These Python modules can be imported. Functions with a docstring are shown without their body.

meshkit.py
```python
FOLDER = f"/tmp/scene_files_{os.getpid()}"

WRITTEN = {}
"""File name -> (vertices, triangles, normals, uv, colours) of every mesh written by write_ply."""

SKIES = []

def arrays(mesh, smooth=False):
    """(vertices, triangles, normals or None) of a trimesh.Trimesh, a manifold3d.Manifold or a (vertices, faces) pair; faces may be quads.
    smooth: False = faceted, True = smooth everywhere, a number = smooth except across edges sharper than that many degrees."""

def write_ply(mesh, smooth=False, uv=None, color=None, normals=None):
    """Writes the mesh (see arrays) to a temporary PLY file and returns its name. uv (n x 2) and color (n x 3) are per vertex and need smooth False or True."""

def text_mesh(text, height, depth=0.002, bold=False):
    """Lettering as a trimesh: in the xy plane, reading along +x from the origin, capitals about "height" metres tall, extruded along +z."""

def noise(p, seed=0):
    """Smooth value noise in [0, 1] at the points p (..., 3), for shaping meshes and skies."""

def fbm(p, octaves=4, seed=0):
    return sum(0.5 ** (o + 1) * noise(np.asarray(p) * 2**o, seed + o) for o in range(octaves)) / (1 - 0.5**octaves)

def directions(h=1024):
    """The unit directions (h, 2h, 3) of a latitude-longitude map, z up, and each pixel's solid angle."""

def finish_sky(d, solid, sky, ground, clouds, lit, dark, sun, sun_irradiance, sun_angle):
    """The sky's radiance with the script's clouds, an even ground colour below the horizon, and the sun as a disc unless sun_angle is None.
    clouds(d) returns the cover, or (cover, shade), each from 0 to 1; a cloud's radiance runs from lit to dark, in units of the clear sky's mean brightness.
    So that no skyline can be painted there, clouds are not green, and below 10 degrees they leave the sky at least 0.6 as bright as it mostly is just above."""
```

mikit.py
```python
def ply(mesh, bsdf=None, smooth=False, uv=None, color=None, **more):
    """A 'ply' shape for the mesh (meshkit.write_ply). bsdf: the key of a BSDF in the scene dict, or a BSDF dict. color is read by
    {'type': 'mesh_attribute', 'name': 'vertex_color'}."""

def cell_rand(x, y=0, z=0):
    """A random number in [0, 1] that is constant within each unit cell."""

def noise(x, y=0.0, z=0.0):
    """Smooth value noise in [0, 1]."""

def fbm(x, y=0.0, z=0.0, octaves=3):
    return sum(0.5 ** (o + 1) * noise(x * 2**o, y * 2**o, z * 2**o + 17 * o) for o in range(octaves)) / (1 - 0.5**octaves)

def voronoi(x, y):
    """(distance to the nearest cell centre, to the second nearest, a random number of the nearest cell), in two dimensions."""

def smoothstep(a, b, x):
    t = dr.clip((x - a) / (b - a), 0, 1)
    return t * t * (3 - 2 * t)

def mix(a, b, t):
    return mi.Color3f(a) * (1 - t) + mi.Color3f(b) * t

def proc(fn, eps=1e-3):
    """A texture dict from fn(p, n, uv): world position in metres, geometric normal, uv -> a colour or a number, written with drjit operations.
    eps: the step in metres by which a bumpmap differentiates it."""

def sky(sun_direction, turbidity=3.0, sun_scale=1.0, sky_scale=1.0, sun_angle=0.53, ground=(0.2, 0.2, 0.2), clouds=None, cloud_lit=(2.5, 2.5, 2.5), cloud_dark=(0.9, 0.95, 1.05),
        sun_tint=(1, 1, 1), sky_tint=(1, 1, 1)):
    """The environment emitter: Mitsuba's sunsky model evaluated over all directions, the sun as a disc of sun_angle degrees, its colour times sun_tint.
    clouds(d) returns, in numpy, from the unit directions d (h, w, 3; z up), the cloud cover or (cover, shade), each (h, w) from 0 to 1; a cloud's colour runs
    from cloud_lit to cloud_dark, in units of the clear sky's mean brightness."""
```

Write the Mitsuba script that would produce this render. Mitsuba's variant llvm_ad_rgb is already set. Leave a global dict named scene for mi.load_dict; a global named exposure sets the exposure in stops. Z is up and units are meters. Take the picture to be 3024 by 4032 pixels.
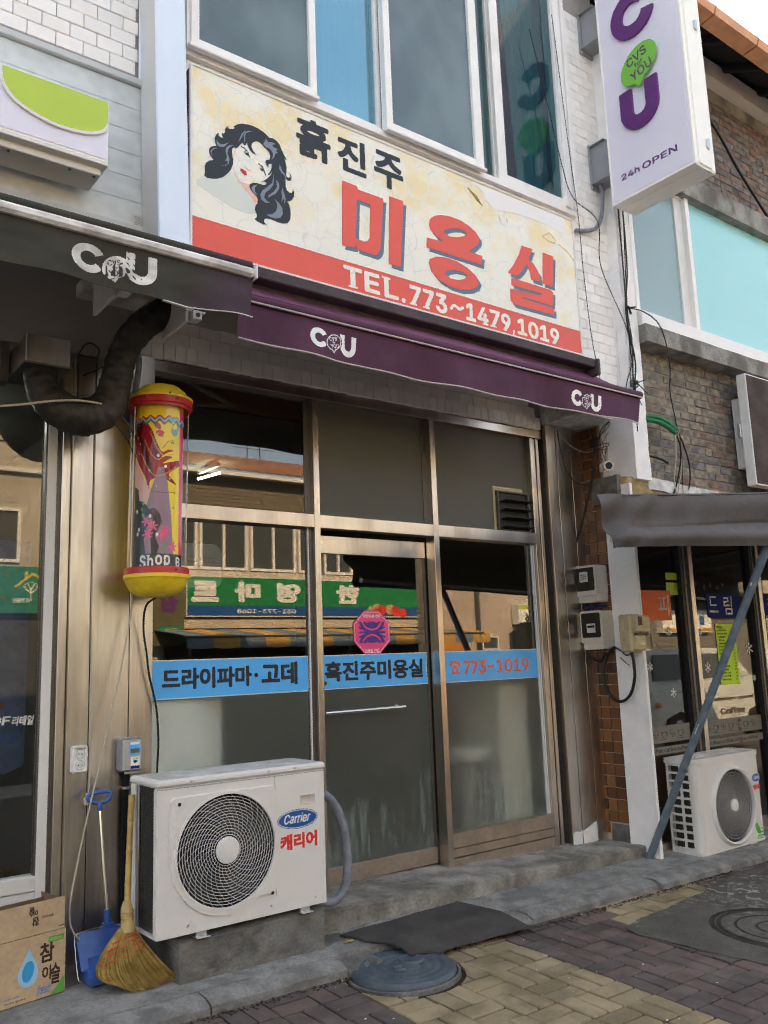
# A small-town Korean street front: a hair salon between a convenience store and a cafe.
# x runs along the shop fronts, y into the buildings, z up; metres. The pavement falls gently to the right.
import math, random, glob
import numpy as np, trimesh, drjit as dr, mitsuba as mi, mikit, meshkit
from mikit import noise, fbm, voronoi, cell_rand, smoothstep, mix
from shapely.geometry import Polygon, LineString, Point, box as sbox, MultiPolygon
from shapely import affinity
from shapely.ops import unary_union

random.seed(7)
rng = np.random.default_rng(7)
T = mi.ScalarTransform4f
scene, labels = {}, {}

# ---------------------------------------------------------------- camera, sky, exposure
EYE = np.array([0.0, 0.0, 1.43])
YAW, PITCH, ROLL, FPX = 0.652974, 0.168979, -0.036259, 3406.95
_f = np.array([math.sin(YAW) * math.cos(PITCH), math.cos(YAW) * math.cos(PITCH), math.sin(PITCH)])
_r = np.cross(_f, [0, 0, 1]); _r /= np.linalg.norm(_r); _u = np.cross(_r, _f)
_up = -math.sin(ROLL) * _r + math.cos(ROLL) * _u
scene['camera'] = {'type': 'perspective', 'fov': math.degrees(2 * math.atan(1512 / FPX)), 'fov_axis': 'x',
                   'near_clip': 0.05, 'far_clip': 3000.0,
                   'to_world': T().look_at(origin=EYE.tolist(), target=(EYE + _f).tolist(), up=_up.tolist())}
SUN = (-0.20, 1.0, 0.62)
def thin_cloud(d):   # high thin cloud, thicker towards the low sun
    s = np.asarray(SUN) / np.linalg.norm(SUN)
    f = meshkit.fbm(d * np.array([2.2, 2.2, 4.0]) + 3.0, 4)
    return np.clip(.30 + .55 * (f - .35) + .55 * np.clip(d @ s, 0, 1) ** 1.5, 0, .95), np.clip(.55 - .5 * f, 0, 1)
scene['sky'] = mikit.sky(SUN, clouds=thin_cloud, cloud_lit=(2.3, 2.25, 2.15), cloud_dark=(1.2, 1.22, 1.25), turbidity=3.5, sun_scale=0.85, sun_tint=(1.0, 0.87, 0.68), sky_tint=(1.06, 1.0, 0.92), ground=(0.25, 0.24, 0.23))
exposure = 3.62

# ---------------------------------------------------------------- materials
def M(name, rgb, rough=0.6, spec=0.4, **k):
    c = rgb if isinstance(rgb, dict) else {'type': 'rgb', 'value': list(rgb)}
    scene['mat_' + name] = {'type': 'twosided', 'bsdf': {'type': 'principled', 'base_color': c, 'roughness': rough, 'specular': spec, **k}}

def MB(name, rgb, rough, fn, scale, spec=0.4, eps=1e-3, **k):
    c = rgb if isinstance(rgb, dict) else {'type': 'rgb', 'value': list(rgb)}
    scene['mat_' + name] = {'type': 'twosided', 'bsdf': {'type': 'bumpmap', 'arbitrary': mikit.proc(fn, eps), 'scale': scale,
        'bsdf': {'type': 'principled', 'base_color': c, 'roughness': rough, 'specular': spec, **k}}}

def mottled(a, b, f=6.0, fine=60.0, c=None, fz=None, amp=.20, st=.5):
    fz = f if fz is None else fz
    def fn(p, n, uv):
        t = smoothstep(0.25, 0.75, fbm(p.x * f, p.y * f, p.z * fz, 4))
        col = mix(a, b, t)
        s = noise(p.x * fine, p.y * fine, p.z * fine)
        col = col * (1 - amp / 2 + amp * s)
        if c is not None:
            col = mix(col, c, smoothstep(0.62, 0.8, fbm(p.x * f * 0.7 + 9, p.y * f * 0.7, p.z * fz * 0.7, 3)) * st)
        return col
    return mikit.proc(fn)

grain = lambda p, n, uv: fbm(p.x * 55, p.y * 55, p.z * 55, 3)
coarse = lambda p, n, uv: fbm(p.x * 18, p.y * 18, p.z * 18, 4)
MB('concrete', mottled((.095, .092, .086), (.185, .18, .17), 9, 110, (.065, .063, .058), None, .42), .88, coarse, .022, .2)
MB('kerb', mottled((.155, .153, .147), (.27, .267, .26), 11, 110, (.10, .098, .092), None, .40), .88, coarse, .018, .2)
MB('cement_old', mottled((.14, .132, .12), (.33, .318, .295), 7, 80, (.07, .063, .052), 4.0, .42), .85, coarse, .014, .2)
MB('plaster_white', mottled((.84, .83, .83), (.89, .88, .88), 7, 40, (.74, .73, .73), None, .06), .7, coarse, .012, .3)
MB('broken_render', mottled((.34, .24, .12), (.50, .40, .24), 14, 70), .95, coarse, .03, .1)
def patch_col(p, n, uv):
    c = mix((.070, .064, .057), (.125, .116, .104), fbm(p.x * 9, p.y * 9, 0, 4))
    worn = smoothstep(.58, .76, fbm(p.x * 38, p.y * 38, 0, 3)) * smoothstep(.35, .70, fbm(p.x * 3 + 4, p.y * 3, 0, 2))
    return mix(c, (.30, .295, .275), worn) * (.85 + .3 * noise(p.x * 150, p.y * 150, 0))
MB('asphalt', mikit.proc(patch_col), .92, grain, .014, .2)
MB('road', (.07, .07, .068), .9, grain, .006, .2)
M('sand', (.042, .038, .032), .95, .1)
for i, c in enumerate(((.106, .086, .082), (.118, .094, .088), (.096, .080, .077), (.126, .094, .087))):
    MB(f'paver_purple{i}', mottled(tuple(x * .8 for x in c), tuple(x * 1.22 for x in c), 9, 170), .9, grain, .004, .2)
for i, c in enumerate(((.258, .207, .130), (.286, .230, .145), (.232, .186, .118))):
    MB(f'paver_yellow{i}', mottled(tuple(x * .78 for x in c), tuple(x * 1.2 for x in c), 9, 170), .9, grain, .004, .2)
M('tile_white0', (.85, .82, .80), .35, .5)
M('tile_white1', (.81, .78, .76), .4, .5)
M('tile_white2', (.88, .85, .83), .35, .5)
M('grout', (.33, .31, .29), .9, .2)
for i, c in enumerate(((.150, .062, .024), (.105, .042, .020), (.058, .026, .016), (.200, .088, .028))):
    M(f'tile_brown{i}', c, .35, .4)
M('grout_brown', (.40, .35, .30), .9, .2)
for i, c in enumerate(((.245, .212, .172), (.225, .193, .158), (.205, .178, .152), (.215, .150, .122), (.165, .148, .140), (.265, .225, .178), (.188, .170, .168))):
    MB(f'brick{i}', mottled(tuple(x * .62 for x in c), tuple(x * 1.25 for x in c), 22, 90, tuple(x * .4 for x in c)), .85, grain, .006, .25)
M('mortar', (.235, .205, .165), .95, .1)
M('mortar_dark', (.17, .145, .13), .95, .1)

def steel_rough(p, n, uv):
    return 0.21 + 0.13 * fbm(p.x * 3, p.y * 3, p.z * 1.2, 3) + 0.05 * noise(p.x * 60, p.y * 60, p.z * 4)
def steel_col(p, n, uv):
    t = fbm(p.x * 9, p.y * 9, p.z * 2.2, 4)
    c = mix((.66, .61, .545), (.49, .445, .39), smoothstep(.35, .75, t))
    return c * (0.92 + 0.16 * noise(p.x * 120, p.y * 120, p.z * 5))
scene['mat_steel'] = {'type': 'twosided', 'bsdf': {'type': 'principled', 'base_color': mikit.proc(steel_col), 'metallic': 1.0, 'roughness': mikit.proc(steel_rough)}}
M('steel_dull', mottled((.40, .345, .29), (.50, .44, .38), 8, 60), .45, .5, metallic=.85)
M('steel_dark', (.13, .125, .12), .4, .5, metallic=.6)
M('steel_plain', (.62, .60, .57), .3, .5, metallic=1.0)
M('chrome', (.75, .75, .76), .12, .5, metallic=1.0)
M('zinc', (.55, .56, .58), .35, .5, metallic=.9)
M('alu_frame', (.70, .69, .675), .45, .5)
M('frame_white', mottled((.80, .78, .76), (.85, .83, .82), 5, 40, (.68, .64, .60), None, .06, .4), .4, .5)
M('white_paint', (.80, .80, .79), .4, .5)
M('white_plastic', (.78, .77, .75), .35, .5)
M('ac_white', (.70, .685, .66), .38, .5)
M('ac_dusty', mottled((.40, .39, .37), (.58, .57, .55), 8, 60), .6, .4)
M('ac_grille', (.70, .69, .67), .4, .5)
M('black', (.012, .012, .013), .5, .4)
M('black_soft', (.016, .016, .017), .85, .1)
M('rubber', (.03, .03, .032), .55, .4)
M('dark_metal', (.05, .048, .045), .5, .5)
M('grey_plastic', (.25, .26, .28), .4, .5)
M('grey_hose', mottled((.16, .17, .21), (.24, .25, .30), 25, 90), .55, .4)
M('beige_plastic', (.56, .53, .47), .4, .5)
M('beige_old', mottled((.42, .36, .21), (.55, .48, .30), 12, 60), .45, .5)
M('louvre_slat', (.022, .028, .027), .35, .2)
M('louvre_frame', (.10, .095, .085), .5, .3)
M('film_strip', (.20, .19, .165), .6, .2)
M('brown_letter', (.16, .09, .055), .6, .2)
M('smoke_window', (.012, .013, .012), .15, .15)
M('paper_grey', (.55, .55, .53), .7, .2)
M('red', (.66, .045, .035), .4, .4)
M('hair_red', (.36, .008, .014), .5, .2)
M('hair_deep', (.09, .005, .010), .5, .2)
M('drum_yellow', (.90, .68, .02), .4, .4)
M('shaded_garage_grey', (.17, .165, .155), .8, .2)  # grey darkened to stand in for the shade over the garage
M('blue_plastic', mottled((.035, .10, .36), (.05, .13, .43), 7, 60), .35, .5)
M('yellow_plastic', mottled((.80, .56, .015), (.86, .64, .03), 9, 40, (.60, .42, .02)), .35, .5)
M('red_plastic', (.52, .025, .025), .35, .5)
M('purple_letter', (.115, .022, .165), .35, .5)
M('green_letter', (.19, .52, .06), .35, .5)
M('lavender_face', (.74, .715, .83), .3, .5)
M('sign_frame', (.86, .84, .79), .45, .4)
M('reflection_lilac', (.30, .20, .30), .5, .2)
M('lime', (.46, .60, .055), .35, .5)
M('sky_tinted_panel', (.70, .79, .93), .22, .5)  # white panel; the blue of the reflected sky is put into its colour
M('fascia', mottled((.47, .50, .515), (.58, .61, .62), 2.5, 25, (.40, .43, .44)), .4, .5)
M('fascia_trim', (.50, .51, .52), .4, .5)
M('board_red', (.74, .105, .075), .45, .4)
M('slate_blue', (.105, .18, .26), .5, .4)
M('ink', (.016, .020, .030), .5, .4)
M('hair_grey', (.20, .24, .30), .5, .4)
M('lips', (.60, .03, .04), .5, .4)
M('skin_pink', (.80, .50, .42), .5, .4)
M('dress', (.66, .69, .64), .5, .4)
M('peel_white', (.82, .80, .80), .6, .3)
M('rust', (.72, .50, .24), .9, .1)
M('band_blue', (.085, .44, .93), .3, .5)
M('number_red', (.86, .12, .045), .4, .4)
M('sticker_pink', (.80, .06, .24), .3, .5)
M('sticker_ink', (.06, .04, .28), .4, .4)
M('orange', (.72, .13, .025), .5, .4)
M('poster_blue', (.012, .024, .170), .6, .08)
M('menu_lime', (.55, .85, .04), .55, .3)
M('marker', (.015, .018, .015), .6, .3)
M('snow', (.75, .78, .78), .6, .3)
M('green_pipe', (.015, .16, .06), .4, .5)
M('orange_plug', (.65, .22, .03), .5, .4)
M('rope', (.50, .46, .36), .8, .2)
M('bamboo', mottled((.46, .29, .08), (.60, .42, .15), 16, 60), .45, .4)
M('straw', mottled((.30, .195, .05), (.47, .34, .115), 30, 160), .8, .2)
M('straw_tip', mottled((.17, .105, .028), (.30, .20, .06), 30, 160), .85, .2)
M('straw_neck', (.52, .39, .18), .7, .2)
M('cardboard', mottled((.46, .335, .21), (.53, .395, .255), 5, 70), .8, .2)
M('cardboard_shaded', (.20, .13, .085), .85, .2)  # darker copy of the cardboard, shade of the inner faces put into it
M('drop_blue', (.32, .55, .72), .6, .3)
M('drop_core', (.05, .33, .66), .6, .3)
M('print_blue', (.08, .20, .52), .6, .3)
M('print_green', (.10, .40, .06), .6, .3)
M('brown_print', (.05, .03, .025), .7, .2)
M('lid_blue', mottled((.055, .075, .095), (.085, .108, .132), 10, 60, (.12, .135, .145)), .5, .4)
M('iron', mottled((.035, .028, .026), (.055, .046, .042), 12, 80), .6, .4, metallic=.3)
M('iron_worn', mottled((.105, .088, .080), (.15, .13, .118), 12, 80), .5, .4, metallic=.3)
MB('mat_rubber', mottled((.050, .046, .045), (.085, .078, .075), 6, 120), .8,
   lambda p, n, uv: 0.5 + 0.5 * dr.sin(p.x * 420 + p.y * 120), .003, .3, 5e-4)
M('duct_tape', mottled((.020, .018, .016), (.040, .036, .031), 14, 60, (.060, .052, .043)), .5, .4)
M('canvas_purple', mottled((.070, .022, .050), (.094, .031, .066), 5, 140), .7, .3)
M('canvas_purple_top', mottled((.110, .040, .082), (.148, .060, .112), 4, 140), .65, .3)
def dirty(p, n, uv):
    t = smoothstep(1.46, 1.72, p.x + 0.25 * fbm(p.x * 5, p.y * 5, p.z * 9, 3))
    c = mix((.042, .040, .030), (.056, .034, .048), t)
    return c * (0.65 + 0.7 * fbm(p.x * 10, p.y * 10, p.z * 16, 4))
M('canvas_dirty', mikit.proc(dirty), .8, .3)
M('canvas_edge', (.50, .48, .47), .7, .2)
M('white_dirty', mottled((.44, .43, .41), (.78, .77, .76), 14, 50), .7, .3)
M('cassette', mottled((.055, .042, .048), (.085, .065, .072), 6, 40), .7, .3)
MB('canvas_grey', mottled((.100, .092, .092), (.128, .118, .118), 4, 120), .8, grain, .002, .3)
M('pole_blue', mottled((.105, .145, .19), (.17, .205, .24), 14, 60), .5, .5)
M('gutter', mottled((.62, .26, .11), (.70, .34, .17), 3, 20), .4, .5)
M('gutter_seam', (.36, .14, .06), .5, .4)
M('eave_dark', (.035, .033, .034), .8, .2)
M('eave_board', (.30, .28, .25), .8, .2)
M('wood_dark', (.10, .055, .03), .7, .3)
M('wood_orange', (.55, .24, .06), .6, .3)
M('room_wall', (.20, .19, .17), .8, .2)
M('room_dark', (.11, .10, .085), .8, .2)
M('room_floor', (.16, .14, .12), .6, .3)
M('curtain_green', (.30, .46, .42), .8, .2)
M('curtain_pale', (.52, .60, .60), .8, .2)
M('poster_brown', mottled((.055, .038, .034), (.10, .072, .066), 5, 60), .6, .08)
M('bean', (.16, .05, .025), .5, .4)
M('bean_poster', mottled((.10, .15, .27), (.16, .22, .36), 6, 50), .5, .3)
M('print_bean', (.30, .11, .05), .5, .4)
M('terracotta', (.26, .125, .08), .8, .2)
M('stone_beige', mottled((.40, .36, .30), (.47, .425, .36), 2, 30), .7, .3)
M('wall_cream', mottled((.50, .445, .375), (.57, .51, .44), 2, 30), .7, .3)
M('wall_pink', mottled((.44, .35, .30), (.50, .42, .37), 1.5, 20, (.36, .30, .26)), .8, .2)
M('sign_green', (.015, .22, .07), .4, .4)
M('sign_blue', (.015, .085, .30), .4, .4)
M('sign_teal', (.02, .20, .13), .4, .4)
M('sign_olive', (.12, .11, .055), .5, .4)
M('stripe_ochre', (.50, .29, .09), .8, .2)
M('stripe_blue', (.14, .19, .25), .8, .2)
M('logo_yellow', (.62, .50, .05), .5, .4)
M('car_paint', (.50, .53, .52), .25, .5, clearcoat=.8)
M('tyre', (.02, .02, .02), .8, .3)
M('lens_orange', (.70, .20, .03), .3, .5)
M('glass_dark', (.060, .068, .066), .30, .5)
def win_grey(p, n, uv):
    return mix((.085, .125, .145), (.145, .195, .215), smoothstep(.25, .75, fbm(p.x * 3.2, 0, p.z * 2.0, 3))) * (.93 + .14 * noise(p.x * 260, 0, p.z * 260))
M('win_grey', mikit.proc(win_grey), .16, .6)
M('win_blue', (.075, .29, .40), .15, .5)
M('win_teal', (.045, .125, .135), .12, .5)
M('win_cyan', (.34, .66, .68), .18, .5)
M('win_greycyan', (.27, .38, .40), .2, .5)
M('wood_ball', (.55, .40, .22), .5, .4)
# shop glass with a slight mirror coating
def coated(tint=(1, 1, 1), refl=.21, w=.45, rt=(.97, 1, .98)):
    return {'type': 'blendbsdf', 'weight': w, 'bsdf_a': {'type': 'thindielectric', 'int_ior': 1.5, 'specular_transmittance': {'type': 'rgb', 'value': list(tint)}},
            'bsdf_b': {'type': 'twosided', 'bsdf': {'type': 'conductor', 'material': 'none', 'specular_reflectance': {'type': 'rgb', 'value': [refl * q for q in rt]}}}}
scene['mat_glass'] = coated()
scene['mat_glass_teal'] = coated((.24, .62, .68), .08, .35, (.6, 1, 1))
scene['mat_glass_blue'] = coated((.22, .60, .80), .62, .55, (.45, .85, 1))
scene['mat_acrylic'] = {'type': 'thindielectric', 'int_ior': 1.28}
def frost_col(p, n, uv):
    streak = fbm(p.x * 26, 0.0, p.z * 2.2, 3) * smoothstep(1.05, 0.35, p.z + 0.35 * fbm(p.x * 4, 0, p.z * 1.5, 3))
    return mix((.80, .83, .80), (.90, .95, .95), smoothstep(.25, .6, streak))
def frost_dirt(p, n, uv):
    low = smoothstep(1.10, 0.55, p.z + 0.45 * fbm(p.x * 3, 0, p.z * 3, 3)) * smoothstep(0.15, 0.45, p.z + .1 * fbm(p.x * 9, 0, p.z, 2))
    streak = smoothstep(.30, .80, fbm(p.x * 46, 0.0, p.z * 4.0, 4)) * smoothstep(.35, .65, fbm(p.x * 4.5 + 2, 0.0, p.z * 4.5, 3))
    return 0.15 + 0.40 * low * streak
scene['mat_frost'] = {'type': 'blendbsdf', 'weight': mikit.proc(frost_dirt),
    'a': {'type': 'principledthin', 'base_color': {'type': 'rgb', 'value': [.86, .90, .87]}, 'roughness': .34, 'spec_trans': 1.0, 'eta': 1.5},
    'b': {'type': 'twosided', 'bsdf': {'type': 'diffuse', 'reflectance': {'type': 'rgb', 'value': [.33, .40, .375]}}}}
scene['mat_frost_up'] = {'type': 'blendbsdf', 'weight': {'type': 'uniform', 'value': .42} if False else mikit.proc(lambda p, n, uv: 0.42 + 0.16 * fbm(p.x * 2.5, 0, p.z * 2.5, 3)),
    'a': {'type': 'principledthin', 'base_color': {'type': 'rgb', 'value': [.80, .84, .80]}, 'roughness': .42, 'spec_trans': 1.0, 'eta': 1.5},
    'b': {'type': 'twosided', 'bsdf': {'type': 'diffuse', 'reflectance': {'type': 'rgb', 'value': [.21, .215, .185]}}}}

# cream film of the salon's board: yellowed above, crazed with fine grey cracks
def board_col(p, n, uv):
    wx, wz = p.x + 0.10 * (fbm(p.x * 7, 0, p.z * 7, 3) - .5), p.z + 0.10 * (fbm(p.x * 7 + 31, 0, p.z * 7, 3) - .5)
    patch = fbm(p.x * 5.5 + 3, 0, p.z * 5.5, 4)
    up = smoothstep(3.55, 4.35, p.z)
    c = mix((.84, .82, .73), (.83, .71, .44), smoothstep(.60 - .26 * up, 1.0 - .30 * up, patch + .06))
    a1, b1, _ = voronoi(wx * 6.5, wz * 6.5)
    a2, b2, _ = voronoi(wx * 17, wz * 17)
    big = smoothstep(.030, .0, b1 - a1)
    fine = smoothstep(.09, .0, b2 - a2) * smoothstep(.42, .62, fbm(p.x * 2.5 + 7, 0, p.z * 2.5, 2))
    c = mix(c, (.83, .81, .76), smoothstep(.20, .02, b1 - a1) * .6)
    c = mix(c, (.50, .48, .46), big * .42 + fine * .34)
    return c
M('board_cream', mikit.proc(board_col), .45, .4)

# ---------------------------------------------------------------- helpers
def numbered(name):
    taken = lambda k: k in scene or k in labels or any(x.startswith(k + '__') for x in scene)
    if name not in _names:
        _names[name] = 0
        return name
    _names[name] += 1
    return f'{name}_{_names[name]:03d}'
_names = {}

def thing(name, label, cat, group=None, kind=None):
    k = numbered(name)
    labels[k] = {'label': label, 'category': cat}
    if group: labels[k]['group'] = group
    if kind: labels[k]['kind'] = kind
    return k

def part(parent, name, mesh, mat, smooth=False, label=None, kind=None, **kw):
    k = numbered(parent + '__' + name)
    if isinstance(mesh, list):
        mesh = trimesh.util.concatenate([m for m in mesh if m is not None])
    scene[k] = mikit.ply(mesh, 'mat_' + mat, smooth, **kw)
    if label or kind:
        labels[k] = {}
        if label: labels[k]['label'] = label
        if kind: labels[k]['kind'] = kind
    return k

def solo(name, mesh, mat, label, cat, group=None, smooth=False, kind=None):
    k = thing(name, label, cat, group, kind)
    if isinstance(mesh, list):
        mesh = trimesh.util.concatenate([m for m in mesh if m is not None])
    scene[k] = mikit.ply(mesh, 'mat_' + mat, smooth)
    return k

def struct(name, mesh, mat, smooth=False, label=None, kind='structure'):
    k = numbered(name)
    if isinstance(mesh, list):
        mesh = trimesh.util.concatenate(mesh)
    scene[k] = mikit.ply(mesh, 'mat_' + mat, smooth)
    labels[k] = {'kind': kind}
    if label: labels[k].update(label=label, category=name.replace('_', ' '))
    return k

TM = lambda v, f: trimesh.Trimesh(np.asarray(v, float), np.asarray(f, int), process=False)

def bx(x0, x1, y0, y1, z0, z1):
    m = trimesh.creation.box((x1 - x0, y1 - y0, z1 - z0))
    m.apply_translation(((x0 + x1) / 2, (y0 + y1) / 2, (z0 + z1) / 2))
    return m

def _cb_template():
    v = []
    for s in ((-1, -1, -1), (-1, -1, 1), (-1, 1, -1), (-1, 1, 1), (1, -1, -1), (1, -1, 1), (1, 1, -1), (1, 1, 1)):
        for ax in range(3):
            v.append((s, ax))
    pts = np.array([[s[i] * (1 if i == ax else .8) for i in range(3)] for s, ax in v])
    h = trimesh.Trimesh(pts, trimesh.convex.convex_hull(pts).faces, process=False) if False else trimesh.convex.convex_hull(pts)
    order = [int(np.argmin(((pts - p) ** 2).sum(1))) for p in h.vertices]
    return np.array([s for s, _ in v], float), np.array([a for _, a in v]), np.array(order)[h.faces]
_CS, _CA, _CF = _cb_template()

def cb(x0, x1, y0, y1, z0, z1, c=0.004):
    """A box with chamfered edges."""
    h = np.array([x1 - x0, y1 - y0, z1 - z0]) / 2
    v = _CS * (h - min(c, h.min() * .9))
    i = np.arange(24)
    v[i, _CA] = _CS[i, _CA] * h[_CA]
    return TM(v + np.array([x0 + x1, y0 + y1, z0 + z1]) / 2, _CF)

def xf(m, origin, u, v, n=None):
    """Local (a, b, c) -> origin + a u + b v + c n."""
    u, v = np.asarray(u, float), np.asarray(v, float)
    n = np.cross(u, v) if n is None else np.asarray(n, float)
    m = m.copy()
    m.vertices = np.asarray(origin) + m.vertices[:, :1] * u + m.vertices[:, 1:2] * v + m.vertices[:, 2:3] * n
    if np.linalg.det(np.stack([u, v, n])) < 0:
        m.invert()
    return m

def ext(poly, t):
    gs = [g for g in getattr(poly, 'geoms', [poly]) if isinstance(g, Polygon) and g.area > 1e-9]
    return trimesh.util.concatenate([trimesh.creation.extrude_polygon(g, t, engine='earcut') for g in gs])

XU, ZU, YU = (1, 0, 0), (0, 0, 1), (0, 1, 0)
def front(poly, y, t=0.002):
    """A flat shape in (x, z) standing on the plane y and t thick towards the street."""
    return xf(ext(poly, t), (0, y, 0), XU, ZU)
def side(poly, x, t=0.002):
    """A flat shape in (-y, z) standing on the plane x, t thick towards -x."""
    return xf(ext(poly, t), (x, 0, 0), (0, -1, 0), ZU)
def opp(poly, y, t=0.004):
    """A flat shape in (-x, z) facing +y (the far side of the street)."""
    return xf(ext(poly, t), (0, y, 0), (-1, 0, 0), ZU)

def spline(pts, n=8):
    p = np.asarray(pts, float)
    if len(p) < 3: return p
    q = np.vstack([2 * p[0] - p[1], p, 2 * p[-1] - p[-2]])
    out = []
    for i in range(len(p) - 1):
        a, b, c, d = q[i:i + 4]
        for t in np.arange(n) / n:
            out.append(.5 * (2 * b + (c - a) * t + (2 * a - 5 * b + 4 * c - d) * t * t + (3 * b - a - 3 * c + d) * t ** 3))
    return np.array(out + [p[-1]])

def tube(pts, r, sides=8, n=8, caps=True):
    r0 = np.broadcast_to(np.asarray(r, float), (len(pts),))
    p = spline(pts, n)
    rr = np.interp(np.linspace(0, 1, len(p)), np.linspace(0, 1, len(pts)), r0)
    t = np.gradient(p, axis=0); t /= np.linalg.norm(t, axis=1, keepdims=True) + 1e-12
    a = np.zeros_like(p); ref = np.array([0, 0, 1.0]) if abs(t[0, 2]) < .9 else np.array([1.0, 0, 0])
    for i in range(len(p)):
        ref = ref - t[i] * (ref @ t[i]); ref /= np.linalg.norm(ref); a[i] = ref
    b = np.cross(t, a)
    ang = np.arange(sides) * 2 * np.pi / sides
    v = (p[:, None] + rr[:, None, None] * (np.cos(ang)[None, :, None] * a[:, None] + np.sin(ang)[None, :, None] * b[:, None])).reshape(-1, 3)
    i, j = np.meshgrid(np.arange(len(p) - 1), np.arange(sides), indexing='ij')
    q = np.stack([i * sides + j, i * sides + (j + 1) % sides, (i + 1) * sides + (j + 1) % sides, (i + 1) * sides + j], -1).reshape(-1, 4)
    f = np.vstack([q[:, [0, 1, 2]], q[:, [0, 2, 3]]])
    if caps:
        e = len(v); v = np.vstack([v, p[0], p[-1]]); k = np.arange(sides); k2 = (k + 1) % sides; o = (len(p) - 1) * sides
        f = np.vstack([f, np.stack([k2, k, k * 0 + e], 1), np.stack([o + k, o + k2, k * 0 + e + 1], 1)])
    return TM(v, f)

def straight(a, b, r, sides=10): return tube([a, b], r, sides)

def lathe(profile, at, seg=40, axis='z'):
    m = trimesh.creation.revolve(np.asarray(profile, float), sections=seg)
    if axis == 'y':      # profile height runs towards -y
        m.vertices = np.stack([m.vertices[:, 0], -m.vertices[:, 2], m.vertices[:, 1]], 1)
    m.apply_translation(at)
    return m

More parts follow.
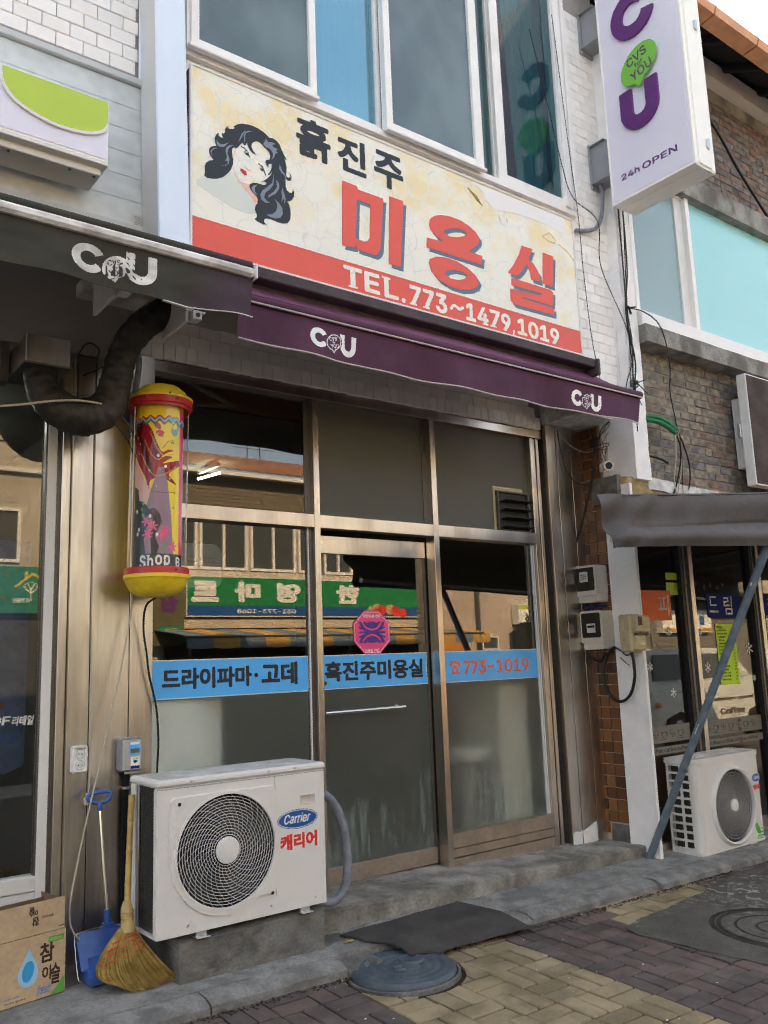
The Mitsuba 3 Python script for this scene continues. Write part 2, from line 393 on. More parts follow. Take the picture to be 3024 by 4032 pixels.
def grid(fn, nu, nv, thick=0.0):
    """A sheet fn(u, v) -> point over the unit square, optionally with thickness along its normal."""
    u, v = np.meshgrid(np.linspace(0, 1, nu), np.linspace(0, 1, nv), indexing='ij')
    P = np.array([fn(a, b) for a, b in zip(u.ravel(), v.ravel())])
    i, j = np.meshgrid(np.arange(nu - 1), np.arange(nv - 1), indexing='ij')
    a = (i * nv + j).ravel(); q = np.stack([a, a + nv, a + nv + 1, a + 1], 1)
    f = np.vstack([q[:, [0, 1, 2]], q[:, [0, 2, 3]]])
    m = TM(P, f)
    if thick:
        nn = trimesh.Trimesh(P, f, process=False).vertex_normals
        o = len(P); V = np.vstack([P, P - nn * thick]); F = [f, f[:, ::-1] + o]
        idx = np.arange(o).reshape(nu, nv)
        loop = np.concatenate([idx[:, 0], idx[-1, 1:], idx[-2::-1, -1], idx[0, -2:0:-1]])
        k = np.roll(loop, -1)
        F += [np.stack([k, loop, loop + o], 1), np.stack([k, loop + o, k + o], 1)]
        m = TM(V, np.vstack(F))
    return m

def rough(x0, x1, y0, y1, z0, ztop, step=0.04, amp=0.006, seed=0, freq=9.0, round_=0.0):
    """A block of worn concrete; ztop is a number or f(x, y)."""
    m = trimesh.creation.box((x1 - x0, y1 - y0, 1.0))
    m.apply_translation(((x0 + x1) / 2, (y0 + y1) / 2, .5))
    zt = ztop if callable(ztop) else (lambda x, y: ztop)
    hm = max(zt((x0 + x1) / 2, (y0 + y1) / 2) - z0, .02)
    m.vertices[:, 2] *= hm
    m = m.subdivide_to_size(step * 1.7)
    v = m.vertices.copy(); t = v[:, 2] / hm
    top = np.array([zt(a, b) for a, b in v[:, :2]])
    v[:, 2] = z0 + t * (top - z0)
    d = np.stack([meshkit.fbm(v * freq + 13 * k, 3, seed + k) - .5 for k in range(3)], 1)
    v += d * amp * 2
    if round_:
        edge = (t > .97) & (v[:, 1] < y0 + round_)
        v[edge, 2] -= round_ * .5
    return trimesh.Trimesh(v, m.faces, process=False)

def pts(s): return [tuple(int(c) / 1000 for c in p.split(',')) for p in s.split()]
def poly(s): return Polygon(pts(s)).buffer(0)

from PIL import Image, ImageDraw, ImageFont
_FD = glob.glob('/opt/blender-*/*/datafiles/fonts')[0]
_fonts, _gl = {}, {}
def glyphs(text, font='cjk', weight=0.0):
    """Lettering as a shapely shape; weight thickens the strokes, in pixels of a 110 px em."""
    key = (text, font, weight)
    if key in _gl: return _gl[key]
    if font not in _fonts:
        _fonts[font] = ImageFont.truetype(_FD + {'cjk': '/Noto Sans CJK Regular.woff2', 'inter': '/Inter.woff2'}[font], 110)
    f = _fonts[font]
    x0, y0, x1, y1 = f.getbbox(text, anchor='ls')
    im = Image.new('L', (x1 - x0 + 8, y1 - y0 + 8))
    ImageDraw.Draw(im).text((4 - x0, 4 - y0), text, 255, f, anchor='ls')
    on = np.pad(np.asarray(im) > 127, ((0, 0), (1, 1))).astype(np.int8)
    rows, st = np.nonzero(np.diff(on, axis=1) == 1)
    en = np.nonzero(np.diff(on, axis=1) == -1)[1]
    g = unary_union([sbox(a, -r - 1, b, -r) for r, a, b in zip(rows, st, en)])
    g = g.buffer(.6 + weight).buffer(-.6).simplify(.55)
    _gl[key] = g
    return g
def fit(g, x0, x1, z0, z1):
    a, b, c, d = g.bounds
    g = affinity.translate(g, -a, -b)
    return affinity.translate(affinity.scale(g, (x1 - x0) / (c - a), (z1 - z0) / (d - b), origin=(0, 0)), x0, z0)
def slab(text, ends='TEL147', weight=4):
    """Letters with slab serifs, one by one."""
    out, x = [], 0
    for ch in text:
        g = glyphs(ch, 'inter', weight)
        a, b, c, d = g.bounds
        if ch in ends:
            hh = d - b
            for lo, hi in ((b, b + .09 * hh), (d - .09 * hh, d)):
                s = g.intersection(sbox(a - 1, lo, c + 1, hi))
                for q in getattr(s, 'geoms', [s]):
                    if q.area > 1 and not (ch in '7' and lo > b) and not (ch == '4' and lo > b):
                        qa, qb, qc, qd = q.bounds
                        g = g.union(sbox(qa - 8, qb, qc + 8, qd)) if qc - qa < 26 else g
        a, b, c, d = g.bounds
        out.append(affinity.translate(g, x - a, 0)); x += c - a + 9
    return unary_union(out)
def strokes(lines, w): return unary_union([LineString(l).buffer(w, 4) for l in lines])
def ell(cx, cz, rx, rz, n=12): return affinity.scale(Point(cx, cz).buffer(1, n), rx, rz)
def rrect(x0, x1, z0, z1, r): return sbox(x0 + r, z0 + r, x1 - r, z1 - r).buffer(r, 5)
def ring_rect(x0, x1, z0, z1, w): return sbox(x0, z0, x1, z1).difference(sbox(x0 + w, z0 + w, x1 - w, z1 - w))

def gz(x, y): return -0.037 - 0.0159 * x + 0.0292 * y

# ================================================================ the ground
def clampx(x): return float(np.clip(x, -14, 24))
def ground_z(x, y):
    z = gz(clampx(x), float(np.clip(y, -5.2, 3.9)))
    if y < 0.95: z -= 0.13
    return z
xs = np.r_[-400, -120, -50, np.arange(-14, 25, 2.0), 60, 140, 400]
ys = np.r_[-400, -120, -30, -5.2, -3, -1, 0.5, 0.94]
V = [(x, y, ground_z(x, y) - .004) for x in xs for y in ys]
n_ = len(ys); F = []
for i in range(len(xs) - 1):
    for j in range(n_ - 1):
        a = i * n_ + j; F += [(a, a + n_, a + n_ + 1), (a, a + n_ + 1, a + 1)]
struct('road', TM(V, F), 'road', label='grey asphalt road across the street side, seen only in the window reflections')
ys2 = np.r_[0.95, 2.2, 3.9, 8.0, 30, 120, 400]
V = [(x, y, gz(clampx(x), min(y, 3.9)) - .055) for x in xs for y in ys2]
n_ = len(ys2); F = []
for i in range(len(xs) - 1):
    for j in range(n_ - 1):
        a = i * n_ + j; F += [(a, a + n_, a + n_ + 1), (a, a + n_ + 1, a + 1)]
struct('ground', TM(V, F), 'sand')

# pavement: 2 x 2 basket weave of blocks; a yellow band in front of the door, purple on both sides
bed = grid(lambda u, v: (-4 + 14 * u, .95 + 2.62 * v, gz(-4 + 14 * u, .95 + 2.62 * v) - .014), 29, 6)
struct('pavement', bed, 'sand', label='block pavement in basket weave, purple with a yellow band')
MOD = 0.196
LID = Point(2.59, 3.365).buffer(.285, 16)
HOLE = Polygon([(3.90, 3.125), (4.05, 3.165), (4.30, 3.18), (4.56, 3.21), (4.80, 3.24), (5.0, 3.34), (5.35, 3.30), (5.8, 3.0), (6.2, 2.4), (5.9, 1.9), (4.9, 1.75),
                (4.4, 2.0), (4.08, 2.27), (3.985, 2.42), (3.92, 2.72), (3.90, 2.9), (3.87, 3.03)])
FRONT = sbox(-4, .98, 10, 3.478)
near, far_p, far_y = [], [], []
def yellow(cx, cy):
    return 2.30 < cx < 3.28 or (3.97 < cx < 4.98 and cy > 3.12)
def block(x0, x1, y0, y1):
    c = sbox(x0 + .004, y0 + .004, x1 - .004, y1 - .004)
    g = c.intersection(FRONT).difference(LID).difference(HOLE.buffer(-.03))
    if g.is_empty: return None
    cx, cy = (x0 + x1) / 2, (y0 + y1) / 2
    dz, tx, ty = rng.normal(0, .0014), rng.normal(0, .011), rng.normal(0, .011)
    if g.area > .97 * c.area:
        m = cb(x0 + .004, x1 - .004, y0 + .004, y1 - .004, -.06, 0, .006)
    else:
        g = max(getattr(g, 'geoms', [g]), key=lambda q: q.area)
        if g.area < .0008: return None
        m = trimesh.creation.extrude_polygon(g, .06, engine='earcut'); m.apply_translation((0, 0, -.06))
    v = m.vertices
    v[:, 2] += gz(v[:, 0], v[:, 1]) + dz + tx * (v[:, 0] - cx) + ty * (v[:, 1] - cy)
    m.vertices = v
    return m
for i in range(-32, 40):
    for j in range(-10, 4):
        x0, y0 = 2.30 + i * MOD, 2.908 + j * MOD
        for k in range(2):
            if (i + j) % 2: q = (x0 + k * MOD / 2, x0 + (k + 1) * MOD / 2, y0, y0 + MOD)
            else: q = (x0, x0 + MOD, y0 + k * MOD / 2, y0 + (k + 1) * MOD / 2)
            cx, cy = (q[0] + q[1]) / 2, (q[2] + q[3]) / 2
            if cy < 1.0 or cy > 3.6: continue
            m = block(*q)
            if m is None: continue
            # in the picture: right of the left edge and above the lower edge of the frame
            seen = cx > 1.55 and cy > 2.03 + max(0, 3.45 - cx) * .62 and cx < 5.6
            (near if seen else (far_y if yellow(cx, cy) else far_p)).append((cx, cy, m))
near.sort(key=lambda t: (t[0] ** 2 + t[1] ** 2))
for n_, (cx, cy, m) in enumerate(near):
    col = f'paver_yellow{rng.integers(3)}' if yellow(cx, cy) else f'paver_purple{rng.integers(4)}'
    if n_ < 296: part('pavement', 'paver', m, col)
    else: (far_y if yellow(cx, cy) else far_p).append((cx, cy, m))
part('pavement', 'purple_paving', [m for _, _, m in far_p], 'paver_purple0', kind='stuff')
if far_y: part('pavement', 'yellow_paving', [m for _, _, m in far_y], 'paver_yellow0', kind='stuff')
# litter: grit in the joints along the kerb, white chips, dry leaf
grit = []
for _ in range(900):
    x = rng.uniform(1.5, 5.4); y = 3.470 - abs(rng.normal(0, .022)) - (.02 if x > 3.5 else 0)
    s = rng.uniform(.002, .007)
    m = trimesh.creation.icosahedron(); m.apply_scale((s, s, s * .6)); m.apply_translation((x, y, gz(x, y) + s * .3)); grit.append(m)
struct('grit', grit, 'sand', kind='stuff', label='fine dark grit gathered along the foot of the kerb')
chips = []
for _ in range(60):
    x, y = rng.uniform(1.8, 5.2), rng.uniform(2.2, 3.45); s = rng.uniform(.0015, .0042)
    m = trimesh.creation.icosahedron(); m.apply_scale((s * rng.uniform(1, 1.8), s, s * .7)); m.apply_translation((x, y, gz(x, y) + s * .4)); chips.append(m)
struct('paint_chips', chips, 'white_dirty', kind='stuff', label='scattered tiny white chips lying on the paving blocks')

# the made-good patch with the manhole
patch = trimesh.creation.extrude_polygon(HOLE.buffer(.02).simplify(.004).segmentize(.05), .03, engine='earcut').subdivide_to_size(.09)
v = patch.vertices
edge_d = np.array([HOLE.exterior.distance(Point(a, b)) for a, b in v[:, :2]])
v[:, 0] += (meshkit.fbm(v * 9, 3) - .5) * .05; v[:, 1] += (meshkit.fbm(v * 9 + 5, 3) - .5) * .05
v[:, 2] += gz(v[:, 0], v[:, 1]) - .024 + np.clip(edge_d * .05, 0, .006) + (meshkit.fbm(v * 14 + 3, 3) - .5) * .006
patch.vertices = v
struct('asphalt_patch', patch, 'asphalt', smooth=50, label='dark patch of asphalt around the iron manhole cover')

# kerb stones, the concrete strip behind them and the salon's doorstep
KW = 'kerb'
labels[KW] = {'kind': 'structure', 'label': 'low concrete kerb between pavement and shop fronts', 'category': 'kerb'}
numbered(KW)
for a, b, dz in ((-3.2, -1.4, .05), (-1.39, .14, .05), (.15, 1.685, .05), (1.692, 2.36, .052), (2.80, 3.56, .04), (3.565, 4.66, .046), (4.668, 5.8, .052), (5.81, 7.0, .05), (7.01, 9.0, .05)):
    y0 = 3.478 if a < 4.6 else 3.452
    part(KW, 'kerbstone', rough(a, b, y0, 3.62, gz((a + b) / 2, 3.5) - .06, lambda x, y, dz=dz: gz(x, y) + dz - .02 * max(0, (y0 + .05 - y) / .05), .03, .0035, 3, 12), 'kerb', smooth=40)
struct('concrete_apron', rough(-3.2, 9.0, 3.60, 4.02, -.15, lambda x, y: gz(x, y) + .056, .06, .0035, 5, 7), 'kerb', smooth=40, label='uneven strip of pale concrete between kerb and doorstep')
struct('shop_floor_edge', rough(-3.2, 2.40, 3.99, 4.60, -.15, lambda x, y: gz(x, y) + .062, .06, .003, 6, 7), 'concrete', smooth=40, label='grey concrete footing under the left shop front')
def step_top(x, y): return .197 - .029 * (x - 2.4) - .05 * max(0, 3.91 - y)
struct('doorstep', rough(2.40, 5.13, 3.885, 4.60, -.05, step_top, .045, .008, 9, 8, .01), 'cement_old', smooth=45, label="raised concrete step along the hair salon's shop front with a chipped edge")
struct('cracked_slab', [rough(2.36, 2.56, 3.46, 3.84, -.05, lambda x, y: gz(x, y) + .05 + .1 * (y - 3.7), .03, .008, 21, 10)], 'concrete', smooth=45, label='cracked piece of concrete between block and doormat')
struct('cafe_footing', rough(5.13, 9.0, 3.99, 4.1, -.15, lambda x, y: gz(x, y) + .05, .06, .003, 6, 7), 'concrete', smooth=40)

# ================================================================ hair salon building
B = thing('salon_building', 'white tiled two-storey building of the hair salon in the middle, with a steel shop front', 'building')
wall_right = [bx(4.835, 5.25, 3.86, 4.2, 3.28, 7.0), bx(1.62, 5.25, 3.86, 4.2, 3.28, 4.612), bx(1.5, 1.72, 3.86, 4.2, 4.612, 7.0)]
WALL = part(B, 'wall', wall_right, 'grout')
body = [bx(-6, 5.3, 9.0, 9.2, -.2, 7.2), bx(5.2, 5.3, 4.27, 9.0, -.2, 7.2), bx(1.5, 5.3, 3.86, 9.2, 6.9, 7.2), bx(1.64, 1.72, 4.4, 9.0, -.2, 6.9), bx(1.72, 5.2, 4.46, 9.0, 3.36, 3.5)]
part(B, 'structure', body, 'room_wall')
part(B, 'soffit', [bx(1.3, 4.74, 3.86, 4.30, 3.29, 3.36), bx(4.745, 5.115, 3.87, 4.30, 3.112, 3.288)], 'white_dirty')
# wall tiles, half bond
nt = 0
def wtile(x0, x1, z0, z1, parent=WALL):
    global nt
    nt += 1
    d = rng.uniform(.006, .0085)
    part(parent, 'tile', cb(x0 + .0017, x1 - .0017, 3.86 - d, 3.866, z0 + .0017, z1 - .0017, .002), f'tile_white{rng.integers(3)}')
rowh = .0755
for r in range(41):
    z0 = 3.305 + r * rowh
    off = .0625 if r % 2 else 0
    xl = 4.50 if z0 < 4.60 else 4.85
    c = -1
    while True:
        a = 4.50 - .125 + off + c * .125; b = a + .125; c += 1
        if a > 5.235: break
        a, b = max(a, xl), min(b, 5.245)
        if b - a > .02: wtile(a, b, z0, z0 + rowh)
soldier = []
for k in range(46):
    a = 1.735 + k * .0668
    soldier.append(cb(a + .0014, a + .0654, 3.853, 3.866, 4.47 + rng.uniform(-.003, .003), 4.611, .002))
for k, m in enumerate(soldier): part(WALL, 'sill_tile', m, f'tile_white{k % 3}')
LIN = part(B, 'lintel', bx(1.31, 4.745, 4.245, 4.44, 3.075, 3.30), 'grout')
lt = []
for r in range(2):
    for k in range(28):
        a = 1.31 + k * .125 + (.0625 if r else 0)
        if a + .123 > 4.745: continue
        lt.append(cb(a + .002, a + .123, 4.238, 4.25, 3.158 + r * .0755, 3.158 + (r + 1) * .0755 - .004, .002))
part(LIN, 'wall_tiles', lt, 'tile_white1', kind='stuff')
for k in range(51):
    a = 1.312 + k * .0668
    part(LIN, 'soldier_tile', cb(a + .0015, a + .0653, 4.222 + rng.uniform(0, .004), 4.25, 3.066 + rng.uniform(-.003, .003), 3.154, .002), f'tile_white{k % 3}')

# steel pillars, each clad in three folded sheets
PL = part(B, 'pillar', bx(1.315, 1.725, 4.235, 4.44, .05, 3.07), 'steel_dark', label='left steel pillar behind the barber pole')
for a, b in ((1.312, 1.412), (1.417, 1.606), (1.611, 1.728)):
    part(PL, 'steel_sheet', cb(a, b, 4.215, 4.25, .10, 3.06, .0012), 'steel')
PR = part(B, 'pillar', bx(4.76, 5.12, 4.235, 4.44, .05, 3.11), 'steel_dark', label='right steel pillar with white paint at its foot')
for a, b in ((4.756, 4.855), (4.861, 5.016), (5.022, 5.125)):
    part(PR, 'steel_sheet', cb(a, b, 4.215, 4.25, .09, 3.108, .0012), 'steel')
pp = np.array([(4.758, .115), (4.757, .205), (4.80, .215), (4.84, .205), (4.853, .22), (4.866, .21), (4.92, .225), (4.97, .245), (5.014, .255), (5.014, .125), (4.9, .112)])
part(PR, 'white_paint_patch', [front(Polygon(pp).intersection(sbox(4.75, 0, 4.853, 1)), 4.2145, .001), front(Polygon(pp).intersection(sbox(4.863, 0, 5.014, 1)), 4.2145, .001)], 'white_paint')

# shop front frame
fr = B
part(fr, 'mullion', cb(2.735, 2.775, 4.25, 4.335, .17, 3.0, .002), 'steel')
part(fr, 'mullion', cb(3.656, 3.700, 4.25, 4.335, .13, 3.0, .002), 'steel')
part(fr, 'head_rail', cb(1.73, 4.75, 4.25, 4.335, 3.003, 3.062, .002), 'steel')
part(fr, 'jamb', [cb(4.623, 4.652, 4.256, 4.335, .12, 3.0, .002), cb(4.656, 4.682, 4.266, 4.335, .12, 3.0, .002), cb(4.686, 4.714, 4.256, 4.335, .12, 3.0, .002), bx(4.714, 4.755, 4.32, 4.335, .12, 3.0)], 'steel')
part(fr, 'jamb', [cb(1.730, 1.748, 4.262, 4.335, .14, 3.0, .002)], 'steel')
for a, b in ((1.748, 2.735), (2.775, 3.656), (3.700, 4.623)):
    part(fr, 'transom', cb(a, b, 4.252, 4.335, 2.212, 2.293, .003), 'steel')
for m in (bx(2.70, 2.735, 4.30, 4.335, .35, 2.212), bx(2.70, 2.735, 4.30, 4.335, 2.293, 3.0), bx(3.62, 3.656, 4.30, 4.335, 2.293, 3.0)): part(fr, 'glazing_bead', m, 'steel_dark')
for m in (cb(2.705, 2.713, 4.285, 4.30, .35, 2.212, .002), cb(4.60, 4.608, 4.285, 4.30, .35, 2.212, .002), cb(4.612, 4.620, 4.278, 4.30, .35, 2.212, .002)): part(fr, 'glazing_bead', m, 'alu_frame')
part(fr, 'sill_rail', cb(3.70, 4.623, 4.252, 4.335, .262, .352, .003), 'steel_dull')
for m in (cb(3.70, 4.623, 4.262, 4.335, .205, .258, .002), cb(3.70, 4.623, 4.258, 4.335, .11, .200, .002)): part(fr, 'kick_plate', m, 'steel_dull')
part(fr, 'sill_rail', cb(1.748, 2.735, 4.252, 4.335, .10, .352, .003), 'steel')
pane = lambda x0, x1, z0, z1, y=4.305: xf(trimesh.Trimesh([(x0, z0, 0), (x1, z0, 0), (x1, z1, 0), (x0, z1, 0)], [(0, 1, 2), (0, 2, 3)], process=False), (0, y, 0), XU, ZU)
part(fr, 'pane', pane(1.748, 2.735, 2.293, 3.003), 'glass')
part(fr, 'pane', pane(2.775, 3.656, 2.293, 3.003), 'frost_up', label='frosted middle pane over the door')
part(fr, 'pane', pane(3.700, 4.623, 2.293, 3.003), 'frost_up', label='frosted right pane with the louvre vent')
part(fr, 'pane', pane(1.748, 2.705, 1.268, 2.212), 'glass')
part(fr, 'pane', pane(1.748, 2.705, .352, 1.268), 'frost', label='frosted lower pane behind the outdoor unit')
part(fr, 'pane', pane(3.700, 4.610, 1.268, 2.212), 'glass')
part(fr, 'pane', pane(3.700, 4.610, .352, 1.268), 'frost', label='frosted lower right pane with water streaks')
# the sliding door
DR = part(fr, 'door', [cb(2.778, 3.654, 4.345, 4.385, 2.075, 2.185, .003)], 'steel', label='sliding glass door with a chrome bar handle')
part(DR, 'bottom_rail', cb(2.778, 3.654, 4.345, 4.385, .175, .272, .003), 'steel_dull')
part(DR, 'stile', [bx(2.778, 2.786, 4.35, 4.38, .272, 2.075), bx(3.632, 3.654, 4.35, 4.38, .272, 2.075)], 'steel_dark')
part(DR, 'pane', pane(2.786, 3.632, 1.268, 2.075, 4.355), 'glass')
part(DR, 'pane', pane(2.786, 3.632, .272, 1.268, 4.355), 'frost')
part(DR, 'handle', [straight((2.800, 4.285, 1.136), (3.385, 4.285, 1.140), .0125, 14), straight((2.812, 4.352, 1.136), (2.812, 4.285, 1.136), .010), straight((3.372, 4.352, 1.140), (3.372, 4.285, 1.140), .010),
                    lathe([(0, 0), (.018, 0), (.018, .008), (0, .008)], (2.812, 4.352, 1.136), 18, 'y'), lathe([(0, 0), (.018, 0), (.018, .008), (0, .008)], (3.372, 4.352, 1.140), 18, 'y')], 'chrome', smooth=40)
part(DR, 'screw', lathe([(0, 0), (.014, 0), (.012, .006), (0, .006)], (2.835, 4.345, 2.140), 16, 'y'), 'chrome', smooth=40)
part(DR, 'lock', lathe([(0, 0), (.012, 0), (.011, .012), (0, .014)], (2.842, 4.352, 1.305), 14, 'y'), 'dark_metal', smooth=40)
# small louvre vent set in the upper right pane
LV = part(fr, 'louvre_vent', [front(ring_rect(4.288, 4.605, 2.297, 2.582, .010), 4.30, .02)], 'louvre_frame', label='small dark louvre vent in the upper right pane')
part(LV, 'backing', bx(4.30, 4.595, 4.297, 4.303, 2.31, 2.57), 'black')
for k in range(4):
    z = 2.318 + k * .0625
    part(LV, 'slat', xf(cb(4.322, 4.59, -.003, .003, 0, .068, .001), (0, 4.292, z), (1, 0, 0), (0, .10, .995), (0, -.995, .10)), 'louvre_slat')
part(LV, 'tape', [front(sbox(4.262, 2.29, 4.284, 2.59), 4.303, .002), front(sbox(4.262, 2.586, 4.56, 2.615), 4.303, .002)], 'beige_old')

# upper window row
UW = part(B, 'window_band', [bx(1.716, 4.83, 3.82, 3.92, 4.614, 4.655), bx(1.716, 1.735, 3.80, 3.92, 4.655, 6.8), cb(4.700, 4.745, 3.80, 3.92, 4.655, 6.8, .003), cb(4.752, 4.79, 3.815, 3.92, 4.655, 6.8, .003), cb(4.797, 4.835, 3.805, 3.92, 4.655, 6.8, .003)], 'frame_white', label='row of sliding windows over the salon board')
def sash(x0, x1, z0, y, glass, w=.046, wr=None, name='sash'):
    s = part(UW, name, front(sbox(x0, z0, x1, 6.8).difference(sbox(x0 + w, z0 + w, x1 - (wr or w), 6.75)), y + .05, .05), 'frame_white')
    g = part(UW, 'pane', pane(x0 + w * .8, x1 - (wr or w) * .8, z0 + w * .8, 6.76, y + .022), glass)
sash(1.735, 2.518, 4.655, 3.785, 'win_grey', .045)
part(UW, 'inner_stile', bx(2.40, 2.474, 3.83, 3.86, 4.70, 6.7), 'alu_frame')
sash(2.50, 3.04, 4.665, 3.855, 'glass_blue', .03)
sash(3.028, 3.850, 4.650, 3.785, 'win_grey', .049, .072)
sash(3.84, 4.04, 4.66, 3.855, 'glass_teal', .02)
sash(4.025, 4.705, 4.632, 3.82, 'glass_teal', .08, .012)
for m in (cb(1.716, 2.525, 3.765, 3.80, 4.630, 4.652, .004), cb(3.02, 3.86, 3.765, 3.80, 4.628, 4.650, .004)): part(UW, 'sill_lip', m, 'frame_white')
part(UW, 'curtain', grid(lambda u, v: (2.50 + .56 * u, 3.96 + .016 * math.sin(u * 34) + .01 * math.sin(u * 13 + v), 4.62 + 2.2 * v), 60, 3, .003), 'curtain_pale', smooth=60)
part(UW, 'curtain', grid(lambda u, v: (3.82 + .34 * u + .05 * v, 3.97 + .02 * math.sin(u * 26), 4.62 + 2.2 * v), 40, 3, .003), 'curtain_green', smooth=60)
part(UW, 'curtain', grid(lambda u, v: (4.42 + .42 * u - .10 * v, 4.0 + .02 * math.sin(u * 30), 4.62 + 2.2 * v), 40, 3, .003), 'curtain_green', smooth=60)
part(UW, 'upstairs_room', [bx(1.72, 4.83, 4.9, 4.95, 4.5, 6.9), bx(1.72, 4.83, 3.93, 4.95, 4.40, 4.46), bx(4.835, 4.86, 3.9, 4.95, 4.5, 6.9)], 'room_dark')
# salon interior: floor, walls, ceiling, boxed-in beam, partition
RM = part(B, 'room', [bx(1.66, 5.2, 4.40, 9.0, .05, .17)], 'room_floor')
part(RM, 'ceiling', bx(1.72, 5.2, 4.47, 9.0, 3.0, 3.1), 'room_wall')
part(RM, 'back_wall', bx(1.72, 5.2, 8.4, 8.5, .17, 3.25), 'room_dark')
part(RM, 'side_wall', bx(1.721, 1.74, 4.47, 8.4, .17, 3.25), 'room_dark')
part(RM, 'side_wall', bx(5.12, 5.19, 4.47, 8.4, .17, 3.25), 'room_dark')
part(RM, 'pelmet', bx(1.75, 4.7, 4.42, 4.45, 2.90, 3.06), 'wood_dark')
# pale board close behind the left frosted pane, tall cabinet behind the right one
solo('white_board', grid(lambda u, v: (1.76 + .46 * u, 4.330 + .30 * max(0, u - .45) ** 1.6, .20 + 1.06 * v), 20, 4, .006), 'white_paint', 'pale board leaning inside against the left frosted pane', 'board')
solo('pale_cabinet', cb(4.33, 4.60, 4.42, 4.8, .18, 1.24, .01), 'beige_plastic', 'pale cabinet standing inside behind the right frosted pane', 'cabinet')
solo('salon_stool', [lathe([(0, .56), (.17, .56), (.19, .60), (.17, .64), (0, .65)], (4.16, 4.62, .17), 24), straight((4.16, 4.62, .2), (4.16, 4.62, .74), .025), lathe([(0, 0), (.2, 0), (.19, .02), (0, .04)], (4.16, 4.62, .17), 24)], 'beige_plastic', 'pale round stool blurred behind the right frosted pane', 'stool', smooth=40)
cut = thing('window_aircon', 'white rounded appliance inside behind the left clear pane beside the barber pole', 'appliance')
part(cut, 'body', front(rrect(1.95, 2.43, 1.90, 2.17, .06), 5.2, .35), 'white_plastic', smooth=40)
part(cut, 'grille', [cb(1.99, 2.39, 4.842, 4.85, 2.08 - k * .025, 2.09 - k * .025, .002) for k in range(6)], 'alu_frame')
lamp = thing('ceiling_lamp', 'lit fluorescent tube on the salon ceiling behind the upper left pane', 'lamp')
part(lamp, 'fitting', cb(2.945, 2.975, 5.95, 6.30, 2.95, 2.985, .006), 'alu_frame')
k_ = lamp + '__tube'
scene[k_] = mikit.ply(straight((2.935, 6.26, 2.905), (2.985, 5.98, 2.905), .0105, 12), 'mat_white_paint', True)
scene[k_]['emitter'] = {'type': 'area', 'radiance': {'type': 'rgb', 'value': [3.0, 3.4, 2.2]}}

# ================================================================ convenience store on the left
C = thing('store_building', 'convenience store building at the left edge, white tiles over a grey panelled fascia', 'building')
CW = part(C, 'wall', [bx(-6, 1.50, 3.87, 4.2, 4.36, 7.0), bx(-6, 1.60, 4.2, 4.6, 3.0, 7.0), bx(-6, 1.3, 4.255, 4.44, 2.96, 3.56)], 'grout')
for r in range(9):
    z0 = 4.40 + r * .0765
    for k in range(8):
        a = .54 + k * .132 + (.066 if r % 2 else 0); b = min(a + .132, 1.478)
        if b - a > .02: part(CW, 'tile', cb(a + .0022, b - .0022, 3.862 - rng.uniform(0, .003), 3.872, z0 + .002, z0 + .0745, .002), f'tile_white{rng.integers(3)}')
part(CW, 'wall_tiles', bx(-6, .54, 3.862, 3.872, 4.40, 7.0), 'tile_white0', kind='stuff')
part(C, 'under_wall', bx(-6, 1.312, 4.235, 4.258, 2.96, 3.57), 'cement_old')
FA = part(C, 'fascia', bx(-6, 1.53, 3.862, 4.2, 3.545, 4.365), 'fascia_trim', label='grey metal fascia of the store')
for k in range(6):
    part(FA, 'panel', cb(-3.0, 1.528, 3.848, 3.864, 3.575 + k * .1255, 3.575 + (k + 1) * .1255 - .0015, .0015), 'fascia')
part(FA, 'cap', [cb(-3.0, 1.53, 3.825, 3.87, 4.33, 4.368, .004)], 'fascia_trim')
part(FA, 'trim', [cb(-3.0, 1.60, 3.835, 3.87, 3.535, 3.574, .004), cb(1.528, 1.60, 3.84, 3.86, 3.57, 4.37, .002)], 'fascia_trim')
part(FA, 'notice', [front(Polygon([(1.447, 3.632), (1.538, 3.638), (1.543, 3.574), (1.452, 3.572)]), 3.847, .001)], 'paper_grey')
part(FA, 'notice_print', [front(sbox(1.465, 3.622 - k * .008, 1.53, 3.624 - k * .008), 3.8465, .001) for k in range(6)], 'brown_print')
part(C, 'conduit', [straight((1.485, 3.845, 4.37), (1.478, 3.845, 6.2), .012)], 'zinc', smooth=40)
# its glazing
CF = part(C, 'shop_window', [cb(1.205, 1.25, 4.262, 4.34, .12, 2.96, .003), cb(-3, 1.25, 4.262, 4.34, 2.90, 2.96, .003), cb(-3, 1.205, 4.262, 4.34, .46, .525, .003), cb(.24, .30, 4.262, 4.34, .5, 2.9, .003)], 'alu_frame', label='store window with coffee poster behind the glass')
part(CF, 'kick_plate', cb(-3, 1.205, 4.27, 4.34, .10, .456, .003), 'alu_frame')
part(CF, 'gasket', [bx(1.25, 1.268, 4.275, 4.34, .1, 2.96), bx(1.196, 1.205, 4.268, 4.30, .525, 2.9)], 'steel_dark')
part(CF, 'edge_sheet', cb(1.268, 1.310, 4.24, 4.34, .10, 2.96, .003), 'steel')
part(CF, 'pane', pane(.30, 1.205, .525, 2.90, 4.30), 'glass')
part(CF, 'pane', pane(-3, .24, .525, 2.90, 4.30), 'glass')
SR = part(C, 'room', bx(-6, 1.6, 4.34, 9.0, .02, .12), 'room_floor')
part(SR, 'ceiling', bx(-6, 1.64, 4.44, 9.0, 2.95, 3.05), 'room_wall')
part(SR, 'inner_wall', [bx(1.58, 1.64, 4.44, 9.0, .12, 2.95), bx(-6, 1.58, 8.0, 8.1, .12, 2.95), bx(-6.1, -6, 4.34, 9.0, -.2, 7.0)], 'room_dark')
